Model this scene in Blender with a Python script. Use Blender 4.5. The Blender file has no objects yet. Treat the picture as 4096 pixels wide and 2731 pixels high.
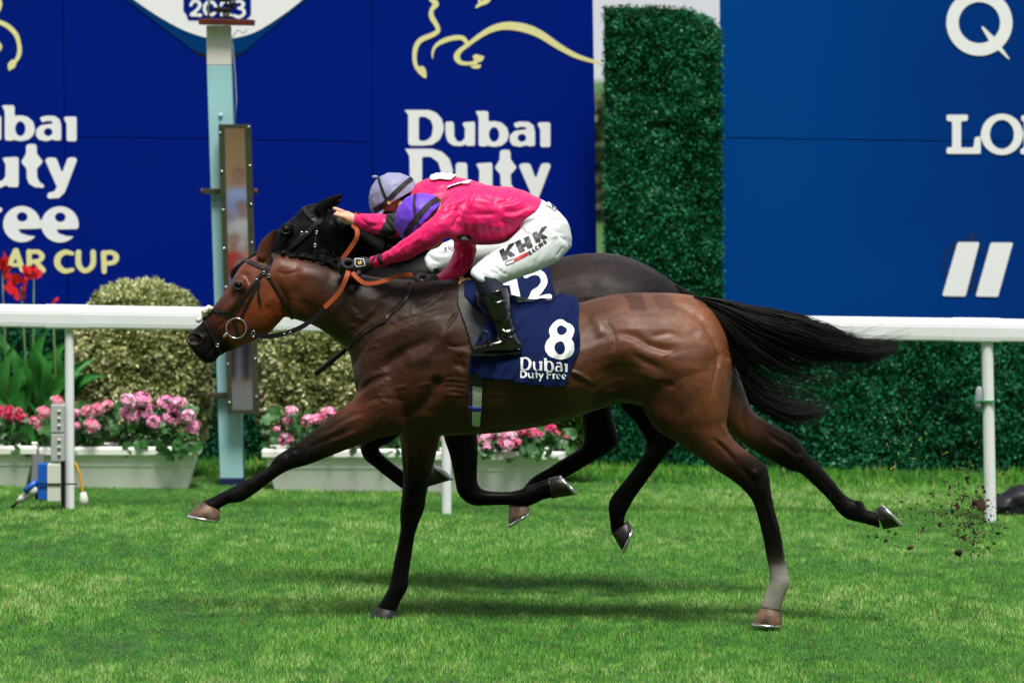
import bpy, bmesh, math, random
import numpy as np
from mathutils import Vector, Matrix
from mathutils.bvhtree import BVHTree

random.seed(7); RNG = np.random.default_rng(7)
C = bpy.context
SC = C.scene
COL = SC.collection

# ------------------------------------------------------------------ camera, sky, sun, exposure
D, F, H, HY = 22.0, 19360.0, 2.489, 300.0          # distance to the near horse, focal length (px of 4096), eye height, horizon row
cam_d = bpy.data.cameras.new('camera'); cam = bpy.data.objects.new('camera', cam_d); COL.objects.link(cam)
cam.location = (0, -D, H); cam.rotation_euler = (math.radians(90), 0, 0)
cam_d.sensor_width = 36; cam_d.lens = F / 4096 * 36
cam_d.shift_y = -(1365.5 - HY) / 4096
cam_d.clip_start = 0.5; cam_d.clip_end = 5000
cam_d.dof.use_dof = True; cam_d.dof.focus_distance = D - 0.1; cam_d.dof.aperture_fstop = 4.0
SC.camera = cam

SUN_EL, SUN_AZ = math.radians(66), math.radians(166)   # azimuth measured from +Y clockwise: high behind the camera, slightly right
w = bpy.data.worlds.new('World'); SC.world = w; w.use_nodes = True
nt = w.node_tree; nt.nodes.clear()
sky = nt.nodes.new('ShaderNodeTexSky'); sky.sky_type = 'NISHITA'; sky.sun_disc = False
sky.sun_elevation = SUN_EL; sky.sun_rotation = SUN_AZ; sky.air_density = 1.2; sky.dust_density = 4
mixc = nt.nodes.new('ShaderNodeMixRGB'); mixc.inputs[0].default_value = 0.8       # thin even overcast over the blue
mixc.inputs[2].default_value = (10.4, 10.7, 11.2, 1)
bg = nt.nodes.new('ShaderNodeBackground'); bg.inputs['Strength'].default_value = 0.05
out = nt.nodes.new('ShaderNodeOutputWorld')
nt.links.new(sky.outputs[0], mixc.inputs[1]); nt.links.new(mixc.outputs[0], bg.inputs[0]); nt.links.new(bg.outputs[0], out.inputs[0])

sun_d = bpy.data.lights.new('sun', 'SUN'); sun = bpy.data.objects.new('sun', sun_d); COL.objects.link(sun)
sun_d.energy = 3.0; sun_d.angle = math.radians(18); sun_d.color = (1.0, .96, .9)
sdir = Vector((math.sin(SUN_AZ) * math.cos(SUN_EL), math.cos(SUN_AZ) * math.cos(SUN_EL), math.sin(SUN_EL)))
sun.rotation_euler = (-sdir).to_track_quat('-Z', 'Y').to_euler(); sun.location = sdir * 60
vs = SC.view_settings; vs.view_transform = 'Standard'; vs.look = 'None'; vs.exposure = 0.62; vs.gamma = 1; vs.use_curve_mapping = False

# ------------------------------------------------------------------ helpers
def at(px, py, Y=0.0):
    s = (D + Y) / F
    return Vector(((px - 2048) * s, Y, H - (py - HY) * s))
def topx(P):
    P = np.asarray(P); s = F / (D + P[..., 1])
    return np.stack([2048 + P[..., 0] * s, HY + (H - P[..., 2]) * s], -1)
SLOPE = -0.0135
def gz(x): return SLOPE * x                         # the straight climbs gently to the left
def lin(c):
    return tuple(((v / 255) / 12.92 if v / 255 <= .04045 else ((v / 255 + .055) / 1.055) ** 2.4) for v in c)

def noise3(P, scale=1.0, seed=0, octaves=1):
    P = np.asarray(P, float); out = np.zeros(P.shape[0]); amp = 1.0; tot = 0
    for o in range(octaves):
        Q = P * scale * 2 ** o + seed * 17.31 + o * 5.7
        i = np.floor(Q).astype(np.int64); f = Q - i; f = f * f * (3 - 2 * f)
        def h(a, b, c):
            n = (a * 73856093) ^ (b * 19349663) ^ (c * 83492791)
            n = (n ^ (n >> 13)) * 1274126177 & 0x7fffffff
            n = (n ^ (n >> 16)) & 0xffff
            return n / 32767.5 - 1
        r = 0
        for dx in (0, 1):
            for dy in (0, 1):
                for dz in (0, 1):
                    wgt = (f[:, 0] if dx else 1 - f[:, 0]) * (f[:, 1] if dy else 1 - f[:, 1]) * (f[:, 2] if dz else 1 - f[:, 2])
                    r = r + wgt * h(i[:, 0] + dx, i[:, 1] + dy, i[:, 2] + dz)
        out += amp * r; tot += amp; amp *= .5
    return out / tot

def mat(name, col, rough=.6, metal=0.0, spec=.5, var=0.0, vscale=8.0, bump=0.0, bscale=60.0, coat=0.0, sheen=0.0, attr=None, sss=0.0, trans=0.0, stretch=None):
    m = bpy.data.materials.new(name); m.use_nodes = True
    n = m.node_tree.nodes; l = m.node_tree.links; b = n['Principled BSDF']
    c = lin(col) if max(col) > 1.001 else tuple(col)
    b.inputs['Base Color'].default_value = (*c, 1); b.inputs['Roughness'].default_value = rough
    b.inputs['Metallic'].default_value = metal; b.inputs['Specular IOR Level'].default_value = spec
    b.inputs['Coat Weight'].default_value = coat; b.inputs['Coat Roughness'].default_value = .12
    b.inputs['Sheen Weight'].default_value = sheen
    if sss: b.inputs['Subsurface Weight'].default_value = sss; b.inputs['Subsurface Radius'].default_value = (.01, .004, .002)
    if trans: b.inputs['Transmission Weight'].default_value = trans
    tc = n.new('ShaderNodeTexCoord'); src = tc.outputs['Object']
    if stretch:
        mp = n.new('ShaderNodeMapping'); mp.inputs['Scale'].default_value = stretch; l.new(src, mp.inputs[0]); src = mp.outputs[0]
    base = None
    if attr:
        a = n.new('ShaderNodeAttribute'); a.attribute_name = attr; base = a.outputs['Color']
    if var:
        t = n.new('ShaderNodeTexNoise'); t.inputs['Scale'].default_value = vscale; t.inputs['Detail'].default_value = 6; l.new(src, t.inputs['Vector'])
        r = n.new('ShaderNodeMapRange'); r.inputs[1].default_value = .3; r.inputs[2].default_value = .7
        r.inputs[3].default_value = 1 - var; r.inputs[4].default_value = 1 + var; l.new(t.outputs[0], r.inputs[0])
        mm = n.new('ShaderNodeMixRGB'); mm.blend_type = 'MULTIPLY'; mm.inputs[0].default_value = 1
        if base: l.new(base, mm.inputs[1])
        else: mm.inputs[1].default_value = (*c, 1)
        l.new(r.outputs[0], mm.inputs[2]); base = mm.outputs[0]
    if base: l.new(base, b.inputs['Base Color'])
    if bump:
        t = n.new('ShaderNodeTexNoise'); t.inputs['Scale'].default_value = bscale; t.inputs['Detail'].default_value = 5; l.new(src, t.inputs['Vector'])
        bp = n.new('ShaderNodeBump'); bp.inputs['Strength'].default_value = bump; bp.inputs['Distance'].default_value = .01
        l.new(t.outputs[0], bp.inputs['Height']); l.new(bp.outputs[0], b.inputs['Normal'])
    return m

def thing(name, label, cat, loc=(0, 0, 0), group=None):
    o = bpy.data.objects.new(name, None); COL.objects.link(o); o.location = loc
    o.empty_display_size = .1
    o['label'] = label; o['category'] = cat
    if group: o['group'] = group
    return o
def tag(o, label, cat, group=None):
    o['label'] = label; o['category'] = cat
    if group: o['group'] = group
    return o
def adopt(o, parent):
    if parent is not None:
        o.parent = parent
        o.matrix_parent_inverse = Matrix.Translation(-parent.location)   # roots carry a translation only, parts none
    return o
def link_mesh(name, me, m=None, parent=None, kind=None, smooth=True):
    o = bpy.data.objects.new(name, me); COL.objects.link(o)
    if m is not None:
        for x in (m if isinstance(m, (list, tuple)) else [m]): me.materials.append(x)
    me.polygons.foreach_set('use_smooth', [smooth] * len(me.polygons))
    adopt(o, parent)
    if kind: o['kind'] = kind
    return o
def mesh(name, V, Fc, m=None, parent=None, kind=None, smooth=True, tint=None):
    me = bpy.data.meshes.new(name); me.from_pydata([tuple(map(float, v)) for v in V], [], [tuple(map(int, f)) for f in Fc])
    if tint is not None: set_attr(me, 'tint', tint)
    me.update()
    return link_mesh(name, me, m, parent, kind, smooth)
def fast_mesh(name, V, k, m, parent=None, kind=None, tint=None, smooth=False):
    """V: (n*k,3) loose k-gons"""
    me = bpy.data.meshes.new(name); nv = len(V); nf = nv // k
    me.vertices.add(nv); me.vertices.foreach_set('co', np.ascontiguousarray(V, dtype=np.float32).ravel())
    me.loops.add(nv); me.loops.foreach_set('vertex_index', np.arange(nv, dtype=np.int32))
    me.polygons.add(nf); me.polygons.foreach_set('loop_start', np.arange(0, nv, k, dtype=np.int32))
    try: me.polygons.foreach_set('loop_total', np.full(nf, k, dtype=np.int32))
    except Exception: pass
    me.update(calc_edges=True)
    if tint is not None: set_attr(me, 'tint', tint)
    return link_mesh(name, me, m, parent, kind, smooth)
def set_attr(me, name, cols):
    cols = np.asarray(cols, float)
    a = me.attributes.new(name, 'FLOAT_COLOR', 'POINT')
    c4 = np.ones((len(me.vertices), 4), np.float32); c4[:, :3] = cols
    a.data.foreach_set('color', c4.ravel())

class MB:
    def __init__(s): s.v = []; s.f = []
    def add(s, V, Fc):
        b = len(s.v); s.v += [tuple(v) for v in V]; s.f += [tuple(i + b for i in f) for f in Fc]; return s
    def build(s, name, m=None, parent=None, kind=None, smooth=False, bevel=0):
        o = mesh(name, s.v, s.f, m, parent, kind, smooth)
        if bevel:
            bm = bmesh.new(); bm.from_mesh(o.data)
            bmesh.ops.remove_doubles(bm, verts=bm.verts, dist=1e-6)
            bmesh.ops.bevel(bm, geom=list(bm.edges), offset=bevel, segments=2, affect='EDGES', profile=.6)
            bm.to_mesh(o.data); bm.free()
        return o
    def box(s, lo, hi, shear=0.0):
        x0, y0, z0 = lo; x1, y1, z1 = hi
        V = [(x0, y0, z0), (x1, y0, z0), (x1, y1, z0), (x0, y1, z0), (x0, y0, z1), (x1, y0, z1), (x1, y1, z1), (x0, y1, z1)]
        return s.add(V, [(0, 3, 2, 1), (4, 5, 6, 7), (0, 1, 5, 4), (1, 2, 6, 5), (2, 3, 7, 6), (3, 0, 4, 7)])
    def slab(s, quad, y0, y1):
        """quad of (x,z) points, anticlockwise seen from -Y, between y0 and y1"""
        n = len(quad); V = [(x, y0, z) for x, z in quad] + [(x, y1, z) for x, z in quad]
        Fc = [tuple(range(n)), tuple(range(2 * n - 1, n - 1, -1))] + [(i, i + n, (i + 1) % n + n, (i + 1) % n) for i in range(n)]
        return s.add(V, Fc)
    def tube(s, pts, r, n=8, caps=True):
        pts = [Vector(p) for p in pts]; k = len(pts); rs = r if isinstance(r, (list, tuple)) else [r] * k
        V = []; Fc = []; up = None
        for i, p in enumerate(pts):
            t = (pts[min(i + 1, k - 1)] - pts[max(i - 1, 0)]).normalized()
            if up is None: up = t.orthogonal().normalized()
            a = (up - t * up.dot(t)).normalized(); b = t.cross(a); up = a
            for j in range(n):
                q = 2 * math.pi * j / n; V.append(p + (a * math.cos(q) + b * math.sin(q)) * rs[i])
        for i in range(k - 1):
            for j in range(n):
                Fc.append((i * n + j, i * n + (j + 1) % n, (i + 1) * n + (j + 1) % n, (i + 1) * n + j))
        if caps: Fc += [tuple(range(n - 1, -1, -1)), tuple((k - 1) * n + j for j in range(n))]
        return s.add(V, Fc)
    def blob(s, c, r, nu=12, nv=8, ax=None):
        """ellipsoid; r = 3 radii, ax = optional 3x3 axes (columns)"""
        c = Vector(c); A = ax or Matrix.Identity(3); V = []; Fc = []
        for i in range(nv + 1):
            th = math.pi * i / nv
            for j in range(nu):
                ph = 2 * math.pi * j / nu
                V.append(c + A @ Vector((r[0] * math.sin(th) * math.cos(ph), r[1] * math.sin(th) * math.sin(ph), r[2] * math.cos(th))))
        for i in range(nv):
            for j in range(nu):
                q = (i * nu + j, (i + 1) * nu + j, (i + 1) * nu + (j + 1) % nu, i * nu + (j + 1) % nu)
                Fc.append(q)
        return s.add(V, Fc)

def catmull(P, n):
    P = np.asarray(P, float); m = len(P); out = []
    for i in range(m - 1):
        p0, p1, p2, p3 = P[max(i - 1, 0)], P[i], P[i + 1], P[min(i + 2, m - 1)]
        for k in range(n):
            t = k / n
            out.append(.5 * (2 * p1 + (p2 - p0) * t + (2 * p0 - 5 * p1 + 4 * p2 - p3) * t * t + (3 * p1 - p0 - 3 * p2 + p3) * t ** 3))
    out.append(P[-1]); return np.array(out)

def loft(mb, secs, Y=0.0, n=22, sub=4, k=0.0, e=1.0, grow=0.0, cap=.5):
    """body sections: each (ux,uy,lx,ly,half_width[,y_offset]); the pair of points is the near outline, half_width goes into the picture"""
    S = np.array([tuple(s) + ((0.0,) if len(s) == 5 else ()) for s in secs], float)
    S = catmull(S, sub) if sub > 1 else S
    rings = []
    for ux, uy, lx, ly, hw, yo in S:
        U = at(ux, uy, Y + yo); L = at(lx, ly, Y + yo); c = (U + L) / 2; h = (U - L) / 2
        g = 1 + grow / max(h.length, 1e-4); h = h * g; hw = hw + grow
        ring = []
        for j in range(n):
            t = 2 * math.pi * j / n; sn, cs = math.sin(t), math.cos(t)
            f = 1 + k * sn
            ring.append(c + h * (math.copysign(abs(sn) ** e, sn)) + Vector((0, hw * math.copysign(abs(cs) ** e, cs) * f, 0)))
        rings.append(ring)
    V = [p for r in rings for p in r]; Fc = []
    R = len(rings)
    for i in range(R - 1):
        for j in range(n):
            Fc.append((i * n + j, i * n + (j + 1) % n, (i + 1) * n + (j + 1) % n, (i + 1) * n + j))
    c0 = sum(rings[0], Vector()) / n; c1 = sum(rings[-1], Vector()) / n
    d0 = c0 - sum(rings[1], Vector()) / n; d1 = c1 - sum(rings[-2], Vector()) / n
    V += [c0 + d0 * cap, c1 + d1 * cap]
    a, b = len(V) - 2, len(V) - 1
    for j in range(n):
        Fc.append((a, (j + 1) % n, j)); Fc.append((b, (R - 1) * n + j, (R - 1) * n + (j + 1) % n))
    mb.add(V, Fc); return mb

def mirror_y(mb, Yc):
    """add the mirror image of what is in mb about the plane y = Yc"""
    mb.add([(v[0], 2 * Yc - v[1], v[2]) for v in list(mb.v)], [tuple(reversed(f)) for f in list(mb.f)])

def fuse(mb, voxel=.007, smooth=4):
    """one continuous skin over all shapes in mb"""
    me = bpy.data.meshes.new('tmp'); me.from_pydata(mb.v, [], mb.f); me.update()
    bm = bmesh.new(); bm.from_mesh(me); bmesh.ops.recalc_face_normals(bm, faces=bm.faces); bm.to_mesh(me); bm.free()
    o = bpy.data.objects.new('tmp', me); COL.objects.link(o)
    r = o.modifiers.new('r', 'REMESH'); r.mode = 'VOXEL'; r.voxel_size = voxel
    if smooth:
        s = o.modifiers.new('s', 'SMOOTH'); s.factor = .5; s.iterations = smooth
    dg = C.evaluated_depsgraph_get(); nm = bpy.data.meshes.new_from_object(o.evaluated_get(dg))
    bpy.data.objects.remove(o); bpy.data.meshes.remove(me)
    return nm
def coords(me):
    a = np.empty(len(me.vertices) * 3, np.float32); me.vertices.foreach_get('co', a); return a.reshape(-1, 3).astype(float)
def normals(me):
    a = np.empty(len(me.vertices) * 3, np.float32); me.vertex_normals.foreach_get('vector', a); return a.reshape(-1, 3).astype(float)
def set_coords(me, V):
    me.vertices.foreach_set('co', np.ascontiguousarray(V, dtype=np.float32).ravel()); me.update()
def bvh_of(me):
    return BVHTree.FromPolygons([v.co.copy() for v in me.vertices], [tuple(p.vertices) for p in me.polygons])
CAM = Vector((0, -D, H))
def proj(bvh, px, py, Y=0.0):
    """where the sight line through a photo point meets a body: the point on it and its normal"""
    q = at(px, py, Y); d = (q - CAM).normalized()
    hit = bvh.ray_cast(CAM, d)
    if hit[0] is None:
        h = bvh.find_nearest(q); return h[0], h[1]
    return hit[0], hit[1]

def polydist(P, L):
    d = np.full(len(P), 1e9); s = np.zeros(len(P)); n = len(L) - 1
    for i, (a, b) in enumerate(zip(L[:-1], L[1:])):
        ab = b - a; t = np.clip(((P - a) @ ab) / max(ab @ ab, 1e-9), 0, 1)
        q = np.hypot(*(P - (a + t[:, None] * ab)).T); m = q < d
        d[m] = q[m]; s[m] = (i + t[m]) / n
    return d, s
RELIEF = 1.0
def relief(me, lines, ox, oy, k, side=-1, fade=True):
    """raise ridges (+) and cut grooves (-): (height mm, half width, points) traced in crop pixels; the same on both flanks would be mirrored by nature, so both sides get it"""
    V = coords(me); N = normals(me); px = topx(V)
    disp = np.zeros(len(V))
    for hmm, wd, pts in lines:
        L = np.array(pts, float) * k + np.array([ox, oy]); wpx = wd * k * 1.3
        if len(L) > 2: L = catmull(L, 4)
        lo = L.min(0) - 3 * wpx; hi = L.max(0) + 3 * wpx
        sel = np.where((px[:, 0] > lo[0]) & (px[:, 0] < hi[0]) & (px[:, 1] > lo[1]) & (px[:, 1] < hi[1]))[0]
        if not len(sel): continue
        if len(L) == 1: dd = np.hypot(*(px[sel] - L[0]).T); tp = 1.0
        else:
            dd, s_ = polydist(px[sel], L); tp = np.clip(np.minimum(s_, 1 - s_) * 3.2, 0, 1); tp = tp * tp * (3 - 2 * tp)
        disp[sel] += hmm * .001 * RELIEF * tp * np.exp(-(dd / wpx) ** 2)
    facing = np.clip((-N[:, 1] - .05) * 2.5, 0, 1) if side < 0 else np.clip((np.abs(N[:, 1]) - .05) * 2.5, 0, 1)
    set_coords(me, V + N * (disp * facing)[:, None])

def relax(me, n=2, f=.5):
    V = coords(me); E = np.empty(len(me.edges) * 2, np.int32); me.edges.foreach_get('vertices', E); E = E.reshape(-1, 2)
    deg = np.bincount(E.ravel(), minlength=len(V))[:, None].clip(1)
    for _ in range(n):
        A = np.zeros_like(V)
        for c in range(3):
            A[:, c] = np.bincount(E[:, 0], V[E[:, 1], c], len(V)) + np.bincount(E[:, 1], V[E[:, 0], c], len(V))
        V = V + (A / deg - V) * f
    set_coords(me, V)

def paint(me, pts, name='coat', noise=.12, seed=1, gain=1.0, marks=()):
    """coat colours: each (px,py,(r,g,b) sRGB, reach px)"""
    V = coords(me); px = topx(V); W = np.zeros(len(V)); Cc = np.zeros((len(V), 3))
    for x, y, col, r in pts:
        g = np.exp(-((px[:, 0] - x) ** 2 + (px[:, 1] - y) ** 2) / (r * r)) + 1e-9 / (1 + ((px[:, 0] - x) ** 2 + (px[:, 1] - y) ** 2) / r ** 2)
        W += g; Cc += g[:, None] * np.array(lin(col))
    Cc /= W[:, None]
    Cc = Cc ** 1.13; Cc *= gain * (1 + noise * noise3(V, 9, seed, 3) * 1.5)[:, None]
    for pts_, mul in marks:                           # quarter marks brushed against the hair
        f_ = fld_poly(px[:, 0], px[:, 1], pts_); Cc *= (1 + (mul - 1) * np.clip(.5 - f_ / 6, 0, 1) * (V[:, 1] < 0))[:, None]
    set_attr(me, name, np.clip(Cc, 0, 1))

# ---- flat print: letters as filled outlines cut on a fine grid, so they can lie on a flat board or on a curved cloth
def fld_poly(X, Y, pts):
    P = np.array(pts, float); n = len(P); ins = np.zeros(X.shape, bool); d = np.full(X.shape, 1e9)
    for i in range(n):
        x0, y0 = P[i]; x1, y1 = P[(i + 1) % n]
        if y0 != y1:
            c = (y0 > Y) != (y1 > Y); ins ^= c & (X < (x1 - x0) * (Y - y0) / (y1 - y0) + x0)
        ex, ey = x1 - x0, y1 - y0; t = np.clip(((X - x0) * ex + (Y - y0) * ey) / max(ex * ex + ey * ey, 1e-9), 0, 1)
        d = np.minimum(d, np.hypot(X - x0 - t * ex, Y - y0 - t * ey))
    return np.where(ins, -d, d)
def fld_stroke(X, Y, pts, smooth=True):
    P = np.array([p if len(p) == 3 else (*p, 10) for p in pts], float)
    if smooth and len(P) > 2: P = catmull(P, 5)
    d = np.full(X.shape, 1e9)
    for a, b in zip(P[:-1], P[1:]):
        ex, ey = b[0] - a[0], b[1] - a[1]; t = np.clip(((X - a[0]) * ex + (Y - a[1]) * ey) / max(ex * ex + ey * ey, 1e-9), 0, 1)
        d = np.minimum(d, np.hypot(X - a[0] - t * ex, Y - a[1] - t * ey) - (a[2] + t * (b[2] - a[2])))
    return d
def outline(ops, cell, bbox=None, fat=0.0):
    """ops in order: ('p'|'-p', pts) ('s'|'-s'|'l'|'-l', [(x,y,r)..]) ('e'|'-e', cx,cy,rx,ry). Returns 2-D verts and faces."""
    if bbox is None:
        xs, ys = [], []
        for o in ops:
            if o[0] in 'e': xs += [o[1] - o[3], o[1] + o[3]]; ys += [o[2] - o[4], o[2] + o[4]]
            elif o[0] in 'psl':
                r = max((p[2] if len(p) > 2 else 0) for p in o[1])
                xs += [p[0] - r for p in o[1]] + [p[0] + r for p in o[1]]; ys += [p[1] - r for p in o[1]] + [p[1] + r for p in o[1]]
        bbox = (min(xs) - cell, min(ys) - cell, max(xs) + cell, max(ys) + cell)
    gx = np.arange(bbox[0], bbox[2] + cell, cell); gy = np.arange(bbox[1], bbox[3] + cell, cell)
    X, Y = np.meshgrid(gx, gy); f = np.full(X.shape, 1e9)
    for o in ops:
        t = o[0].lstrip('-')
        if t == 'p': g = fld_poly(X, Y, o[1])
        elif t == 's': g = fld_stroke(X, Y, o[1])
        elif t == 'l': g = fld_stroke(X, Y, o[1], False)
        else:
            g = (np.hypot((X - o[1]) / o[3], (Y - o[2]) / o[4]) - 1) * min(o[3], o[4])
        f = np.maximum(f, -g) if o[0][0] == '-' else np.minimum(f, g)
    f = f - fat
    V = []; idx = {}; Fc = []
    def vid(key, x, y):
        if key not in idx: idx[key] = len(V); V.append((x, y))
        return idx[key]
    ny, nx = X.shape
    mn = np.minimum(np.minimum(f[:-1, :-1], f[1:, :-1]), np.minimum(f[:-1, 1:], f[1:, 1:]))
    for j, i in zip(*np.where(mn < 0)):
        cs = ((j, i), (j, i + 1), (j + 1, i + 1), (j + 1, i)); poly = []
        for a in range(4):
            p, q = cs[a], cs[(a + 1) % 4]; fp, fq = f[p], f[q]
            if fp < 0: poly.append(vid(p, X[p], Y[p]))
            if (fp < 0) != (fq < 0):
                t = fp / (fp - fq); key = (p, q) if p < q else (q, p)
                poly.append(vid(key, X[p] + t * (X[q] - X[p]), Y[p] + t * (Y[q] - Y[p])))
        if len(poly) >= 3: Fc.append(tuple(poly))
    return np.array(V), Fc
def xf(ops, k, ox, oy, ky=None, sh=0.0):
    ky = ky or k; r = []
    for o in ops:
        if o[0].lstrip('-') == 'e': r.append((o[0], ox + o[1] * k, oy + o[2] * ky + sh * o[1] * k, o[3] * k, o[4] * ky))
        else: r.append((o[0], [(ox + p[0] * k, oy + p[1] * ky + sh * p[0] * k) + ((p[2] * (k + ky) / 2,) if len(p) > 2 else ()) for p in o[1]]))
    return r
def print_flat(name, ops, Y, m, parent, cell=7.0):
    V, Fc = outline(ops, cell)
    return mesh(name, [at(x, y, Y) for x, y in V], Fc, m, parent, smooth=False)
def print_on(name, ops, bvh, m, parent, Y=0.0, off=.002, cell=4.0, thick=0.0, wrinkle=None, fat=0.0):
    V, Fc = outline(ops, cell, None, fat); P = []
    for x, y in V:
        p, nn = proj(bvh, x, y, Y)
        if nn.y > 0: nn = -nn
        p = p + nn * off
        if wrinkle: p = p + nn * wrinkle(x, y)
        P.append(p)
    o = mesh(name, P, Fc, m, parent, smooth=True)
    if thick:
        s = o.modifiers.new('thick', 'SOLIDIFY'); s.thickness = thick; s.offset = 0
    return o

def strap(mb, pts, bvh, w=.018, th=.004, off=.002, Y=0.0, n=5, flip=None):
    """a flat leather strap laid on a body along photo points"""
    L = catmull(pts, n) if len(pts) > 2 else np.array([np.array(pts[0]) * (1 - t) + np.array(pts[1]) * t for t in np.linspace(0, 1, n + 1)])
    P = []; N = []
    for x, y in L:
        p, nn = proj(bvh, x, y, Y)
        if nn.y > 0: nn = -nn
        P.append(p + nn * off); N.append(nn)
    P = [(P[max(i - 1, 0)] + P[i] * 2 + P[min(i + 1, len(P) - 1)]) / 4 for i in range(len(P))]
    V = []; Fc = []
    for i, p in enumerate(P):
        t = (P[min(i + 1, len(P) - 1)] - P[max(i - 1, 0)]).normalized(); s = t.cross(N[i]).normalized() * (w / 2); nn = N[i] * th
        V += [p - s, p + s, p + s + nn, p - s + nn]
    for i in range(len(P) - 1):
        for j in range(4): Fc.append((i * 4 + j, i * 4 + (j + 1) % 4, i * 4 + 4 + (j + 1) % 4, i * 4 + 4 + j))
    Fc += [(3, 2, 1, 0), tuple(len(V) - 4 + j for j in range(4))]
    mb.add(V, Fc)
    if flip is not None: mb.add([(v[0], 2 * flip - v[1], v[2]) for v in V], [tuple(reversed(f)) for f in Fc])
    return P
def crop(ox, oy, k, pts): return [(ox + k * p[0], oy + k * p[1]) for p in pts]
cA = lambda *p: crop(700, 750, .4782, p)
cB = lambda *p: crop(1300, 650, .5421, p)
cC = lambda *p: crop(1700, 1000, .4464, p)
cJ = lambda *p: crop(1300, 640, .3188, p)
# ------------------------------------------------------------------ materials of the place
M = {}
M['grass_soil'] = mat('turf', (46, 88, 26), .9, var=.45, vscale=3.5, bump=.6, bscale=40)
M['blade'] = mat('grass_blade', (70, 120, 30), .55, attr='tint', spec=.3)
M['board'] = mat('board_blue', (0, 29, 130), .5, spec=.05, var=.05, vscale=2, bump=.03, bscale=25)
M['board_back'] = mat('board_back', (20, 22, 30), .8)
M['letter_white'] = mat('print_white', (246, 248, 252), .5)
M['letter_yellow'] = mat('print_yellow', (236, 232, 165), .5)
M['ring_blue'] = mat('print_mid_blue', (0, 56, 116), .5, spec=.06)
M['print_black'] = mat('print_black', (10, 12, 22), .5)
M['print_red'] = mat('print_red', (190, 20, 35), .5)
M['print_faint'] = mat('print_faint_blue', (0, 42, 105), .4)
M['plastic_white'] = mat('rail_plastic', (236, 239, 243), .35, var=.035, vscale=5, bump=.05, bscale=30)
M['planter_white'] = mat('planter_plastic', (248, 248, 244), .5, var=.06, vscale=6, bump=.08, bscale=40)
M['soil'] = mat('soil', (40, 28, 20), 1)
M['hedge_leaf'] = mat('hedge_leaf', (20, 84, 50), .6, attr='tint', spec=.25)
M['hedge_core'] = mat('hedge_core', (5, 26, 16), .9)
M['bush_core'] = mat('bush_core', (52, 58, 28), .9, var=.4, vscale=20)
M['leaf'] = mat('leaf', (40, 90, 35), .45, attr='tint')
M['gleaf'] = mat('geranium_leaf', (40, 92, 32), .5, var=.3, vscale=20)
M['cleaf'] = mat('canna_leaf', (46, 116, 44), .42, spec=.3, var=.45, vscale=5, stretch=(1, 1, .3))
M['stem'] = mat('stem', (70, 105, 50), .6)
M['petal'] = mat('petal', (240, 130, 180), .55, attr='tint', sss=.1)
M['red_petal'] = mat('red_petal', (222, 26, 40), .5, var=.25, vscale=25)
M['post_aqua'] = mat('post_aqua', (160, 208, 214), .45, var=.06, vscale=4, bump=.05)
M['post_white'] = mat('post_white', (230, 226, 222), .5, var=.04, vscale=4)
M['navy'] = mat('navy_paint', (18, 32, 84), .5)
M['frame_olive'] = mat('frame_olive', (66, 70, 52), .5, metal=.3, var=.2, vscale=12)
M['mirror'] = mat('mirror_glass', (240, 242, 242), .02, metal=1)
M['steel'] = mat('steel', (205, 207, 210), .25, metal=1)
M['wood_brown'] = mat('stained_wood', (92, 38, 24), .45, var=.3, vscale=6, stretch=(1, 8, 8))
M['black_plastic'] = mat('black_plastic', (16, 16, 18), .4)
M['grey_plastic'] = mat('grey_plastic', (176, 180, 178), .5, var=.05)
M['blue_plastic'] = mat('blue_plastic', (20, 92, 190), .4)
M['cream_plastic'] = mat('cream_plastic', (214, 216, 208), .45)
M['yellow_rubber'] = mat('yellow_cable', (214, 160, 30), .5)
M['bag_black'] = mat('black_sack', (16, 18, 26), .45, bump=.5, bscale=14)
M['green_tie'] = mat('green_tie', (30, 140, 70), .5)
M['fluff'] = mat('grey_fluff', (150, 156, 162), .8, bump=.6, bscale=120)
M['dirt'] = mat('dirt', (62, 44, 30), .95, var=.4, vscale=40)

# ------------------------------------------------------------------ ground and grass
gv = []; gn = 40
xs = list(np.linspace(-30, 30, 41)); ysg = [-60, -30, -12, -6, -3, 0, 3, 6, 9, 12, 20, 40, 100, 300, 900, 2400]
xs = [-2400, -600, -150] + xs + [150, 600, 2400]
V = []; Fc = []
for y in ysg:
    for x in xs:
        z = gz(max(-40, min(40, x)))
        V.append((x, y, z))
nx = len(xs)
for j in range(len(ysg) - 1):
    for i in range(nx - 1): Fc.append((j * nx + i, j * nx + i + 1, (j + 1) * nx + i + 1, (j + 1) * nx + i))
g = mesh('ground', V, Fc, M['grass_soil'], smooth=True); g['kind'] = 'structure'

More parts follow.
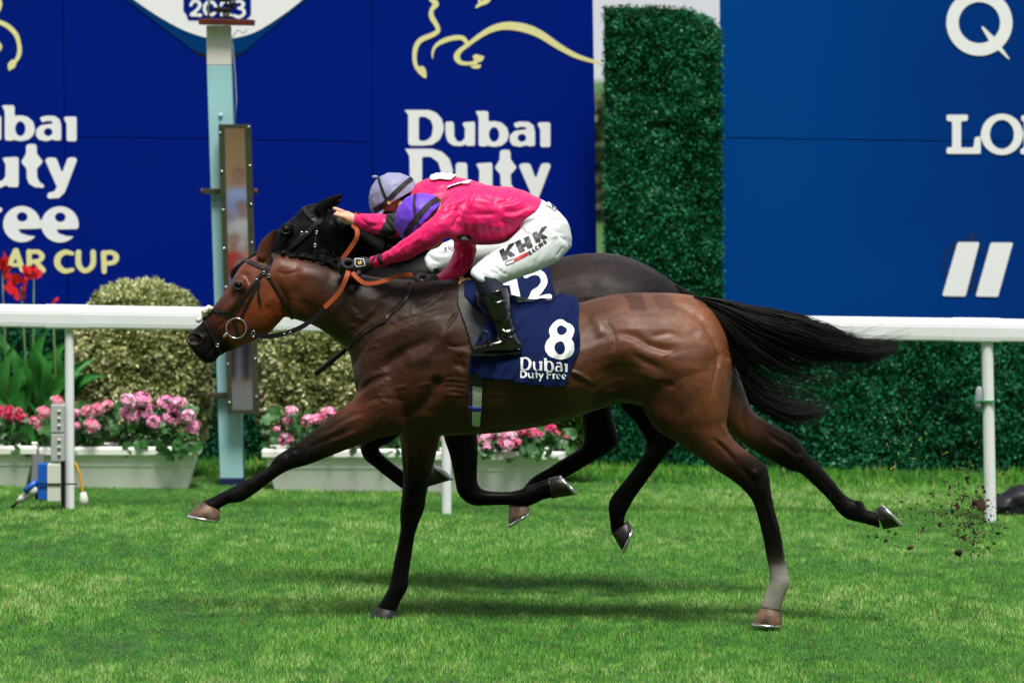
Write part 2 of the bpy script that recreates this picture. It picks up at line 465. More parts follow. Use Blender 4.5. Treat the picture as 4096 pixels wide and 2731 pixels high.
def tuft_field(n, x0, x1, y0, y1, hmin, hmax, wd, pal, seed, dens=None):
    r = np.random.default_rng(seed)
    x = r.uniform(x0, x1, n); y = r.uniform(y0, y1, n)
    if dens is not None:
        keep = r.uniform(0, 1, n) < dens(x, y); x, y = x[keep], y[keep]; n = len(x)
    P = np.stack([x, y, SLOPE * x], 1)
    big = noise3(P * [.8, .5, 1], 1.6, 3, 3); fine = noise3(P * [1, .35, 1], 13, 5, 3)
    h = r.uniform(hmin, hmax, n) * (1 + .5 * big + .4 * fine)
    a = r.uniform(0, 2 * np.pi, n); lean = r.uniform(.1, .75, n) * h
    tip = P + np.stack([np.cos(a) * lean, np.sin(a) * lean, h], 1)
    b = r.uniform(-.6, .6, n); sx = np.stack([np.cos(b), np.sin(b), 0 * b], 1) * (wd * r.uniform(.6, 1.3, n))[:, None] / 2
    V = np.stack([P - sx - [0, 0, .004], P + sx - [0, 0, .004], tip], 1).reshape(-1, 3)
    t = np.clip(.52 + .32 * big + .55 * fine + r.normal(0, .15, n), 0, 1)
    band = .5 + .5 * np.sin(y * 2.1 + .25 * x + 1.2 * noise3(P, .35, 9)); t = np.clip(t * (.84 + .3 * band), 0, 1)
    p = np.array([lin(c) for c in pal]); k = t * (len(p) - 1); i0 = np.clip(k.astype(int), 0, len(p) - 2); f = (k - i0)[:, None]
    colr = p[i0] * (1 - f) + p[i0 + 1] * f
    straw = r.uniform(0, 1, n) < .035; colr[straw] = np.array(lin((176, 164, 104))) * r.uniform(.7, 1.1, (straw.sum(), 1))
    return V, np.repeat(colr, 3, 0)
GP = [(42, 104, 32), (66, 133, 40), (94, 157, 52), (126, 179, 74), (168, 198, 126)]
V1, T1 = tuft_field(640000, -4.4, 4.6, -3.2, 9.6,   .010, .022, .0045, GP, 11, lambda x, y: np.clip(1.1 - .045 * (y + 3), .5, 1))
V2, T2 = tuft_field(22000, -3.8, 4.0, 6.3, 9.4,   .02, .06, .008, [(28, 84, 16), (54, 122, 22), (92, 160, 36)], 12,
                    lambda x, y: np.where(y > 7.6, 1, .01))
gr = fast_mesh('grass', np.vstack([V1, V2]), 3, M['blade'], kind='stuff', tint=np.vstack([T1, T2]))
gr['label'] = 'short mown green grass of the race track with longer tufts below the hedge'

# ------------------------------------------------------------------ leaf clouds
def leaf_quads(P, Dn, Ln, Wd, seed, up=None):
    """folded diamond leaves at P pointing along Dn"""
    r = np.random.default_rng(seed); n = len(P)
    d = Dn / np.maximum(np.linalg.norm(Dn, axis=1, keepdims=True), 1e-9)
    q = r.normal(0, 1, (n, 3)); s = np.cross(d, q); s /= np.maximum(np.linalg.norm(s, axis=1, keepdims=True), 1e-9)
    nn = np.cross(s, d); L = Ln * r.uniform(.7, 1.25, n)[:, None]; W = Wd * r.uniform(.7, 1.25, n)[:, None]
    a = P; b = P + d * L * .5 + s * W * .5 + nn * W * .16; c = P + d * L - nn * L * .12; e = P + d * L * .5 - s * W * .5 + nn * W * .16
    return np.stack([a, b, c, e], 1).reshape(-1, 3)
def palette(t, pal):
    p = np.array([lin(c) for c in pal]); k = np.clip(t, 0, .9999) * (len(p) - 1); i = k.astype(int); f = (k - i)[:, None]
    return p[i] * (1 - f) + p[np.minimum(i + 1, len(p) - 1)] * f

def hedge(label, poly, Y, depth, n, seed, sl_top=None):
    """clipped artificial box hedge filling a photo outline, front face at Y"""
    P2 = [at(x, y, Y) for x, y in poly]; pts = [(p.x, p.z) for p in P2]
    x0 = min(p[0] for p in pts); root = thing('hedge', label, 'hedge', (sum(p[0] for p in pts) / len(pts), Y, gz(pts[0][0])), 'green hedges round the boards')
    mb = MB(); mb.slab(pts, Y + .05, Y + depth); mb.build('hedge_panel', M['hedge_core'], root)
    r = np.random.default_rng(seed); A = np.array(pts)
    lo, hi = A.min(0), A.max(0); q = r.uniform(lo - .015, hi + .015, (int(n), 2))
    f = fld_poly(q[:, 0], q[:, 1], pts); q = q[f < .012]; m = len(q)
    P = np.stack([q[:, 0], np.full(m, Y) + r.uniform(-.03, .05, m), q[:, 1]], 1)
    cl = noise3(P, 14, seed, 2); P[:, 1] -= .03 * cl
    Dn = r.normal(0, 1, (m, 3)) * [.8, .5, .8] + [0, -.75, .25]
    V = leaf_quads(P, Dn, .021, .014, seed)
    t = np.clip(.42 + .28 * cl + .25 * noise3(P, 3, seed + 3, 2) + r.normal(0, .17, m), 0, 1)
    T = palette(t, [(2, 44, 27), (5, 84, 50), (16, 120, 76), (56, 152, 108), (136, 190, 150)])
    fast_mesh('foliage', V, 4, M['hedge_leaf'], root, 'stuff', np.repeat(T, 4, 0))
    return root
HY0 = 8.75
hedge('tall narrow green hedge panel standing between the two blue boards', [(2424, 1330), (2892, 1330), (2884, 128), (2850, 78), (2760, 42), (2600, 30), (2418, 32)][::1], HY0, .12, 30000, 21)
hedge('low dark green hedge under the board with the white Q and stripes', [(2380, 1872), (4700, 1900), (4700, 1310), (2380, 1300)], HY0 + .1, .2, 60000, 22)
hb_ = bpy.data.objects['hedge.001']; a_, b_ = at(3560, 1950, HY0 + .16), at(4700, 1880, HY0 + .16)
MB().box((a_.x, HY0 + .16, a_.z - .03), (b_.x, HY0 + .2, b_.z + .05)).build('hedge_foot_shade', M['hedge_core'], hb_)  # dark strip standing in for the shade in the gap under the hedge
hedge('low dark green hedge behind the bushes and the flower planters', [(-500, 1855), (2370, 1868), (2370, 1300), (-500, 1270)], HY0 + .12, .2, 50000, 23)

# far hedgerow seen through the gap between board and hedge panel
fh = thing('hedge', 'distant olive hedgerow glimpsed through the gap beside the tall hedge panel', 'hedge', (1.6, 60, gz(1.6)))
MB().box((-6, 60.3, -1), (9, 61.3, 2.15)).build('hedge_panel', M['hedge_core'], fh)
r_ = np.random.default_rng(8); q_ = np.stack([r_.uniform(-6, 9, 9000), r_.uniform(59.9, 60.4, 9000), r_.uniform(-.1, 2.2, 9000)], 1); t_ = np.clip(.5 + .5 * noise3(q_, 1.2, 4, 2) + r_.normal(0, .1, 9000), 0, 1)
fast_mesh('foliage', leaf_quads(q_, r_.normal(0, 1, (9000, 3)) + [0, -.8, 0], .16, .11, 3), 4, M['leaf'], fh, 'stuff', np.repeat(palette(t_, [(64, 74, 50), (104, 116, 78), (140, 148, 108)]), 4, 0))

# ------------------------------------------------------------------ the blue boards
YB = 9.2; TXT = YB - .004
def board(label, panels, m, base_px):
    b = at(*base_px, YB); root = thing('advertising_board', label, 'advertising board', (b.x, YB, gz(b.x)), 'blue advertising boards behind the rail')
    for q in panels:
        mb = MB(); p = [at(x, y, YB) for x, y in q]; cx = sum(v.x for v in p) / 4; cz = sum(v.z for v in p) / 4
        mb.slab([(v.x - math.copysign(.0035, v.x - cx), v.z - math.copysign(.003, v.z - cz)) for v in p], YB, YB + .05)
        mb.build('panel', m, root, bevel=.003)
    xs_ = [x for q in panels for x, y in q]; ys_ = [y for q in panels for x, y in q]
    lo, hi = at(min(xs_) + 25, max(ys_) - 10, YB + .06), at(max(xs_) - 30, min(ys_) + 10, YB + .06)
    MB().slab([(lo.x, lo.z), (hi.x, lo.z), (hi.x, hi.z), (lo.x, hi.z)], YB + .052, YB + .10).build('backing', M['board_back'], root)
    for x in np.linspace(lo.x + .3, hi.x - .3, 4):
        MB().box((x - .05, YB + .11, gz(x) - .05), (x + .05, YB + .2, hi.z)).build('support_post', M['board_back'], root)
    return root
B1 = board('dark blue sponsor board with white and yellow lettering on the left', [
    [(-1400, 1300), (273, 1310), (243, -520), (-1400, -540)],
    [(273, 1310), (1496, 1325), (1492, 570), (258, 548)],
    [(258, 548), (1492, 570), (1480, -510), (243, -520)],
    [(1496, 1325), (2394, 1335), (2366, -500), (1480, -510)]], M['board'], (500, 1300))
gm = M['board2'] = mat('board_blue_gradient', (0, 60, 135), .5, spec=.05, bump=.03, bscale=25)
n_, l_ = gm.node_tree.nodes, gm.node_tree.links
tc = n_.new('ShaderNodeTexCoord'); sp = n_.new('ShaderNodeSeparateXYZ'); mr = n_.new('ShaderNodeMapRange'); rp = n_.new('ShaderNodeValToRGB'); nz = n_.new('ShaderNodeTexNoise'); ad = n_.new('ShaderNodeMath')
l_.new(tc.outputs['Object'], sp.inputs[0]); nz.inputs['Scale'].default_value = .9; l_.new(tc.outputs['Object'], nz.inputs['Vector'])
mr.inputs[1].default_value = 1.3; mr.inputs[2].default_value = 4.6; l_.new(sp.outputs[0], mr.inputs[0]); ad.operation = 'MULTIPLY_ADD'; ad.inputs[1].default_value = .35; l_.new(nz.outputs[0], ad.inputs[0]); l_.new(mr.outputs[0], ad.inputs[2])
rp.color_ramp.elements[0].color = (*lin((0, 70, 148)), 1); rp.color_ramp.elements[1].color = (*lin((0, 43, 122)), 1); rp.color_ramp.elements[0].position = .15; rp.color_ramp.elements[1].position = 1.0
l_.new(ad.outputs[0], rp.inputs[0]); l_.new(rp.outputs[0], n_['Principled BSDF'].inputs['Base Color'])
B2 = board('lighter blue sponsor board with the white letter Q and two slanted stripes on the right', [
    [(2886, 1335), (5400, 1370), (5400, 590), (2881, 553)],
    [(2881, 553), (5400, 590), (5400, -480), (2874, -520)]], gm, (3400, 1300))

# lettering, traced in crop pixels
DUBAI = [
    ('p', [(205, 768), (380, 768), (430, 790), (465, 830), (478, 880), (475, 920), (450, 975), (400, 1010), (330, 1016), (245, 1015), (232, 1000), (232, 800)]),
    ('-p', [(305, 815), (350, 815), (390, 840), (405, 885), (395, 950), (360, 980), (320, 985), (305, 975)]),
    ('p', [(495, 850), (540, 848), (550, 860), (552, 950), (570, 985), (600, 990), (625, 965), (628, 900), (605, 855), (690, 848), (697, 855), (697, 1010), (690, 1018), (640, 1018), (632, 1008), (600, 1020), (540, 1015), (505, 985), (492, 940), (490, 870)]),
    ('p', [(700, 775), (782, 775), (790, 785), (790, 850), (830, 845), (880, 855), (920, 890), (932, 935), (920, 985), (885, 1015), (830, 1025), (780, 1015), (770, 1022), (730, 1020), (722, 1010), (722, 820)]),
    ('-e', 830, 938, 36, 52),
    ('p', [(965, 860), (1010, 848), (1070, 850), (1105, 875), (1115, 920), (1115, 1010), (1108, 1020), (1065, 1020), (1058, 1012), (1010, 1025), (960, 1015), (938, 985), (940, 945), (970, 915), (1030, 905), (1058, 905), (1050, 885), (1010, 885), (980, 895)]),
    ('-e', 1024, 962, 30, 28),
    ('p', [(1128, 855), (1215, 853), (1222, 860), (1222, 1020), (1215, 1026), (1160, 1026), (1152, 1018), (1152, 905)])]
DUTY = [
    ('p', [(210, 1038), (400, 1038), (470, 1060), (520, 1110), (543, 1190), (535, 1260), (500, 1310), (440, 1340), (260, 1345), (245, 1330), (240, 1090)]),
    ('-p', [(328, 1095), (385, 1092), (440, 1130), (460, 1195), (445, 1260), (400, 1295), (345, 1298), (328, 1290)]),
    ('p', [(563, 1145), (575, 1135), (625, 1133), (642, 1145), (645, 1260), (670, 1305), (705, 1300), (725, 1270), (728, 1190), (703, 1140), (810, 1134), (818, 1145), (818, 1335), (810, 1345), (745, 1343), (735, 1330), (690, 1350), (620, 1340), (575, 1300), (563, 1250)]),
    ('p', [(870, 1055), (885, 1045), (930, 1045), (943, 1055), (945, 1110), (970, 1145), (988, 1165), (970, 1190), (945, 1215), (948, 1280), (965, 1310), (1000, 1335), (990, 1350), (930, 1345), (890, 1320), (875, 1280), (873, 1215), (850, 1190), (835, 1168), (850, 1145), (870, 1110)]),
    ('p', [(1002, 1155), (1020, 1140), (1070, 1138), (1085, 1150), (1120, 1250), (1155, 1150), (1170, 1138), (1215, 1138), (1225, 1155), (1140, 1380), (1100, 1420), (1030, 1425), (1015, 1410), (1022, 1385), (1065, 1375), (1085, 1345)])]
def e_glyph(cx, cy, rx, ry):
    return [('e', cx, cy, rx, ry), ('-e', cx + 2, cy - 45, 34, 30), ('-p', [(cx - 25, cy + 32), (cx + 125, cy + 28), (cx + 128, cy + 62), (cx + 100, cy + 78), (cx + 40, cy + 72), (cx - 8, cy + 56)])]
FREE0 = e_glyph(137, 1406, 117, 113) + e_glyph(376, 1408, 117, 113) + [('p', [(-60, 1300), (0, 1300), (18, 1312), (8, 1330), (-40, 1345), (-40, 1515), (-110, 1515), (-110, 1310)]),
    ('p', [(-330, 1200), (-150, 1200), (-150, 1245), (-250, 1250), (-250, 1330), (-170, 1330), (-170, 1375), (-250, 1375), (-250, 1515), (-330, 1515)])]
k3 = .574
for dx, dy in ((1500, 0), (1500 - 1895, -23)):
    print_flat('lettering', xf(DUBAI, k3, dx, dy), TXT, M['letter_white'], B1)
    print_flat('lettering', xf(DUTY, k3, dx, dy), TXT, M['letter_white'], B1)
for dx, dy in ((0, 0), (1895, 23)):
    print_flat('lettering', xf(FREE0, .6377, dx, dy), TXT, M['letter_white'], B1)
CUP = [('l', [(85, 72, 15), (40, 175, 15)]), ('l', [(88, 72, 15), (122, 175, 15)]), ('l', [(58, 150, 10), (112, 150, 10)]),
       ('l', [(158, 78, 15), (160, 178, 14)]), ('s', [(160, 80, 12), (205, 78, 12), (230, 100, 14), (215, 125, 12), (165, 132, 11)]), ('l', [(195, 132, 13), (235, 178, 15)]),
       ('s', [(395, 88, 10), (355, 80, 14), (318, 105, 17), (315, 150, 17), (350, 182, 14), (395, 176, 11)]),
       ('s', [(428, 80, 15), (430, 150, 16), (465, 182, 13), (505, 150, 15), (508, 80, 15)]),
       ('l', [(565, 85, 15), (568, 185, 14)]), ('s', [(565, 85, 12), (610, 82, 12), (635, 105, 15), (620, 135, 13), (570, 142, 11)])]
print_flat('lettering', xf(CUP, .7335, 0, 950), TXT, M['letter_yellow'], B1, 5)
# emblem: running horse in line
HORSE = [('s', [(380, -60, 16), (390, -10, 18), (425, 30, 20), (395, 70, 14), (395, 120, 18), (425, 170, 16), (440, 215, 15), (400, 245, 17), (320, 280, 18), (285, 330, 17), (275, 400, 15), (285, 460, 14), (310, 495, 16)]),
         ('p', [(305, 470), (330, 460), (350, 475), (360, 520), (358, 546), (345, 548), (305, 515)]),
         ('s', [(400, 415, 3), (402, 370, 8), (420, 325, 11), (470, 290, 16), (540, 268, 17), (600, 264, 16), (628, 282, 15), (640, 312, 9)]),
         ('s', [(1560, 442, 12), (1520, 430, 12), (1400, 390, 17), (1280, 325, 21), (1150, 240, 27), (1040, 197, 30), (920, 182, 27), (820, 202, 22), (730, 252, 17), (650, 312, 14), (590, 357, 17), (570, 400, 22), (595, 437, 15), (650, 445, 12), (700, 435, 13), (730, 410, 13)]),
         ('p', [(680, 395), (700, 377), (766, 397), (745, 430), (700, 440)]), ('p', [(640, 457), (700, 458), (746, 448), (728, 480), (690, 480)]),
         ('s', [(705, 52, 8), (735, 30, 14), (780, 5, 20), (800, -40, 22)]), ('s', [(735, 28, 10), (725, 5, 8), (715, -20, 6)])]
print_flat('emblem', xf(HORSE, k3, 1500, 0), TXT, M['letter_yellow'], B1)
LEG = [('s', [(-60, 100, 14), (-10, 138, 14), (40, 160, 15), (95, 210, 15), (118, 270, 13), (122, 330, 14), (105, 375, 12), (85, 395, 10)]), ('p', [(48, 400), (80, 372), (104, 390), (95, 425), (52, 448)]),
       ('s', [(-20, -20, 12), (0, 20, 14), (-10, 70, 12)]), ('s', [(-20, 260, 8), (4, 290, 9), (2, 325, 3)])]
print_flat('emblem', xf(LEG, .6377, 0, 0), TXT, M['letter_yellow'], B1)
# round badge with the year
ARC = lambda P, n=5: [tuple(q) for q in catmull(P, n)]
BLK_ = [(760, 196), (800, 222), (840, 236), (880, 240), (925, 235), (960, 221), (985, 204)]
print_flat('badge_ring', [('p', ARC(BLK_) + [(940, 180), (800, 170)])], YB - .003, M['print_black'], B1, 6)
MID_ = [(768, 199), (810, 216), (850, 225), (882, 227), (920, 224), (955, 214), (978, 206)]
print_flat('badge_ring', [('p', [(505, 0)] + ARC(MID_) + [(1200, 20), (1560, -320), (200, -320), (240, -200)])], YB - .005, M['ring_blue'], B1, 9)
WHT_ = [(330, -180), (440, -80), (535, 0), (640, 71), (740, 124), (830, 153), (882, 159), (935, 154), (1020, 130), (1110, 76), (1200, 8), (1290, -80), (1380, -190)]
print_flat('badge_disc', [('p', ARC(WHT_) + [(1440, -320), (260, -320)])], YB - .007, M['letter_white'], B1, 9)
print_flat('badge_plate', xf([('p', [(1150, -120), (1575, -120), (1575, 95), (1545, 125), (1380, 130), (1180, 130), (1170, 95), (1150, 70)])], .6377, 0, 0), YB - .009, M['board'], B1, 6)
def digits_2023(y0):
    two = lambda x: [('s', [(x + 5, y0 + 30, 9), (x + 18, y0 + 8, 10), (x + 45, y0 + 4, 10), (x + 62, y0 + 28, 11), (x + 45, y0 + 58, 10), (x + 8, y0 + 88, 10)]), ('l', [(x + 8, y0 + 90, 10), (x + 66, y0 + 92, 10)])]
    return two(1192) + [('e', 1318, y0 + 50, 46, 52), ('-e', 1318, y0 + 50, 26, 32)] + two(1382) + [('s', [(1478, y0 + 12, 9), (1505, y0 + 4, 10), (1528, y0 + 24, 10), (1508, y0 + 46, 9), (1495, y0 + 48, 8)]), ('s', [(1495, y0 + 48, 8), (1525, y0 + 58, 10), (1530, y0 + 85, 10), (1500, y0 + 104, 10), (1470, y0 + 95, 9)])]
print_flat('lettering', xf(digits_2023(5), .6377, 0, 0), YB - .011, M['letter_white'], B1, 4)
k4 = .8926
Q = [('e', 1252, 103, 148, 148), ('-e', 1252, 103, 93, 92), ('l', [(1266, 124, 5), (1312, 182, 15)]), ('l', [(1312, 182, 15), (1385, 266, 3)])]
LON = [('p', [(1105, 515), (1200, 515), (1200, 542), (1170, 545), (1170, 662), (1225, 662), (1232, 615), (1258, 612), (1258, 690), (1105, 690), (1105, 662), (1130, 660), (1130, 545), (1105, 542)]),
       ('e', 1353, 603, 94, 92), ('-e', 1353, 603, 54, 65),
       ('p', [(1440, 518), (1500, 518), (1560, 620), (1560, 545), (1540, 542), (1540, 518), (1610, 518), (1610, 542), (1590, 545), (1590, 692), (1560, 692), (1480, 570), (1480, 664), (1500, 667), (1500, 692), (1436, 692), (1436, 667), (1452, 664), (1452, 545), (1440, 542)])]
STR = [('p', [(1155, 1085), (1253, 1085), (1190, 1328), (1085, 1326)]), ('p', [(1303, 1087), (1403, 1087), (1335, 1330), (1235, 1328)])]
for o_ in (Q, LON): print_flat('lettering', xf(o_, k4, 2800, 0), TXT - .002, M['letter_white'], B2, 6)
print_flat('emblem', xf(STR, k4, 2800, 0), TXT - .002, M['letter_white'], B2, 6)
CREST = [('e', 1190, 1190, 105, 120), ('-e', 1190, 1190, 88, 102), ('l', [(1222, 1042, 9), (1222, 1082, 9)]), ('l', [(1200, 1062, 8), (1244, 1062, 8)]), ('s', [(1150, 1110, 8), (1190, 1090, 14), (1230, 1110, 8)]), ('e', 1215, 1190, 26, 90)]
print_flat('crest', xf(CREST, k4, 2800, 0), TXT + .001, M['print_faint'], B2, 7)

# ------------------------------------------------------------------ white running rail
YR = 5.4
rail = thing('running_rail', 'white plastic running rail in front of the planters and the hedge', 'rail', (0, YR, 0))
def rail_y(x): return 1216 + (x - 0) * .0147
def rail_seg(x0, x1, grow, name, hh=91):
    sec = [(-.045, .0), (-.05, .02), (-.05, .085), (-.04, .115), (-.02, .128), (.02, .128), (.04, .115), (.05, .085), (.05, .02), (.045, 0)]
    a, b = at(x0, rail_y(x0) + hh, YR), at(x1, rail_y(x1) + hh, YR); V = []
    for p in (a, b):
        for y, z in sec: V.append((p.x, YR + y * grow, p.z + z * grow - .128 * (grow - 1) / 2))
    n = len(sec); Fc = [(i, (i + 1) % n, n + (i + 1) % n, n + i) for i in range(n)] + [tuple(range(n - 1, -1, -1)), tuple(range(n, 2 * n))]
    o = mesh(name, V, Fc, M['plastic_white'], rail, smooth=False)
    bm = bmesh.new(); bm.from_mesh(o.data); bmesh.ops.bevel(bm, geom=[e for e in bm.edges if abs((e.verts[0].co - e.verts[1].co).x) > .05], offset=.006, segments=2, affect='EDGES'); bm.to_mesh(o.data); bm.free()
for a, b in ((-1600, 240), (243, 2000), (2003, 3905), (3908, 5600)): rail_seg(a, b, 1.0, 'rail_length')
for a, b in ((185, 352), (3812, 4000), (1890, 2080)): rail_seg(a, b, 1.055, 'joint_sleeve')
POSTS = [(258, 297, 262, 298, 2036), (1763, 1803, 1768, 1806, 2062), (3925, 3972, 3939, 3986, 2081), (-1240, -1200, -1235, -1195, 2015), (5400, 5440, 5410, 5450, 2100)]
for i, (a, b, c, d, yb) in enumerate(POSTS):
    tp = (a + b) / 2; ty = rail_y(tp) + 88
    q = [at(tp, ty, YR), at((c + d) / 2, yb + 6, YR)]
    rr = (d - c) / 2 * (D + YR) / F
    MB().tube([q[1], q[1] * .5 + q[0] * .5, q[0]], rr, 18, False).build('post', M['plastic_white'], rail, smooth=True)

# ------------------------------------------------------------------ planters with geraniums
YP = 6.75
def planter(label, x0, x1, yt, yb):
    """long plastic trough: rim, panel with ledge, tapering down"""
    L, R_ = at(x0, yt, YP), at(x1, yt, YP); zb = at((x0 + x1) / 2, yb, YP).z - .02; zt = L.z
    root = thing('planter', label, 'planter', ((L.x + R_.x) / 2, YP + .16, zb), 'white flower planters behind the rail')
    ht = zt - zb; w = R_.x - L.x
    def ring(ins, z, tilt=0): 
        return [(L.x + ins, YP + ins, z), (R_.x - ins, YP + ins, z), (R_.x - ins, YP + .34 - ins, z), (L.x + ins, YP + .34 - ins, z)]
    rows = [ring(.085, zb), ring(.040, zt - .125), ring(.034, zt - .118), ring(.026, zt - .055), ring(.0, zt - .05), ring(-.002, zt - .012), ring(.006, zt), ring(.03, zt), ring(.035, zt - .03)]
    V = [p for r_ in rows for p in r_]; Fc = [(3, 2, 1, 0)]
    for i in range(len(rows) - 1):
        for j in range(4): Fc.append((i * 4 + j, i * 4 + (j + 1) % 4, i * 4 + 4 + (j + 1) % 4, i * 4 + 4 + j))
    o = mesh('trough', V, Fc, M['planter_white'], root, smooth=False)
    bm = bmesh.new(); bm.from_mesh(o.data); bmesh.ops.bevel(bm, geom=list(bm.edges), offset=.004, segments=1, affect='EDGES'); bm.to_mesh(o.data); bm.free()
    MB().add([(x, y, z + .0) for x, y, z in ring(.033, zt - .028)], [(0, 1, 2, 3)]).build('soil', M['soil'], root)
    return root
planter('white trough planter with crimson geraniums at the left edge', -520, 146, 1784, 1975)
planter('white trough planter of pale pink and mauve geraniums behind the socket post', 156, 796, 1787, 1982)
planter('white trough planter of pink geraniums behind the outstretched foreleg', 1047, 1655, 1796, 1985)
planter('white trough planter of pink and red geraniums under the belly of the bay horse', 1662, 2294, 1806, 1992)

def head_mesh(seed, pal):
    r = np.random.default_rng(seed); V = []; Fc = []; T = []
    for i in range(30):
        d = r.normal(0, 1, 3); d[1] -= .3; d[2] += .25; d /= np.linalg.norm(d); c = d * r.uniform(.7, 1.0) * np.array([1, 1, .82])
        up = np.cross(d, r.normal(0, 1, 3)); up /= np.linalg.norm(up); sd = np.cross(d, up); base = np.array(lin(pal[r.integers(len(pal))])) * r.uniform(.85, 1.1)
        for k in range(5):
            a = 2 * math.pi * (k + r.uniform(-.15, .15)) / 5; dr = up * math.cos(a) + sd * math.sin(a); tg = np.cross(d, dr); s = .42 * r.uniform(.8, 1.15); b = len(V)
            V += [c, c + dr * s * .6 + tg * s * .38 + d * .10, c + dr * s + d * r.uniform(-.05, .12), c + dr * s * .6 - tg * s * .38 + d * .10]
            Fc.append((b, b + 1, b + 2, b + 3)); T += [base * .93, base, base * 1.05, base]
    me = bpy.data.meshes.new('flower_head'); me.from_pydata([tuple(v) for v in V], [], Fc); set_attr(me, 'tint', np.clip(T, 0, 1)); me.materials.append(M['petal']); me.update()
    return me
HP = {'pale': [(252, 164, 190), (252, 196, 212), (246, 128, 168)], 'mauve': [(252, 170, 212), (254, 202, 228), (246, 142, 198)], 'hot': [(232, 44, 116), (244, 80, 144), (214, 30, 92)], 'pink': [(252, 164, 204), (254, 206, 226), (246, 120, 172)], 'rose': [(244, 84, 148), (250, 136, 186), (222, 36, 92)]}
HM = {k: [head_mesh(31 + 7 * i + j, v) for j in range(3)] for i, (k, v) in enumerate(HP.items())}
def gleaf_mesh(seed):
    r = np.random.default_rng(seed); n = 14; V = [(0, 0, .0)]; 
    for i in range(n):
        a = 2 * math.pi * (i + .5) / n; rad = (.85 + .15 * (i % 2)) * (1 if 1 <= i < n - 1 else .6); V.append((rad * math.sin(a), -rad * math.cos(a) + .15, .18 * math.sin(3 * a) + .12))
    Fc = [(0, 1 + i, 1 + (i + 1) % n) for i in range(n)]
    me = bpy.data.meshes.new('leaf'); me.from_pydata(V, [], Fc); me.materials.append(M['gleaf']); me.polygons.foreach_set('use_smooth', [True] * len(Fc)); me.update(); return me
GL = [gleaf_mesh(i) for i in range(3)]
def put(name, me, loc, scale, rot, parent):
    o = bpy.data.objects.new(name, me); COL.objects.link(o); o.location = loc; o.scale = (scale,) * 3 if not isinstance(scale, tuple) else scale; o.rotation_euler = rot; return adopt(o, parent)
def geranium(label, x0, x1, ysoil, heads, nleaf, seed, spill=()):
    r = random.Random(seed); b = at((x0 + x1) / 2, ysoil + 10, YP + .17)
    root = thing('geranium', label, 'flowers', b, 'geraniums in the planters')
    for (x, y, rad, kind) in heads:
        Yh = YP + r.uniform(-.06, .06); p = at(x, y, Yh); s = rad * (D + Yh) / F * 1.02
        put('flower_head', r.choice(HM[kind]), p, s, (r.uniform(-.3, .3), r.uniform(-.3, .3), r.uniform(-.6, .6)), root)
        q = Vector((p.x * .8 + b.x * .2, Yh * .5 + (YP + .17) * .5, b.z))
        MB().tube([q, (q + p) / 2 + Vector((r.uniform(-.02, .02), 0, 0)), p], .004, 5).build('stem', M['stem'], root, smooth=True)
    for i in range(nleaf):
        x = r.uniform(x0, x1); top = min([h[1] for h in heads if abs(h[0] - x) < 130] or [ysoil - 110])
        y = ysoil + 22 - (ysoil + 10 - max(top, ysoil - 210)) * r.random() ** 1.35
        Yl = YP + r.uniform(-.02, .26)
        put('leaf', GL[i % 3], at(x, y, Yl), r.uniform(.026, .05), (math.radians(r.uniform(25, 100)), r.uniform(-.5, .5), r.uniform(-.8, .8)), root)
    for x, y in spill:
        put('leaf', GL[r.randrange(3)], at(x, y, YP - .03), r.uniform(.03, .05), (math.radians(r.uniform(60, 100)), r.uniform(-.5, .5), r.uniform(-.8, .8)), root)
    return root
d0 = lambda L, kind: [(.7335 * u, 950 + .7335 * v, .7335 * r_, kind) for u, v, r_ in L]
geranium('crimson pink geranium in the planter at the left edge', -420, 120, 1790, d0([(20, 950, 42), (75, 965, 50), (112, 980, 34), (-60, 960, 45), (-200, 970, 45)], 'hot'), 90, 1)
geranium('pale pink geranium left of and behind the socket post', 165, 420, 1790, d0([(195, 1005, 36), (240, 955, 42), (310, 895, 38), (410, 960, 30), (420, 1025, 24), (480, 950, 40), (540, 935, 40), (590, 912, 32), (500, 1025, 46), (215, 1040, 22)], 'pale'), 90, 2)
geranium('mauve geranium spilling over the right end of its planter', 430, 780, 1790, d0([(700, 892, 46), (770, 885, 50), (715, 960, 60), (790, 945, 52), (840, 1005, 42), (905, 905, 50), (975, 900, 40), (938, 980, 56), (1022, 975, 46), (1052, 1036, 42)], 'mauve'), 130, 3, [(700, 1800), (660, 1812), (730, 1820), (680, 1838), (760, 1800), (710, 1790), (640, 1800), (790, 1790)])
l0 = lambda L, kind: [(1000 + .287 * u, 1550 + .287 * v, .287 * r_, kind) for u, v, r_ in L]
geranium('light pink geranium behind the outstretched foreleg', 1060, 1640, 1800, l0([(575, 330, 90), (540, 470, 80), (815, 465, 110), (945, 425, 85), (1085, 375, 115), (375, 585, 50), (505, 725, 118), (1440, 800, 62), (1800, 420, 100), (2000, 560, 100)], 'pink'), 150, 4)
e0 = lambda L, kind: [(1700 + .5102 * u, 1500 + .5102 * v, .5102 * r_, kind) for u, v, r_ in L]
geranium('soft pink geranium below the girth of the bay horse', 1680, 2060, 1812, e0([(480, 500, 70), (585, 520, 52), (655, 490, 62), (490, 560, 50), (650, 548, 52), (300, 470, 60), (180, 500, 60), (560, 460, 50)], 'pink'), 100, 5, [(1945, 1826), (1955, 1815), (1930, 1812)])
geranium('deep pink geranium in the right hand end of the last planter', 2060, 2290, 1812, e0([(830, 440, 52), (900, 470, 34), (985, 420, 48), (1032, 462, 32), (715, 530, 40), (760, 440, 40), (1105, 485, 20)], 'rose'), 90, 6, [(2115, 1815), (2130, 1806), (2095, 1806)])

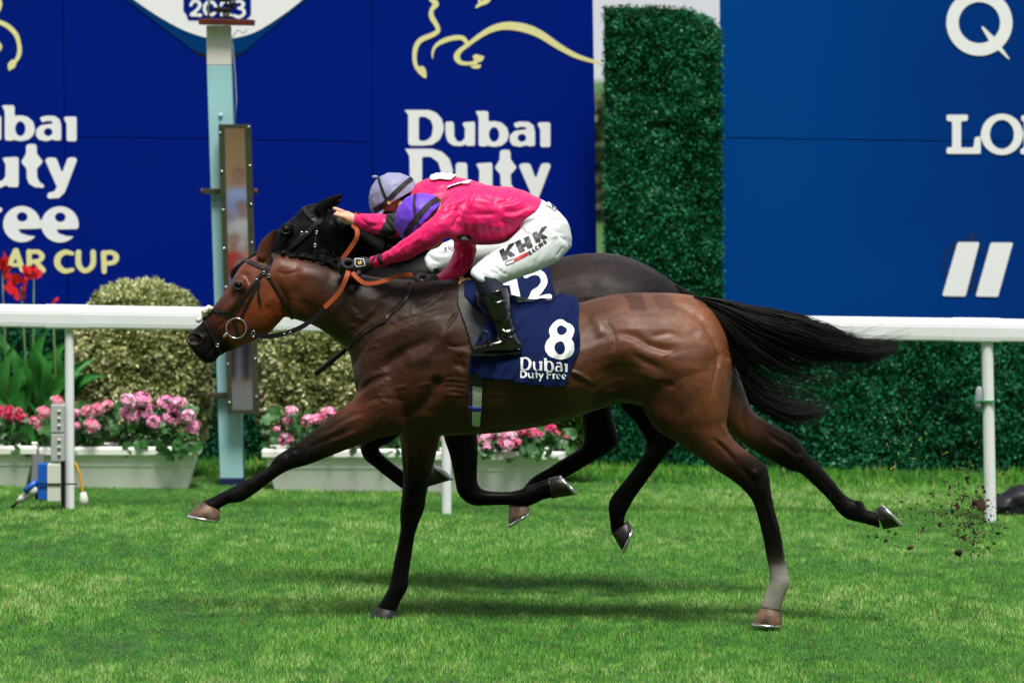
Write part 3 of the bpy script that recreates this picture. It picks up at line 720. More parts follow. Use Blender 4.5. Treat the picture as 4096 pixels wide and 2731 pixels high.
# ------------------------------------------------------------------ rounded variegated bushes
def bush(label, cx, ytop, ybot, rx, seed, Y=7.65, green=0.0, group='clipped bushes behind the planters'):
    s = (D + Y) / F; b = at(cx, ybot, Y); root = thing('bush', label, 'bush', b, group)
    RX = rx * s; HT = (ybot - ytop) * s; cz = b.z + HT * .52; RZ = HT * .5; r = np.random.default_rng(seed)
    core = MB(); core.blob((b.x, Y, cz), (RX * .88, RX * .78, RZ * .93), 20, 14); core.build('gap_shade_core', M['bush_core'], root, smooth=True)  # solid core, coloured dark for the shade between the leaves
    n = 6800; d = r.normal(0, 1, (n, 3)); d[:, 1] -= .5; d /= np.linalg.norm(d, axis=1, keepdims=True)
    dd = d.copy(); dd /= (np.abs(dd) ** 2.7).sum(1, keepdims=True) ** (1 / 2.7)
    base = dd * [RX, RX * .85, RZ] + [b.x, Y, cz]
    cl = noise3(base, 8, seed, 2); cl2 = noise3(base, 20, seed + 1, 1)
    P = base + d * (.035 * cl + .018 * cl2 + r.uniform(-.05, .010, n))[:, None]
    k = 6; Pk = np.repeat(P, k, 0); Dk = np.repeat(d, k, 0) * .75 + r.normal(0, .75, (n * k, 3)); Dk[:, 2] += .25
    V = leaf_quads(Pk, Dk, .038, .021, seed + 5)
    t = np.clip(np.repeat(.5 + .55 * cl + .2 * cl2, k) + r.normal(0, .24, n * k), 0, 1)
    pal = [(100, 116, 58), (148, 160, 94), (182, 188, 128), (210, 212, 162), (232, 232, 196)] if not green else [(20, 50, 14), (48, 92, 26), (84, 128, 44), (130, 160, 70)]
    fast_mesh('foliage', V, 4, M['leaf'], root, 'stuff', np.repeat(palette(t, pal), 4, 0))
    return root
bush('tall rounded cream and green bush left of the winning post', 565, 1152, 1870, 268, 41)
bush('rounded cream and green bush between winning post and horse chest', 1300, 1160, 1870, 262, 42)
bush('loose mid green bush half hidden behind the horses', 2240, 1560, 1860, 130, 43, green=1)

# ------------------------------------------------------------------ canna lilies at the left
def canna_leaf(length, width, curl, twist):
    V = []; Fc = []; n = 10
    for i in range(n + 1):
        t = i / n; wv = width * math.sin(math.pi * (t ** .8)) ** .8 * .5 if 0 < t < 1 else 0.004
        a = curl * t * t; c = Vector((length * t * math.sin(a), 0, length * t * math.cos(a)))
        for j, f in enumerate((-1, -.5, 0, .5, 1)):
            V.append((c.x + f * wv * math.cos(twist) * 1.0, f * wv * math.sin(twist) + abs(f) * wv * -.35 + .01 * math.sin(9 * t), c.z))
    for i in range(n):
        for j in range(4): Fc.append((i * 5 + j, i * 5 + j + 1, i * 5 + 6 + j, i * 5 + 5 + j))
    me = bpy.data.meshes.new('leaf'); me.from_pydata(V, [], Fc); me.materials.append(M['cleaf']); me.polygons.foreach_set('use_smooth', [True] * len(Fc)); me.update(); return me
CL = [canna_leaf(.52, .10, .25, .2), canna_leaf(.46, .115, .55, -.3), canna_leaf(.40, .08, -.4, .5), canna_leaf(.35, .12, 1.2, 0)]
def canna(label, px, ybase, flowers, leaves, seed):
    r = random.Random(seed); Y = 7.35; b = at(px, ybase, Y); root = thing('canna_lily', label, 'plant', b, 'red canna lilies behind the left planters')
    for fx, fy, sc in flowers:
        p = at(fx, fy, Y); MB().tube([b, (b + p) / 2 + Vector((.015, 0, 0)), p], [.012, .009, .005], 6).build('stem', M['stem'], root, smooth=True)
        for k in range(9):
            a = r.uniform(0, 6.28); t = r.uniform(-.5, 1.2); s = sc * r.uniform(.7, 1.1)
            MB().add([(0, 0, 0), (.30, -.05, .35), (.2, .1, .95), (-.05, 0, 1.1), (-.26, .06, .75), (-.2, 0, .3)], [(0, 1, 2, 3, 4, 5)])
            o = mesh('petal', [(0, 0, 0), (.30, -.12, .35), (.22, .1, .95), (-.05, 0, 1.15), (-.26, .12, .75), (-.2, -.1, .3)], [(0, 1, 2, 3), (0, 3, 4, 5)], M['red_petal'], None, smooth=True)
            o.location = p + Vector((r.uniform(-.3, .3) * sc, r.uniform(-.2, .2) * sc, r.uniform(-.9, .5) * sc)); o.scale = (s, s, s); o.rotation_euler = (r.uniform(-.7, .7), r.uniform(-1.1, 1.1), a); adopt(o, root)
    extra = [(px + r.uniform(-75, 75), r.uniform(1560, 1800), r.randrange(3), r.uniform(.7, 1.0), r.uniform(-.45, .45), r.uniform(-.9, .9)) for _ in range(7)]
    for lx, ly, which, sc, tilt, rz in leaves + extra:
        o = bpy.data.objects.new('leaf', CL[which]); COL.objects.link(o); o.location = at(lx, ly, Y + r.uniform(-.12, .12)); o.scale = (sc,) * 3; o.rotation_euler = (r.uniform(-.15, .15), tilt, rz); adopt(o, root)
canna('canna lily with red flowers, leftmost behind the rail', 20, 1850, [(8, 1072, .085)], [(10, 1690, 0, .95, -.1, .2), (45, 1640, 1, .9, .12, 0), (-40, 1700, 0, 1, -.3, .4), (90, 1800, 1, .8, .3, -.3), (20, 1500, 2, .8, .1, 0), (-20, 1760, 1, .8, -.5, 0)], 1)
canna('canna lily with the largest drooping red flower cluster', 110, 1850, [(84, 1150, .095), (136, 1085, .075)], [(120, 1650, 0, 1.0, .25, -.2), (150, 1600, 1, .9, .5, .3), (90, 1560, 2, .9, -.1, 0), (130, 1730, 3, .9, .9, 0), (95, 1690, 3, 1, 2.9, .3), (60, 1800, 0, .9, .02, .1)], 2)
canna('canna lily with a single low red bloom beside the rail post', 215, 1850, [(212, 1222, .04)], [(190, 1700, 0, .9, .55, 0), (220, 1640, 1, .9, .2, .4), (250, 1760, 3, .9, .8, 0), (200, 1560, 2, .8, .4, 0), (160, 1800, 0, .8, -.35, -.2), (270, 1700, 1, .7, .7, .2)], 3)

# ------------------------------------------------------------------ winning post with mirror
YW = 7.1
def X2(px, py, Y=YW): v = at(px, py, Y); return (v.x, v.z)
wp = thing('winning_post', 'pale blue winning post with white top, long mirror and camera platform', 'post', at(920, 1955, YW))
MB().slab([X2(881, 1960), X2(976, 1960), X2(974, 1912), X2(879, 1912)], YW - .012, YW + .152).build('post_base', M['navy'], wp, bevel=.004)
MB().slab([X2(880, 1913), X2(973, 1913), X2(925, 263), X2(827, 263)], YW, YW + .14).build('post_shaft', M['post_aqua'], wp, bevel=.006)
MB().slab([X2(827, 262), X2(925, 262), X2(920, 103), X2(825, 103)], YW, YW + .14).build('post_cap', M['post_white'], wp, bevel=.006)
MB().slab([X2(797, 99), X2(1012, 103), X2(1013, 80), X2(798, 75)], YW - .08, YW + .22).build('platform', M['wood_brown'], wp, bevel=.004)
v = at(883, 462, YW); MB().blob((v.x, YW - .004, v.z), (.014, .012, .014), 10, 6).build('bolt_head', M['post_aqua'], wp, smooth=True)
YM = YW - .12
fr = MB()
o1, o2, o3, o4 = (911, 1656), (1036, 1656), (1002, 498), (873, 498); i1, i2, i3, i4 = (929, 1638), (1012, 1638), (978, 513), (893, 513)
for q in ([o1, o2, i2, i1], [o2, o3, i3, i2], [o3, o4, i4, i3], [o4, o1, i1, i4]): fr.slab([X2(*p, YM) for p in q], YM, YM + .07)
mf = fr.build('mirror_frame', M['frame_olive'], wp)
for t in np.linspace(.04, .97, 8):
    for a, b in ((o1, o4), (o2, o3)):
        jx = (i1[0] - o1[0]) * .55 * (1 if a is o1 else -1); p = at(a[0] + (b[0] - a[0]) * t + jx * .8, a[1] + (b[1] - a[1]) * (t + (.02 if a is o2 else 0)), YM)
        MB().blob((p.x, YM - .003, p.z), (.008, .006, .008), 8, 5).build('bolt', M['steel'], mf, smooth=True)
gl = MB(); gq = [X2(*p, YM + .03) for p in (i1, i2, i3, i4)]; gl.add([(x, YM + .012 + .0298 * (z - gq[0][1]), z) for x, z in gq] + [(x, YM + .018 + .0298 * (z - gq[0][1]), z) for x, z in gq], [(0, 1, 2, 3), (7, 6, 5, 4), (0, 4, 5, 1), (1, 5, 6, 2), (2, 6, 7, 3), (3, 7, 4, 0)]); gl.build('mirror', M['mirror'], wp)
for yb, xa, xb in ((766, 802, 1030), (1580, 830, 1048)):
    p, q = at(xa, yb, YW - .03), at(xb, yb + 3, YW - .03); MB().box((p.x, YW - .048, p.z - .016), (q.x, YW - .004, p.z + .016)).build('mirror_bracket', M['frame_olive'], wp, bevel=.003)
    for x in (p.x + .01, q.x - .01): MB().blob((x, YW - .03, p.z), (.012, .03, .02), 8, 6).build('bolt', M['wood_brown'], wp, smooth=True)
MB().tube([at(988, 118, YW - .02), at(975, 135, YW - .02), at(950, 120, YW - .02), at(930, 150, YW - .02), at(941, 300, YW - .02), at(946, 400, YW - .02), at(940, 500, YW - .02)], .003, 5).build('wire', M['grey_plastic'], wp, smooth=True)
cm = thing('camera', 'small black finish line camera standing on the winning post platform', 'camera', at(905, 76, YW))
p = at(905, 74, YW)
MB().box((p.x - .045, YW - .03, p.z), (p.x + .04, YW + .05, p.z + .012)).build('mount', M['black_plastic'], cm, bevel=.003)
MB().tube([(p.x, YW, p.z + .012), (p.x - .002, YW, p.z + .04)], .022, 12).build('stand', M['grey_plastic'], cm, smooth=True)
MB().box((p.x - .075, YW - .03, p.z + .036), (p.x + .03, YW + .03, p.z + .066)).build('camera_body', M['black_plastic'], cm, bevel=.008)
MB().tube([(p.x + .02, YW - .0, p.z + .062), (p.x + .045, YW - .01, p.z + .10)], [.018, .024], 14).build('lens', M['black_plastic'], cm, smooth=True)
MB().box((p.x - .05, YW - .02, p.z + .098), (p.x + .04, YW + .03, p.z + .13)).build('camera_top', M['black_plastic'], cm, bevel=.008)
MB().tube([(p.x - .0, YW, p.z + .06), (p.x - .0, YW, p.z + .11)], .006, 8).build('bracket', M['black_plastic'], cm, smooth=True)
sg = thing('camera', 'slim aluminium rod camera arm beside the finish line camera', 'camera arm', at(835, 78, YW)); 
MB().tube([at(833, 76, YW), at(838, -40, YW)], .008, 8).build('rod', M['steel'], sg, smooth=True); MB().box((at(828, 0, YW).x, YW - .02, at(828, 76, YW).z), (at(845, 0, YW).x, YW + .02, at(828, 64, YW).z)).build('clamp', M['black_plastic'], sg)

# ------------------------------------------------------------------ electrics on the left post
YE = YR - .06
def ebox(name, label, x0, y0, x1, y1, m, sockets=True):
    a, b = at(x0, y1, YE), at(x1, y0, YE); root = thing(name, label, 'socket box', ((a.x + b.x) / 2, YE, a.z), 'grey socket boxes on the rail post')
    MB().box((a.x, YE - .05, a.z), (b.x, YE + .02, b.z)).build('case', m, root, bevel=.006)
    for k in range(3):
        z = b.z - (b.z - a.z) * (.24 + .26 * k); cx = a.x + (b.x - a.x) * .6
        MB().tube([(cx, YE - .051, z), (cx, YE - .056, z)], .010, 14).build('socket', M['cream_plastic'], root, smooth=True)
        MB().box((cx - .006, YE - .0575, z - .003), (cx + .006, YE - .0563, z + .003)).build('socket_slot', M['black_plastic'], root)
    return root
ebox('socket_box', 'upper grey socket box on the left rail post', 206, 1617, 262, 1728, M['grey_plastic'])
ebox('socket_box', 'lower grey socket box on the left rail post', 207, 1732, 262, 1842, M['grey_plastic'])
a, b = at(154, 2003, YE), at(246, 1852, YE)
pb = thing('power_box', 'blue and pale grey power box strapped low on the left rail post', 'power box', ((a.x + b.x) / 2, YE, a.z))
mx = at(192, 1900, YE).x
MB().box((a.x, YE - .05, a.z + .01), (mx - .001, YE + .04, b.z)).build('blue_half', M['blue_plastic'], pb, bevel=.006)
MB().box((mx, YE - .055, a.z), (b.x, YE + .04, b.z)).build('grey_half', M['cream_plastic'], pb, bevel=.006)
MB().box((b.x + .001, YE - .03, a.z - .03), (b.x + .022, YE + .03, b.z + .02)).build('back_plate', M['black_plastic'], pb)
q = at(150, 1935, YE - .06); q2 = at(310, 1937, YE - .06)
MB().box((q.x, YE - .062, q.z - .004), (q2.x, YE - .057, q.z + .004)).build('cable_tie', M['black_plastic'], pb)
pl = thing('plug', 'white and blue industrial plug lying on the grass below the power box', 'plug', at(110, 2010, YE))
A_, B_ = at(150, 1950, YE), at(72, 2005, YE); MB().tube([A_, A_ * .7 + B_ * .3, A_ * .65 + B_ * .35, A_ * .2 + B_ * .8, B_], [.034, .034, .026, .022, .015], 14).build('plug_body', M['cream_plastic'], pl, smooth=True)
MB().tube([at(148, 1925, YE - .02), at(98, 1966, YE - .02)], .019, 12).build('plug_cap', M['blue_plastic'], pl, smooth=True)
MB().tube([at(160, 1945, YE), at(150, 1962, YE), at(162, 1990, YE)], .028, 12).build('gland', M['black_plastic'], pl, smooth=True)
MB().tube([B_, at(58, 2020, YE), at(40, 2030, YE + .1), at(-40, 2034, YE + .3)], .009, 8).build('cable', M['black_plastic'], pl, smooth=True)
yc = thing('power_lead', 'yellow cable hanging behind the left rail post to a white plug', 'cable', at(332, 2020, YR + .06))
MB().tube([at(285, 1840, YR + .06), at(303, 1856, YR + .06), at(318, 1895, YR + .06), at(328, 1950, YR + .06), at(334, 1990, YR + .06)], .008, 8).build('cable', M['yellow_rubber'], yc, smooth=True)
MB().tube([at(333, 1968, YR + .05), at(336, 2000, YR + .05), at(334, 2022, YR + .05)], [.016, .026, .022], 12).build('plug_end', M['cream_plastic'], yc, smooth=True)
st = thing('strap', 'grey drainpipe strip hanging between the two left planters', 'strip', at(150, 1930, YP - .05))
MB().slab([X2(124, 1930, YP - .03), X2(165, 1930, YP - .03), X2(178, 1815, YP - .03), X2(132, 1815, YP - .03)], YP - .03, YP - .02).build('strip', mat('grey_strip', (128, 130, 140), .5), st)

# microphone on the right post, black sack, peg
mc = thing('microphone', 'small grey fluffy microphone tied with green string to the right rail post', 'microphone', at(3914, 1640, YR - .03))
p, q = at(3917, 1545, YR - .02), at(3912, 1640, YR - .02)
MB().tube([q, q * .8 + p * .2, q * .5 + p * .5, q * .15 + p * .85, p], [.014, .021, .022, .019, .008], 12).build('wind_shield', M['fluff'], mc, smooth=True)
MB().tube([at(3925, 1545, YR), at(3922, 1640, YR)], .008, 8).build('mount', M['black_plastic'], mc, smooth=True)
a = at(3903, 1602, YR); b = at(3979, 1602, YR); MB().box((a.x, YR - .045, a.z - .004), (b.x, YR + .035, a.z + .004)).build('string', M['green_tie'], mc)
r_ = np.random.default_rng(5)
sk = MB(); base = at(4100, 2062, YR + .5); lumps = MB()
for dx, dz, rx, rz in ((-.12, .06, .10, .07), (0, .09, .14, .09), (.14, .08, .15, .09), (.02, .03, .2, .05), (-.1, .02, .06, .05)): lumps.blob((base.x + dx, YR + .5, base.z + dz), (rx, .12, rz), 14, 10)
me = fuse(lumps, .012, 2); V = coords(me); N = normals(me); set_coords(me, V + N * (.012 * noise3(V, 16, 4, 2))[:, None])
tag(link_mesh('sandbag', me, M['bag_black']), 'crumpled black sack lying on the grass behind the right rail post', 'sack')
pg = at(3160, 1893, 8.5); MB().box((pg.x - .02, 8.48, pg.z - .03), (pg.x + .025, 8.53, pg.z + .06)).build('peg', M['black_plastic'], None, bevel=.004)
tag(bpy.data.objects['peg'], 'short black peg foot under the low hedge', 'peg')

# ------------------------------------------------------------------ spectators across the track, seen only in the mirror
def spectator(label, x, y, z0, shirt, legs, hair, hgt=1.72, seed=0):
    root = thing('person', label, 'person', (x, y, z0), 'spectators reflected in the mirror'); k = hgt / 1.72; P = lambda a, b, c: Vector((x + a * k, y + b * k, z0 + c * k))
    def limb(mb, pts, rs): mb.tube([P(*q) for q in catmull(pts, 4)], list(np.interp(np.linspace(0, 1, (len(pts) - 1) * 4 + 1), np.linspace(0, 1, len(rs)), [r * k for r in rs])), 12)
    def torso(mb, g=0.0):
        mb.blob(P(0, 0, 1.28), ((.185 + g) * k, (.115 + g) * k, .22 * k), 18, 12); mb.blob(P(0, 0, 1.05), ((.155 + g) * k, (.11 + g) * k, .2 * k), 18, 12)
    def arms(mb, g=0.0, to=3):
        for s in (-1, 1): limb(mb, [(s * .17, 0, 1.42), (s * .25, 0, 1.20), (s * .24, .12, .98), (s * .10, .25, 1.08)][:to + 1], [.055 + g, .045 + g, .036 + g, .028 + g])
    def leg(mb, g=0.0):
        mb.blob(P(0, 0, .92), ((.165 + g) * k, (.12 + g) * k, .14 * k), 18, 12)
        for s in (-1, 1): limb(mb, [(s * .09, 0, .9), (s * .10, .02, .5), (s * .10, 0, .07)], [.085 + g, .06 + g, .045 + g])
    b = MB(); torso(b); arms(b); leg(b)
    for s in (-1, 1):
        b.blob(P(s * .10, .05, .04), (.045 * k, .12 * k, .04 * k), 10, 8); b.blob(P(s * .09, .28, 1.09), (.035 * k, .05 * k, .03 * k), 10, 8)
        for i in range(4): limb(b, [(s * (.075 + .014 * i), .30, 1.10 - .005 * i), (s * (.07 + .012 * i), .34, 1.09), (s * (.06 + .01 * i), .345, 1.06)], [.009, .008, .007])
    limb(b, [(0, 0, 1.4), (0, .01, 1.55)], [.055, .05]); b.blob(P(0, .01, 1.62), (.075 * k, .09 * k, .105 * k), 16, 12); b.blob(P(0, .10, 1.61), (.015 * k, .02 * k, .022 * k), 8, 6)
    link_mesh('body', fuse(b, .012, 2), SKIN_, root)
    t = MB(); torso(t, .012); arms(t, .012, 2); link_mesh('shirt', fuse(t, .014, 2), shirt, root)
    t = MB(); leg(t, .012); link_mesh('trousers', fuse(t, .014, 2), legs, root)
    MB().blob(P(0, -.015, 1.655), (.085 * k, .09 * k, .09 * k), 14, 10).build('hair', hair, root, smooth=True)
SKIN_ = mat('spectator_skin', (214, 160, 132), .55)
cl_ = {k: mat('cloth_' + k, c, .8) for k, c in dict(beige=(236, 190, 140), blue=(40, 140, 225), pale=(190, 205, 250), white=(240, 238, 234), red=(232, 50, 34), pink=(246, 160, 140), dark=(30, 34, 48), straw=(220, 190, 140), brown=(90, 60, 40)).items()}
gs_ = thing('grandstand', 'stepped grandstand across the track, seen in the mirror, enlarged to block sky light', 'grandstand', (-2.2, -31, 0)); cz_ = mat('concrete', (176, 174, 168), .85, var=.1)
for i in range(4): MB().box((-6, -30.2 - 1.0 * i - (1.0 if i < 3 else 2.0), -.2 + (0.002 * i)), (2, -30.2 - 1.0 * i - .002, .45 * (i + 1))).build('step', cz_, gs_)
MB().box((-70, -37.6, -.5), (60, -36.6, 27)).build('facade', mat('stand_wall', (250, 206, 156), .85, var=.08), gs_)  # facade, roof and balconies scaled up to block sky light from the camera side
MB().box((-72, -38, 27), (62, -27, 27.6)).build('roof', cz_, gs_)
for k_ in range(5): MB().box((-70, -36.58, 5.2 + 4.4 * k_), (60, -34.2, 5.5 + 4.4 * k_)).build('balcony', cz_, gs_)
gl_ = mat('stand_glass', (60, 72, 80), .1, spec=.6)
for k_ in range(5):
    for j_ in range(16): MB().box((-68 + 8 * j_, -36.57, 6.6 + 4.4 * k_), (-60.6 + 8 * j_, -36.5, 9.2 + 4.4 * k_)).build('window', gl_, gs_)
for i in range(4): MB().box((-66, -30.2 - 1.0 * i - (1.0 if i < 3 else 2.0), -.9), (-6.01, -30.2 - 1.0 * i - .002, .45 * (i + 1))).build('step', cz_, gs_); MB().box((2.01, -30.2 - 1.0 * i - (1.0 if i < 3 else 2.0), -.9), (58, -30.2 - 1.0 * i - .002, .45 * (i + 1))).build('step', cz_, gs_)
for lab, xx, tier, sh, lg, hr, hg in (('spectator in a pale blue shirt on the top step of the mirrored stand', -3.95, 3, 'pale', 'white', 'dark', 1.74), ('spectator in a white top and straw hat on the second highest mirrored step', -3.84, 2, 'white', 'beige', 'brown', 1.70),
                                ('spectator in a red top on the middle of the mirrored steps', -3.90, 1, 'red', 'blue', 'brown', 1.66), ('spectator in a bright blue shirt on the lowest mirrored step', -3.76, 0, 'blue', 'dark', 'dark', 1.76), ('spectator in a pink top half seen at the side of the mirror', -3.62, 1, 'pink', 'dark', 'straw', 1.68)):
    spectator(lab, xx, -30.7 - tier, .45 * (tier + 1), cl_[sh], cl_[lg], cl_[hr], hg)
# ------------------------------------------------------------------ horses
def coat_mat(name, rough, spec):
    m = mat(name, (60, 35, 22), rough, attr='coat', spec=spec, var=.20, vscale=60, bump=.10, bscale=260, stretch=(.45, 1, 1))
    n, l = m.node_tree.nodes, m.node_tree.links; b = n['Principled BSDF']
    t = n.new('ShaderNodeTexNoise'); t.inputs['Scale'].default_value = 9; t.inputs['Detail'].default_value = 5
    tc = n.new('ShaderNodeTexCoord'); l.new(tc.outputs['Object'], t.inputs['Vector'])
    r = n.new('ShaderNodeMapRange'); r.inputs[1].default_value = .35; r.inputs[2].default_value = .65; r.inputs[3].default_value = rough - .10; r.inputs[4].default_value = rough + .14
    l.new(t.outputs[0], r.inputs[0]); l.new(r.outputs[0], b.inputs['Roughness'])
    at_ = n.new('ShaderNodeAttribute'); at_.attribute_name = 'coat'; q = n.new('ShaderNodeMapRange')       # the black points are duller than the oiled brown coat
    q.inputs[1].default_value = .004; q.inputs[2].default_value = .05; q.inputs[3].default_value = spec * .28; q.inputs[4].default_value = spec
    l.new(at_.outputs['Fac'], q.inputs[0]); l.new(q.outputs[0], b.inputs['Specular IOR Level'])
    t2 = n.new('ShaderNodeTexNoise'); t2.inputs['Scale'].default_value = 34; t2.inputs['Detail'].default_value = 4; l.new(tc.outputs['Object'], t2.inputs['Vector'])
    b2 = n.new('ShaderNodeBump'); b2.inputs['Strength'].default_value = .06; b2.inputs['Distance'].default_value = .01; l.new(t2.outputs[0], b2.inputs['Height'])
    old = b.inputs['Normal'].links[0].from_socket; l.new(old, b2.inputs['Normal']); l.new(b2.outputs[0], b.inputs['Normal'])
    return m
M['coat_bay'] = coat_mat('bay_coat', .50, .42)
M['coat_black'] = coat_mat('black_coat', .45, .22)
M['hoof'] = mat('hoof_horn', (34, 30, 29), .45, var=.5, vscale=14, bump=.2, bscale=50)
M['hoof_pale'] = mat('pale_hoof_horn', (96, 74, 55), .5, var=.85, vscale=22, bump=.2, bscale=50)
M['shoe'] = mat('horseshoe_metal', (215, 217, 220), .28, metal=1)
M['eye'] = mat('horse_eye', (7, 5, 5), .22, spec=.22)
M['nostril'] = mat('nostril', (34, 12, 14), .4)
M['hair'] = mat('black_hair', (11, 10, 12), .5, spec=.16)
M['leather'] = mat('black_leather', (22, 21, 25), .38, spec=.4, bump=.1, bscale=90)
M['rein_orange'] = mat('orange_rubber_rein', (188, 84, 38), .6, bump=.5, bscale=220)
M['fleece'] = mat('white_fleece', (222, 218, 206), .95, bump=.8, bscale=90)

def hooves(root, Y, specs, shoes=True):
    """coronet pair, sole pair, offset, pale?"""
    for (fx, fy, bx, by, sx, sy, tx, ty, yo, pale) in specs:
        # coronet front, coronet back, sole toe, sole heel
        hm = MB(); n = 18; rings = []
        for t, gw in ((0, .030), (.12, .037), (.55, .049), (.97, .058), (1.0, .056)):
            A = at(fx + (sx - fx) * t, fy + (sy - fy) * t, Y + yo); B = at(bx + (tx - bx) * t, by + (ty - by) * t, Y + yo)
            c = (A + B) / 2; h = (A - B) / 2; ring = []
            for j in range(n):
                a = 2 * math.pi * j / n; cs = math.cos(a); ring.append(c + h * cs + Vector((0, gw * math.sin(a) * (1 - .12 * cs), 0)))
            rings.append(ring)
        V = [p for r in rings for p in r]; Fc = []
        for i in range(len(rings) - 1):
            for j in range(n): Fc.append((i * n + j, i * n + (j + 1) % n, (i + 1) * n + (j + 1) % n, (i + 1) * n + j))
        Fc += [tuple(range(n)), tuple(range(len(V) - 1, len(V) - n - 1, -1))]
        ho = mesh('hoof', V, Fc, M['hoof_pale' if pale else 'hoof'], root, smooth=True)
        A, B = at(sx, sy, Y + yo), at(tx, ty, Y + yo); c = (A + B) / 2; h = (A - B) / 2
        cor = (at(fx, fy, Y + yo) + at(bx, by, Y + yo)) / 2; out = (c - cor).normalized(); pts = []
        for j in range(17):
            a = math.radians(-150 + 300 * j / 16); pts.append(c + h * math.cos(a) * .95 + Vector((0, .053 * math.sin(a), 0)) + out * .004)
        MB().tube(pts, .008, 6).build('horseshoe', M['shoe'], ho, smooth=True)

# ---- the near, bay horse
YN = 0.0
nb = MB()
TORSO = [(1412, 1455, 1428, 1570, .09), (1445, 1330, 1465, 1640, .165), (1500, 1215, 1535, 1700, .205), (1600, 1135, 1620, 1732, .23), (1700, 1122, 1715, 1742, .24), (1850, 1120, 1850, 1740, .25),
         (2000, 1165, 1990, 1730, .285), (2150, 1200, 2140, 1710, .30), (2300, 1212, 2290, 1672, .295), (2400, 1188, 2400, 1634, .28), (2500, 1173, 2500, 1610, .28), (2620, 1170, 2640, 1640, .285),
         (2720, 1174, 2760, 1640, .27), (2800, 1190, 2845, 1640, .235), (2862, 1243, 2900, 1600, .185), (2902, 1325, 2924, 1545, .12), (2921, 1410, 2928, 1480, .05)]
loft(nb, TORSO, YN, n=30, k=-.16, cap=.3)
loft(nb, [(2545, 1360, 2926, 1440, .12, -.12), (2555, 1500, 2922, 1560, .135, -.14), (2575, 1640, 2912, 1655, .12, -.15), (2630, 1720, 2908, 1700, .10, -.15), (2703, 1765, 2924, 1743, .085, -.15), (2790, 1826, 2962, 1783, .07, -.15), (2862, 1878, 3012, 1820, .06, -.15),
          (2935, 1926, 3062, 1860, .053, -.15), (2985, 1972, 3078, 1905, .048, -.15), (3013, 2012, 3083, 1955, .042, -.15), (3031, 2068, 3097, 2028, .034, -.15), (3047, 2131, 3121, 2118, .030, -.15), (3066, 2228, 3139, 2224, .030, -.15),
          (3076, 2285, 3152, 2284, .034, -.15), (3078, 2330, 3160, 2330, .037, -.15), (3060, 2375, 3138, 2388, .032, -.15), (3046, 2410, 3125, 2428, .034, -.15), (3040, 2430, 3122, 2445, .034, -.15)], YN, n=22)
loft(nb, [(2640, 1480, 2915, 1380, .10, .12), (2760, 1640, 2955, 1490, .11, .13), (2860, 1705, 2985, 1580, .095, .13), (2932, 1745, 3011, 1641, .075, .13), (2995, 1791, 3058, 1678, .065, .13), (3074, 1838, 3125, 1716, .058, .13), (3150, 1877, 3183, 1747, .052, .13),
          (3205, 1896, 3232, 1812, .046, .13), (3256, 1941, 3284, 1866, .038, .13), (3312, 1996, 3338, 1928, .032, .13), (3355, 2050, 3384, 1982, .032, .13), (3392, 2078, 3434, 2006, .036, .13), (3452, 2092, 3464, 2035, .032, .13), (3500, 2106, 3498, 2046, .034, .13), (3520, 2112, 3508, 2046, .034, .13)], YN, n=22)
loft(nb, [(1465, 1400, 1660, 1600, .10, -.12), (1430, 1560, 1620, 1720, .10, -.13), (1385, 1618, 1530, 1748, .085, -.13), (1296, 1687, 1405, 1792, .065, -.13), (1242, 1731, 1323, 1823, .056, -.13), (1188, 1769, 1255, 1851, .048, -.13), (1136, 1803, 1199, 1868, .045, -.13),
          (1100, 1828, 1168, 1876, .044, -.13), (1074, 1866, 1122, 1898, .037, -.13), (1025, 1898, 1075, 1932, .031, -.13), (975, 1922, 1026, 1969, .029, -.13), (942, 1940, 992, 1993, .032, -.13), (915, 1954, 962, 2008, .036, -.13), (884, 1969, 922, 2012, .031, -.13), (850, 1987, 890, 2026, .030, -.13), (816, 2003, 877, 2034, .034, -.13), (806, 2010, 872, 2040, .034, -.13)], YN, n=22)
loft(nb, [(1560, 1560, 1800, 1560, .10, .12), (1590, 1690, 1775, 1700, .088, .13), (1600, 1760, 1757, 1760, .075, .13), (1606, 1834, 1741, 1834, .062, .13), (1613, 1915, 1722, 1900, .052, .13), (1606, 1990, 1708, 1965, .047, .13), (1599, 2055, 1698, 2035, .048, .13),
          (1602, 2105, 1674, 2094, .040, .13), (1594, 2159, 1658, 2150, .032, .13), (1578, 2229, 1646, 2229, .030, .13), (1567, 2290, 1636, 2292, .032, .13), (1556, 2340, 1632, 2348, .037, .13), (1536, 2382, 1604, 2400, .032, .13), (1516, 2412, 1588, 2434, .034, .13), (1510, 2425, 1584, 2448, .034, .13)], YN, n=22)
loft(nb, [(1092, 1008, 1135, 1268, .075), (1150, 1023, 1175, 1276, .085), (1250, 1040, 1262, 1306, .095), (1350, 1072, 1336, 1355, .105), (1450, 1098, 1390, 1398, .125), (1560, 1113, 1410, 1465, .15), (1680, 1120, 1445, 1560, .18), (1800, 1122, 1560, 1660, .19)], YN, n=24)
loft(nb, [(1115, 1025, 1142, 1230, .07), (1060, 1010, 1132, 1272, .083), (1010, 1028, 1105, 1303, .092), (965, 1062, 1075, 1335, .10), (930, 1114, 1030, 1355, .095), (900, 1162, 992, 1376, .082), (868, 1208, 950, 1392, .068), (836, 1252, 915, 1406, .058), (800, 1296, 882, 1420, .052), (766, 1325, 858, 1447, .052), (749, 1345, 828, 1452, .048), (745, 1357, 795, 1434, .042), (750, 1372, 777, 1404, .026)], YN, n=24, e=.92)
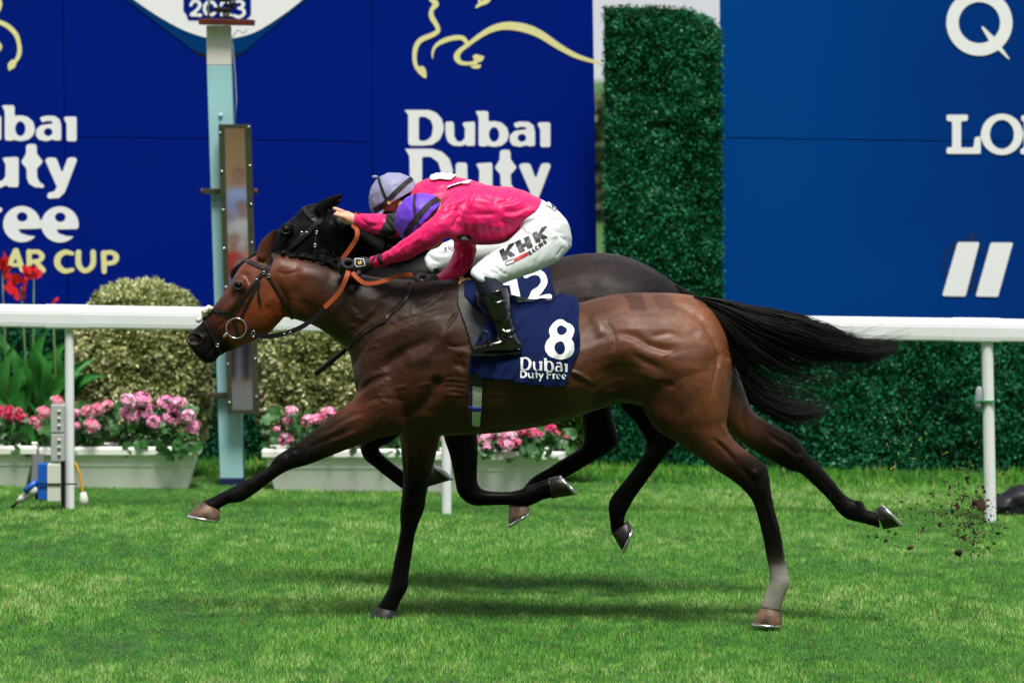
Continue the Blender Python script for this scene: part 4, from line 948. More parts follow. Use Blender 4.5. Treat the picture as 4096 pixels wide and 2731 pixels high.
# ear
def ear(mb, base, tip, wd, Y, yo):
    L = catmull([base, ((base[0] * .55 + tip[0] * .45) - 12, base[1] * .5 + tip[1] * .5), tip], 4)
    secs = []
    for i, (x, y) in enumerate(L):
        t = i / (len(L) - 1); wx = wd * (math.sin(math.pi * min(.5 + .0, .3 + .55 * t)) if t < .4 else 1) * (1 - t) ** .55 + 2
        dx, dy = tip[0] - base[0], tip[1] - base[1]; n_ = math.hypot(dx, dy); px, py = -dy / n_, dx / n_
        secs.append((x - px * wx, y - py * wx, x + px * wx, y + py * wx, .018 * (1 - .5 * t), yo))
    loft(mb, secs, Y, n=12, sub=1)
ear(nb, (1052, 1040), (1108, 915), 36, YN, -.055)
ear(nb, (1052, 1040), (1098, 925), 34, YN, .055)
# eye socket bump
loft(nb, [(925, 1130, 948, 1170, .035, -.075), (952, 1115, 966, 1172, .045, -.08), (985, 1118, 985, 1165, .03, -.075)], YN, n=12)
bay = fuse(nb, .006, 5); RELIEF = 1.25
S_, H_, L_, A_h = (1380, 1080, .4336), (2250, 1120, .4976), (1000, 1550, .287), (700, 750, .4782)
relief(bay, [(10, 120, [(420, 1230)]), (9, 110, [(980, 560)]), (-8, 120, [(330, 900), (600, 780)]), (10, 60, [(950, 380), (800, 430), (620, 490), (450, 570), (330, 650), (220, 740)]), (-8, 26, [(1060, 310), (870, 385), (700, 428), (560, 470), (430, 545), (320, 610)]),
             (-18, 46, [(920, 580), (800, 650), (700, 690), (560, 740), (420, 840), (280, 930), (180, 990)]), (9, 46, [(1020, 440), (950, 560), (860, 650), (770, 740), (690, 840), (560, 910)]),
             (-8, 11, [(1040, 380), (1000, 440), (950, 520), (880, 620)]), (-6, 11, [(925, 610), (945, 690), (1010, 705), (1090, 700), (1175, 660)]), (-15, 40, [(860, 960), (825, 1090), (740, 1210), (620, 1310), (490, 1410)]),
             (-16, 30, [(850, 1035)]), (7, 34, [(500, 1430), (620, 1360), (750, 1345), (830, 1400)]), (-14, 20, [(70, 1180), (140, 1100), (230, 1030), (330, 990), (470, 960)]), (6, 34, [(90, 1230), (200, 1130), (340, 1050)]),
             (6, 40, [(930, 1100), (1030, 1210)]), (-5, 8, [(885, 1010), (960, 985), (1050, 985), (1150, 1005)]), (-5, 8, [(870, 1050), (960, 1030), (1060, 1040), (1150, 1050)]), (-5, 8, [(880, 1085), (970, 1075), (1060, 1085), (1140, 1100)]), (-5, 8, [(920, 1125), (1010, 1125), (1120, 1145)]), (-4, 8, [(960, 1170), (1050, 1180), (1130, 1185)]),
             (6, 6, [(430, 1110), (480, 1080), (530, 1078), (590, 1070)]), (6, 6, [(660, 1090), (710, 1060), (760, 1048), (800, 1062)]), (5, 6, [(300, 1130), (330, 1180), (390, 1230)]), (-4, 9, [(160, 1220), (300, 1185), (450, 1190), (600, 1200)]), (6, 24, [(990, 790), (1090, 755), (1170, 800)]), (-8, 26, [(980, 850), (1060, 880), (1130, 920)]), (-5, 12, [(1010, 770), (1060, 820), (1080, 900)]),
             (-4, 7, [(10, 330), (90, 410), (160, 410), (230, 350)]), (-4, 7, [(0, 440), (80, 490), (150, 450), (220, 400)]), (-4, 7, [(0, 540), (70, 555), (140, 510), (220, 450)]), (-4, 7, [(30, 630), (90, 580), (160, 530), (250, 455)]), (-4, 8, [(50, 690), (130, 610), (210, 540), (300, 480)]), (5, 8, [(190, 750), (260, 705), (330, 715)]), (5, 6, [(230, 700), (300, 640), (340, 640)]), (-9, 26, [(350, 280), (300, 390), (200, 470), (110, 560)]),
             (6, 50, [(120, 380), (60, 430)]), (-6, 14, [(560, 250), (480, 350), (380, 430)]), (5, 40, [(640, 330), (760, 280), (880, 230)]), (-5, 20, [(960, 200), (860, 260), (740, 330), (640, 400)])], *S_)
relief(bay, [(12, 130, [(1010, 760)]), (9, 110, [(760, 330)]), (7, 80, [(1180, 560)]), (-9, 24, [(400, 415), (480, 430), (580, 455), (690, 520), (790, 555), (880, 570), (980, 575)]), (6, 44, [(480, 490), (620, 570), (770, 625), (900, 655)]), (-7, 24, [(530, 540), (600, 610), (680, 665), (770, 700), (860, 735)]), (4, 30, [(620, 710), (730, 785), (860, 850)]),
             (-6, 15, [(770, 805), (840, 825), (920, 870)]), (-8, 20, [(830, 150), (920, 195), (1010, 245), (1090, 285), (1130, 320)]), (-11, 16, [(1070, 270), (1130, 335), (1180, 420), (1225, 520), (1248, 620), (1250, 720)]), (-7, 9, [(1240, 580), (1250, 640), (1245, 710)]), (-6, 9, [(1240, 660), (1222, 760), (1205, 860), (1185, 1000)]),
             (5, 50, [(1080, 400), (1160, 500), (1200, 640)]), (-34, 110, [(455, 770)]), (6, 34, [(230, 280), (290, 350), (320, 470)]), (11, 11, [(40, 730), (110, 750), (180, 790), (265, 855)]), (-9, 16, [(50, 765), (140, 800), (210, 840), (280, 890)]),
             (-7, 11, [(1190, 1260), (1260, 1320), (1330, 1390), (1420, 1510)]), (4, 13, [(1240, 1265), (1330, 1335), (1430, 1450)]), (-10, 13, [(1300, 1150), (1360, 1250), (1410, 1320), (1480, 1390)]), (5, 18, [(1270, 1150), (1330, 1260)]), (-6, 60, [(1000, 1120), (880, 1050), (760, 920)]), (4, 7, [(800, 610), (850, 590), (910, 555)]), (7, 20, [(310, 935), (400, 920), (480, 940), (580, 970)]), (-4, 18, [(690, 470), (780, 440), (880, 430), (970, 490)]),
             (4, 6, [(560, 800), (640, 850), (700, 930)]), (-5, 12, [(330, 330), (390, 390), (420, 480), (410, 580)]), (-4, 10, [(1100, 860), (1080, 960), (1060, 1060)])], *H_)
D_ = (700, 1400, .542); F_ = (2600, 1000, .7908)
relief(bay, [(-5, 16, [(1760, 640), (1755, 780), (1745, 900), (1730, 1020)]), (5, 16, [(1800, 640), (1800, 780), (1780, 920)]), (-4, 9, [(1690, 700), (1700, 860), (1705, 1000)]), (7, 20, [(1750, 1110), (1765, 1150)]), (6, 20, [(1730, 1230), (1745, 1270)]), (-5, 12, [(1690, 1180), (1740, 1195), (1800, 1190)]), (-5, 10, [(1775, 1290), (1735, 1380), (1715, 1460), (1690, 1560)])], *D_)
relief(bay, [(-5, 8, [(560, 1210), (580, 1300), (610, 1400), (635, 1540)]), (5, 9, [(590, 1260), (610, 1350), (640, 1450)]), (7, 14, [(520, 1110), (545, 1150)]), (-6, 10, [(440, 1080), (500, 1140), (540, 1200)]), (-5, 9, [(600, 1100), (575, 1150), (570, 1210)]), (-5, 9, [(560, 900), (640, 960), (720, 1010), (780, 1090)]), (5, 10, [(600, 960), (680, 1010), (740, 1060)]), (-4, 9, [(830, 1120), (900, 1200), (980, 1290)]), (6, 10, [(745, 1030), (770, 1070)]), (-5, 12, [(480, 760), (470, 850), (490, 930)])], *F_)
relief(bay, [(-4, 20, [(1640, 330), (1450, 380), (1250, 480), (1080, 590), (880, 650)]), (4, 18, [(1600, 400), (1400, 470), (1200, 590), (1000, 680)]), (-5, 22, [(1560, 510), (1300, 640), (1100, 720), (900, 800), (730, 910)]), (4, 18, [(1500, 600), (1300, 700), (1100, 760)]), (-4, 26, [(700, 840), (560, 900), (480, 960)]), (4, 26, [(640, 880), (560, 940)]), (-4, 18, [(460, 1000), (300, 1100), (100, 1230), (0, 1310)]), (3, 14, [(400, 1060), (240, 1170), (60, 1300)])], *L_)
relief(bay, [(-13, 32, [(815, 730), (870, 850), (915, 960), (925, 1040), (905, 1090)]), (-8, 60, [(900, 830), (1000, 940), (1200, 1060), (1320, 1200)]), (7, 50, [(1000, 700), (1150, 720), (1300, 760)]), (-6, 45, [(860, 660), (950, 820), (1060, 920)]), (7, 22, [(560, 905), (470, 990), (400, 1060)]), (-6, 25, [(600, 960), (520, 1050), (430, 1140)]),
             (-7, 10, [(350, 1290), (420, 1245), (450, 1235)]), (-5, 9, [(232, 1440), (290, 1370), (345, 1310)]), (5, 13, [(490, 765), (540, 750), (590, 790)]), (-6, 16, [(545, 880), (480, 880)]), (-5, 20, [(610, 700), (600, 760), (640, 800)]), (4, 30, [(760, 1000), (840, 900)]), (4, 8, [(430, 1010), (400, 1100), (330, 1150)]), (4, 7, [(470, 1120), (410, 1160), (360, 1220)]), (-15, 30, [(180, 1268)]), (7, 12, [(110, 1235), (170, 1222), (235, 1250), (240, 1300)]), (-4, 14, [(250, 1180), (300, 1230)]), (-3, 8, [(830, 690), (930, 720), (1080, 690)]), (-5, 10, [(720, 640), (770, 590)])], *A_h)
relax(bay, 2, .5)
Vb = coords(bay); Nb = normals(bay); pxb = topx(Vb)
st_ = (pxb[:, 0] > 1860) & (pxb[:, 0] < 2480) & (pxb[:, 1] > 1540) & (pxb[:, 1] < 1740)
rip = noise3(np.stack([pxb[:, 0] / 130, pxb[:, 1] / 13 + pxb[:, 0] / 200, 0 * pxb[:, 0]], 1), 1, 5, 2) * .0022 * st_
hqw = np.exp(-(((pxb[:, 0] - 2650) / 230) ** 2 + ((pxb[:, 1] - 1420) / 230) ** 2)); rip = rip + noise3(np.stack([pxb[:, 0] / 70, pxb[:, 1] / 50, 0 * pxb[:, 0]], 1), 1, 15, 3) * .0012 * hqw
neckw = np.exp(-(((pxb[:, 0] - 1440) / 130) ** 2 + ((pxb[:, 1] - 1270) / 130) ** 2)); u_ = (pxb[:, 0] - pxb[:, 1]) * .7; v_ = (pxb[:, 0] + pxb[:, 1]) * .7
shw = np.exp(-(((pxb[:, 0] - 1640) / 230) ** 2 + ((pxb[:, 1] - 1420) / 230) ** 2)); rip += noise3(np.stack([pxb[:, 0] / 60, pxb[:, 1] / 34, 0 * u_], 1), 1, 12, 3) * .0022 * shw
rip += noise3(np.stack([v_ / 80, u_ / 11 * 0 + (pxb[:, 1] * .8 + pxb[:, 0] * .6) / 13, 0 * u_], 1), 1, 8, 2) * .002 * neckw
vn = (1 - np.abs(noise3(np.stack([pxb[:, 0] / 46 + pxb[:, 1] / 90, pxb[:, 1] / 40 - pxb[:, 0] / 120, 0 * u_], 1), 1, 21, 2)) * 3.2).clip(0, 1) ** 3
vz = (.15 + 1.6 * noise3(np.stack([pxb[:, 0] / 120, pxb[:, 1] / 120, 0 * u_], 1), 1, 27)).clip(0, 1) * (Vb[:, 2] > .75)
rip += vn * vz * .0026 * np.clip(shw + hqw * .6 + st_ * .5 + np.exp(-(((pxb[:, 0] - 1500) / 120) ** 2 + ((pxb[:, 1] - 1690) / 80) ** 2)) + .8 * np.exp(-(((pxb[:, 0] - 930) / 110) ** 2 + ((pxb[:, 1] - 1290) / 90) ** 2)), 0, 1)
fine = noise3(Vb * [1, 1, 1], 40, 3, 3) * .0006
set_coords(bay, Vb + Nb * (rip + fine)[:, None])
BR, RD, DK, BK, NK = (96, 56, 34), (146, 78, 42), (62, 42, 34), (24, 20, 21), (74, 52, 42)
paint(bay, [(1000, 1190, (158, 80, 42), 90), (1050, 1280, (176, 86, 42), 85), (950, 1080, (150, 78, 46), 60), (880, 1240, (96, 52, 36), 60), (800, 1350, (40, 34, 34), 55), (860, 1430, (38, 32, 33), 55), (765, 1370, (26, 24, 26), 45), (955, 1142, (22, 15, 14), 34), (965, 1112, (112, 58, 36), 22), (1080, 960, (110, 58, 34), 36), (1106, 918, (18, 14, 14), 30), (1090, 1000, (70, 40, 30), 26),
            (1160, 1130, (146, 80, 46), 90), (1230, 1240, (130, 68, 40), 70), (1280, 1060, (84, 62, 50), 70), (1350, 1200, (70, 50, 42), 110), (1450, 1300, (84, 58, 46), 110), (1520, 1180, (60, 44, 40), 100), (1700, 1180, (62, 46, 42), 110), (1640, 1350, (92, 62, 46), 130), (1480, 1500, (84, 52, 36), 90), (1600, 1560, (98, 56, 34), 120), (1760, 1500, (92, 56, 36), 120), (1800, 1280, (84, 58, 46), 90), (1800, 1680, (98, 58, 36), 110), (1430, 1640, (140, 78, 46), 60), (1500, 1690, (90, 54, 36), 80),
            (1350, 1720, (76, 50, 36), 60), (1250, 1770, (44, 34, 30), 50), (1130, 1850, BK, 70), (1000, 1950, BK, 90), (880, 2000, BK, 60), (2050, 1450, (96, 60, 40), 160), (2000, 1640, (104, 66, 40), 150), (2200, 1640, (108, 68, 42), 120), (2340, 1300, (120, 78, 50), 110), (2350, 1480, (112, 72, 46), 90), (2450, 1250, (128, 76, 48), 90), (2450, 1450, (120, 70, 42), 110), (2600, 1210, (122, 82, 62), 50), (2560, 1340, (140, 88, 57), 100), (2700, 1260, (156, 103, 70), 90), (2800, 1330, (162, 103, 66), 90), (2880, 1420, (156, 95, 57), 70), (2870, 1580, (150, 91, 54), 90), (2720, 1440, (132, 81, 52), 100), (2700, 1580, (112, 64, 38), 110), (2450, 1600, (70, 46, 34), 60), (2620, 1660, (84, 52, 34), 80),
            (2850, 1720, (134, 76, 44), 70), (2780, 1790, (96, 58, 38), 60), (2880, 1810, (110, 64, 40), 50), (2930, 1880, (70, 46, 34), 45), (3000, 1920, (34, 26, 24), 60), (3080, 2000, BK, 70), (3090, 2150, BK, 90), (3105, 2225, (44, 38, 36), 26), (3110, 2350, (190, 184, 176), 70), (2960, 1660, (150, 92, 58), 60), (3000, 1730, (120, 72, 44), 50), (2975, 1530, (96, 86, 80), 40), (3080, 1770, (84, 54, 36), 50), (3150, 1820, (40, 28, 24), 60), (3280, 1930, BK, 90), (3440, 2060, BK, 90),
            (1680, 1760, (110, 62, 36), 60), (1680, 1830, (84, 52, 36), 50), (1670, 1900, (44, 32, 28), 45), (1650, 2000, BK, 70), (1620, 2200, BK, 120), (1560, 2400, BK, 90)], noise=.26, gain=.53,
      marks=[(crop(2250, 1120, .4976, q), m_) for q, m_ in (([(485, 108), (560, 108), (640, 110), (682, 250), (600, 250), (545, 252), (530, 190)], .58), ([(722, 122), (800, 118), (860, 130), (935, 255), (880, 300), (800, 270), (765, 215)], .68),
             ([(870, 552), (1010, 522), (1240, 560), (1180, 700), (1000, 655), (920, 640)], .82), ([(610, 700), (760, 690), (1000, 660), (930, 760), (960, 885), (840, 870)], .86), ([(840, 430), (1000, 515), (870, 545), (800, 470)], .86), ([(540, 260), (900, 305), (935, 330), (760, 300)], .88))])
bay_horse = thing('racehorse', 'bright bay racehorse in front wearing number 8, forelegs reaching for the ground', 'horse', at(2150, 2490, YN))
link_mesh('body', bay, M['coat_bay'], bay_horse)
BAY = bvh_of(bay)
hooves(bay_horse, YN, [(811, 2000, 880, 2038, 752, 2060, 880, 2080, -.13, True), (3046, 2420, 3128, 2440, 3008, 2492, 3128, 2498, -.15, True),
                       (3534, 2116, 3500, 2036, 3606, 2104, 3524, 2022, .13, False), (1510, 2418, 1590, 2440, 1462, 2490, 1590, 2494, .13, False)])
def eye(root, bvh, px, py, r, Y):
    p, n = proj(bvh, px, py, Y); n = (n + Vector((0, -1.5, 0))).normalized(); c = p - n * r * .72
    MB().blob(c, (r * 1.1, r, r), 18, 14).build('eye', M['eye'], root, smooth=True)
    lid = MB()
    for a0, a1, rr, up in ((20, 165, .0030, .012), (200, 340, .0022, .008)):
        pts = [c + n * (r * .66) + Vector((math.cos(math.radians(a)) * r * .92, 0, math.sin(math.radians(a)) * r * .78)) for a in np.linspace(a0, a1, 11)]
        lid.tube(pts, [.002 + rr * math.sin(math.pi * i / 10) for i in range(11)], 8)
    lid.build('eyelid', M['lid'], root, smooth=True)
M['lid'] = mat('dark_eyelid', (24, 17, 15), .4, spec=.4)
eye(bay_horse, BAY, 953, 1143, .0195, YN)
p, n = proj(BAY, 782, 1357, YN); MB().blob(p - n * .003, (.031, .010, .023), 18, 12).build('nostril', M['nostril'], bay_horse, smooth=True)
rim = MB(); q_ = []
for a in np.linspace(0, 2 * math.pi, 25):
    s_ = proj(BAY, 782 + 30 * math.cos(a), 1357 + 23 * math.sin(a), YN); q_.append(s_[0])
rim.tube(q_, [.0050 + .0018 * math.sin(a + .6) for a in np.linspace(0, 2 * math.pi, 25)], 8, False); rim.build('nostril_rim', M['lid'], bay_horse, smooth=True)

def tail(root, Y, guides, n, seed, spread=.05, r0=.0019, name='tail', wild=.05):
    """hair by hair along photo guides, ordered top to bottom; guide weight = share of hair"""
    r = np.random.default_rng(seed); m = 16; G = []
    for pts, wgt in guides:
        c = catmull(pts, 6); s = np.r_[0, np.cumsum(np.hypot(*np.diff(c, axis=0).T))]; q = np.linspace(0, s[-1], m)
        G.append(np.stack([np.interp(q, s, c[:, 0]), np.interp(q, s, c[:, 1])], 1))
    G = np.array(G); cum = np.cumsum([g[1] for g in guides]); cum = cum / cum[-1]
    mb_v = []; mb_f = []; ts = np.linspace(0, 1, m)
    nl = max(8, n // 16); LU = r.uniform(0, 1, nl); LW = np.cumsum(r.normal(0, 1, (nl, m, 2)), 1); LW -= LW[:, :1]; LL = r.uniform(.76, 1.04, nl); LY = r.normal(0, 1, nl)
    for i in range(n):
        li = r.integers(nl); lock = r.uniform() < .86
        u = np.clip(LU[li] + r.normal(0, .012), 0, .9999) if lock else r.uniform(); k = min(int(np.searchsorted(cum, u)), len(cum) - 1); f = (u - (cum[k - 1] if k else 0)) / (cum[k] - (cum[k - 1] if k else 0))
        a = G[k]; b = G[min(k + 1, len(G) - 1)]; P2 = a * (1 - f) + b * f if k < len(G) - 1 else a + (f - .5) * 16
        ln = LL[li] * r.uniform(.86, 1.0) if lock else (r.uniform(.62, 1.0) if r.uniform() < .75 else r.uniform(.3, .7))
        wob = np.cumsum(r.normal(0, 1, (m, 2)), 0); wob -= wob[0]; wob = wob * (ts[:, None] ** 1.2) * (1.3 if lock else 4.2)
        if r.uniform() < wild: wob *= 3.0
        if lock: wob += LW[li] * (ts[:, None] ** 1.1) * 3.4 + r.normal(0, 4.0, 2) * np.sin(np.pi * ts)[:, None]
        q = np.stack([np.interp(ts * ln, ts, P2[:, 0]), np.interp(ts * ln, ts, P2[:, 1])], 1) + wob
        yo = (LY[li] + r.normal(0, .3) if lock else r.normal(0, 1)) * spread * (.25 + .75 * np.sin(np.pi * np.clip(ts * .8 + .1, 0, 1))) + .02 * np.cumsum(r.normal(0, .2, m))
        P = [at(q[j][0], q[j][1], Y + yo[j]) for j in range(m)]
        b0 = len(mb_v); rr = r0 * r.uniform(.6, 1.2)
        for j in range(m):
            t = (P[min(j + 1, m - 1)] - P[max(j - 1, 0)]).normalized(); s = t.cross(Vector((0, 1, 0))).normalized(); w_ = rr * (1 - ts[j] ** 3 * .8)
            mb_v += [P[j] + s * w_, P[j] + Vector((0, -w_, 0)), P[j] - s * w_]
        for j in range(m - 1):
            o = b0 + j * 3
            mb_f += [(o, o + 1, o + 4, o + 3), (o + 1, o + 2, o + 5, o + 4)]
    return mesh(name, mb_v, mb_f, M['hair'], root, 'stuff', smooth=True)
tail(bay_horse, YN + .02, [([(2772, 1184), (2900, 1202), (3010, 1232), (3185, 1268), (3312, 1312), (3390, 1345), (3460, 1300), (3570, 1283)], .06),
                     ([(2776, 1184), (2905, 1206), (3015, 1238), (3185, 1274), (3312, 1320), (3420, 1365), (3616, 1378)], .8), ([(2779, 1187), (2900, 1222), (3030, 1270), (3190, 1315), (3340, 1370), (3480, 1402), (3618, 1386)], .9),
                     ([(2783, 1193), (2895, 1245), (3020, 1310), (3180, 1365), (3320, 1410), (3480, 1436), (3570, 1420)], .30), ([(2788, 1200), (2885, 1275), (2970, 1350), (3070, 1410), (3150, 1450), (3230, 1470), (3310, 1450)], .22),
                     ([(2794, 1208), (2870, 1300), (2925, 1380), (2975, 1440), (3030, 1490), (3090, 1525), (3150, 1540)], .16), ([(2798, 1215), (2862, 1310), (2908, 1400), (2940, 1460), (2965, 1500), (2995, 1535), (3030, 1556)], .01)], 2000, 3, .05, .0020)
tail(bay_horse, YN + .02, [([(2790, 1190), (2920, 1225), (3060, 1275), (3230, 1320), (3390, 1360), (3500, 1340), (3620, 1330)], 1), ([(2790, 1195), (2920, 1240), (3060, 1310), (3230, 1370), (3400, 1420), (3520, 1440), (3640, 1400)], 1), ([(2795, 1210), (2890, 1310), (2980, 1420), (3080, 1500), (3180, 1550), (3280, 1540), (3400, 1480)], 1), ([(2795, 1215), (2870, 1330), (2940, 1440), (3020, 1530), (3120, 1580), (3220, 1600), (3300, 1590)], .1)], 260, 33, .08, .0011, 'loose_tail_hair', .5)
tail(bay_horse, YN + .13, [([(3425, 2008), (3442, 2014), (3456, 2028)], 1), ([(3429, 2012), (3445, 2020), (3456, 2034)], 1)], 60, 50, .02, .0012, 'fetlock_hair', .1)
# mane plaits
r_ = random.Random(4); mn = MB()
for i in range(13):
    t = i / 12; x = 1140 + 235 * t; y = 1022 + 52 * t + r_.uniform(-4, 4)
    for k in range(4):
        mn.blob(at(x + r_.uniform(-12, 12), y + r_.uniform(-10, 8), YN + r_.uniform(-.03, .02)), (r_.uniform(.008, .016), .014, r_.uniform(.008, .014)), 8, 6)
mo = mn.build('mane', M['hair'], bay_horse, 'stuff', smooth=True)
tail(bay_horse, YN - .02, [([(1100, 1008), (1130, 1012), (1165, 1022)], 1), ([(1200, 1026), (1260, 1030), (1330, 1052)], 1), ([(1300, 1045), (1350, 1052), (1390, 1066)], 1)], 160, 9, .02, .0015, 'mane_hair', .2)

# ---- the far, black horse
YF = 1.15
fb = MB()
def shift(secs): return [(2048 + (a - 2048) * .95 - 134, (b - 1170) * .95 + 1010, 2048 + (c - 2048) * .95 - 134, (d - 1170) * .95 + 1010, h) for a, b, c, d, h in secs]
def slope_croup(secs): return [(a, max(b, float(np.interp(a, [2370, 2438, 2525, 2612, 2699, 2760], [1011, 1010, 1031, 1071, 1132, 1200]))) if a > 2370 else b, c, d, h) for a, b, c, d, h in secs]
loft(fb, slope_croup(shift(TORSO[2:])), YF, n=28, k=-.16, cap=.3)
loft(fb, [(1310, 836, 1335, 1080, .075), (1360, 850, 1370, 1110, .085), (1430, 878, 1415, 1150, .095), (1544, 943, 1470, 1230, .115), (1640, 985, 1490, 1330, .14), (1720, 990, 1520, 1420, .17), (1800, 985, 1600, 1480, .18)], YF, n=24)
loft(fb, [(1328, 842, 1345, 1060, .07), (1262, 826, 1318, 1098, .085), (1210, 842, 1275, 1130, .095), (1150, 885, 1225, 1150, .10), (1100, 928, 1175, 1160, .092), (1055, 975, 1120, 1170, .075), (1010, 1016, 1075, 1180, .062), (965, 1046, 1035, 1188, .055), (930, 1072, 1000, 1195, .05), (920, 1090, 965, 1190, .042), (924, 1110, 942, 1160, .028)], YF, n=22, e=.92)
ear(fb, (1272, 852), (1373, 777), 31, YF, -.055); ear(fb, (1285, 858), (1366, 800), 30, YF, .055)
loft(fb, [(1190, 850, 1200, 880, .03, 0), (1225, 822, 1240, 870, .04, 0), (1270, 812, 1285, 860, .03, 0)], YF, n=12)
loft(fb, [(1118, 905, 1135, 945, .03, -.078), (1142, 892, 1152, 946, .042, -.082), (1172, 897, 1170, 940, .028, -.078)], YF, n=12)
loft(fb, [(1560, 1500, 1760, 1540, .09, .10), (1520, 1640, 1640, 1700, .075, .11), (1465, 1735, 1560, 1770, .055, .12), (1440, 1782, 1518, 1788, .046, .12), (1455, 1832, 1524, 1808, .043, .12), (1492, 1864, 1545, 1830, .035, .12), (1545, 1907, 1590, 1866, .030, .12), (1605, 1952, 1640, 1900, .032, .12), (1655, 1978, 1680, 1912, .036, .12), (1692, 1962, 1700, 1900, .031, .12), (1718, 1945, 1722, 1880, .033, .12)], YF, n=20)
loft(fb, [(1730, 1480, 1930, 1480, .10, -.1), (1755, 1620, 1912, 1620, .085, -.11), (1774, 1745, 1909, 1735, .070, -.12), (1797, 1816, 1912, 1812, .060, -.12), (1817, 1908, 1909, 1888, .050, -.12), (1828, 1965, 1911, 1930, .047, -.12), (1855, 2001, 1924, 1951, .045, -.12), (1895, 2021, 1942, 1960, .042, -.12), (1945, 2021, 1972, 1964, .034, -.12), (2032, 2020, 2036, 1965, .030, -.12), (2098, 2023, 2078, 1957, .033, -.12), (2138, 2016, 2108, 1943, .035, -.12), (2168, 1999, 2148, 1930, .032, -.12), (2206, 1991, 2190, 1914, .033, -.12)], YF, n=20)
loft(fb, [(2310, 1380, 2540, 1360, .12, .1), (2320, 1500, 2480, 1500, .10, .11), (2322, 1640, 2446, 1610, .080, .12), (2333, 1730, 2460, 1700, .065, .12), (2325, 1780, 2474, 1765, .056, .12), (2296, 1806, 2440, 1808, .052, .12), (2262, 1827, 2370, 1848, .045, .12), (2225, 1850, 2310, 1884, .038, .12), (2190, 1873, 2265, 1910, .034, .12), (2130, 1908, 2200, 1948, .035, .12), (2094, 1948, 2150, 1982, .037, .12), (2055, 1990, 2128, 2008, .032, .12), (2036, 2022, 2116, 2026, .034, .12)], YF, n=20)
loft(fb, [(2400, 1380, 2690, 1420, .13, -.1), (2450, 1540, 2710, 1560, .11, -.11), (2488, 1630, 2722, 1650, .09, -.12), (2542, 1694, 2725, 1710, .075, -.12), (2583, 1765, 2712, 1768, .060, -.12), (2578, 1808, 2676, 1810, .052, -.12), (2545, 1858, 2632, 1864, .040, -.12), (2500, 1918, 2590, 1920, .035, -.12), (2452, 1976, 2540, 1990, .036, -.12), (2433, 2020, 2512, 2040, .037, -.12), (2438, 2075, 2500, 2066, .031, -.12), (2443, 2128, 2500, 2088, .031, -.12)], YF, n=20)
blk = fuse(fb, .0075, 5); RELIEF = 1.2
relief(blk, [(-9, 35, [(1180, 330), (1220, 450), (1260, 560)]), (6, 14, [(880, 340), (920, 315), (970, 345)]), (-6, 14, [(880, 390), (930, 405), (980, 390)]), (-5, 26, [(1000, 260), (1060, 270), (1140, 240)]), (5, 24, [(960, 420), (900, 500)]), (4, 40, [(1320, 260), (1400, 330)]), (-4, 12, [(1290, 230), (1330, 300), (1400, 380)])], *A_h)
paint(blk, [(1250, 880, (34, 32, 36), 150), (1420, 950, (24, 22, 24), 160), (2400, 1060, (72, 62, 63), 190), (2250, 1100, (70, 56, 52), 120), (2650, 1150, (52, 46, 49), 120), (1900, 1700, (16, 14, 16), 300), (2500, 1800, (16, 14, 16), 300), (1150, 900, (38, 36, 40), 60), (930, 1090, (20, 18, 20), 60), (2110, 1930, (60, 54, 52), 18)], noise=.20, gain=.5)  # brown-grey rump made paler, its highlights put into the coat colour
black_horse = thing('racehorse', 'black racehorse galloping beyond the bay, wearing number 12', 'horse', at(2000, 2370, YF))
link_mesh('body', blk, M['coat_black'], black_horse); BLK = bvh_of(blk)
hooves(black_horse, YF, [(1712, 1946, 1728, 1866, 1808, 1918, 1732, 1862, .12, False), (2206, 1994, 2192, 1912, 2303, 1978, 2230, 1902, -.12, False), (2034, 2018, 2117, 2024, 2034, 2100, 2118, 2046, .12, True), (2443, 2126, 2514, 2082, 2490, 2206, 2527, 2110, -.12, False)])
eye(black_horse, BLK, 1144, 922, .02, YF)
tail(black_horse, YF, [([(2680, 1132), (2790, 1190), (2880, 1300), (2960, 1470), (3030, 1545), (3120, 1580), (3230, 1596), (3345, 1560)], .8), ([(2685, 1130), (2780, 1200), (2870, 1330), (2955, 1490), (3045, 1590), (3160, 1640), (3335, 1610)], 1),
                       ([(2680, 1135), (2770, 1220), (2860, 1360), (2945, 1505), (3045, 1605), (3165, 1665), (3310, 1665)], 1), ([(2678, 1138), (2760, 1230), (2850, 1375), (2940, 1512), (3045, 1618), (3170, 1688), (3290, 1695)], .02), ([(2700, 1140), (2850, 1300), (2960, 1470), (3090, 1530), (3250, 1510), (3420, 1440)], .01)], 1300, 6, .035, .0020)
tail(black_horse, YF - .03, [([(1330, 834), (1390, 850), (1440, 880)], 1), ([(1420, 872), (1500, 905), (1570, 955)], 1), ([(1540, 935), (1640, 960), (1760, 1040)], 1), ([(1560, 950), (1680, 1010), (1800, 1080)], 1)], 420, 10, .03, .0018, 'mane', .3)

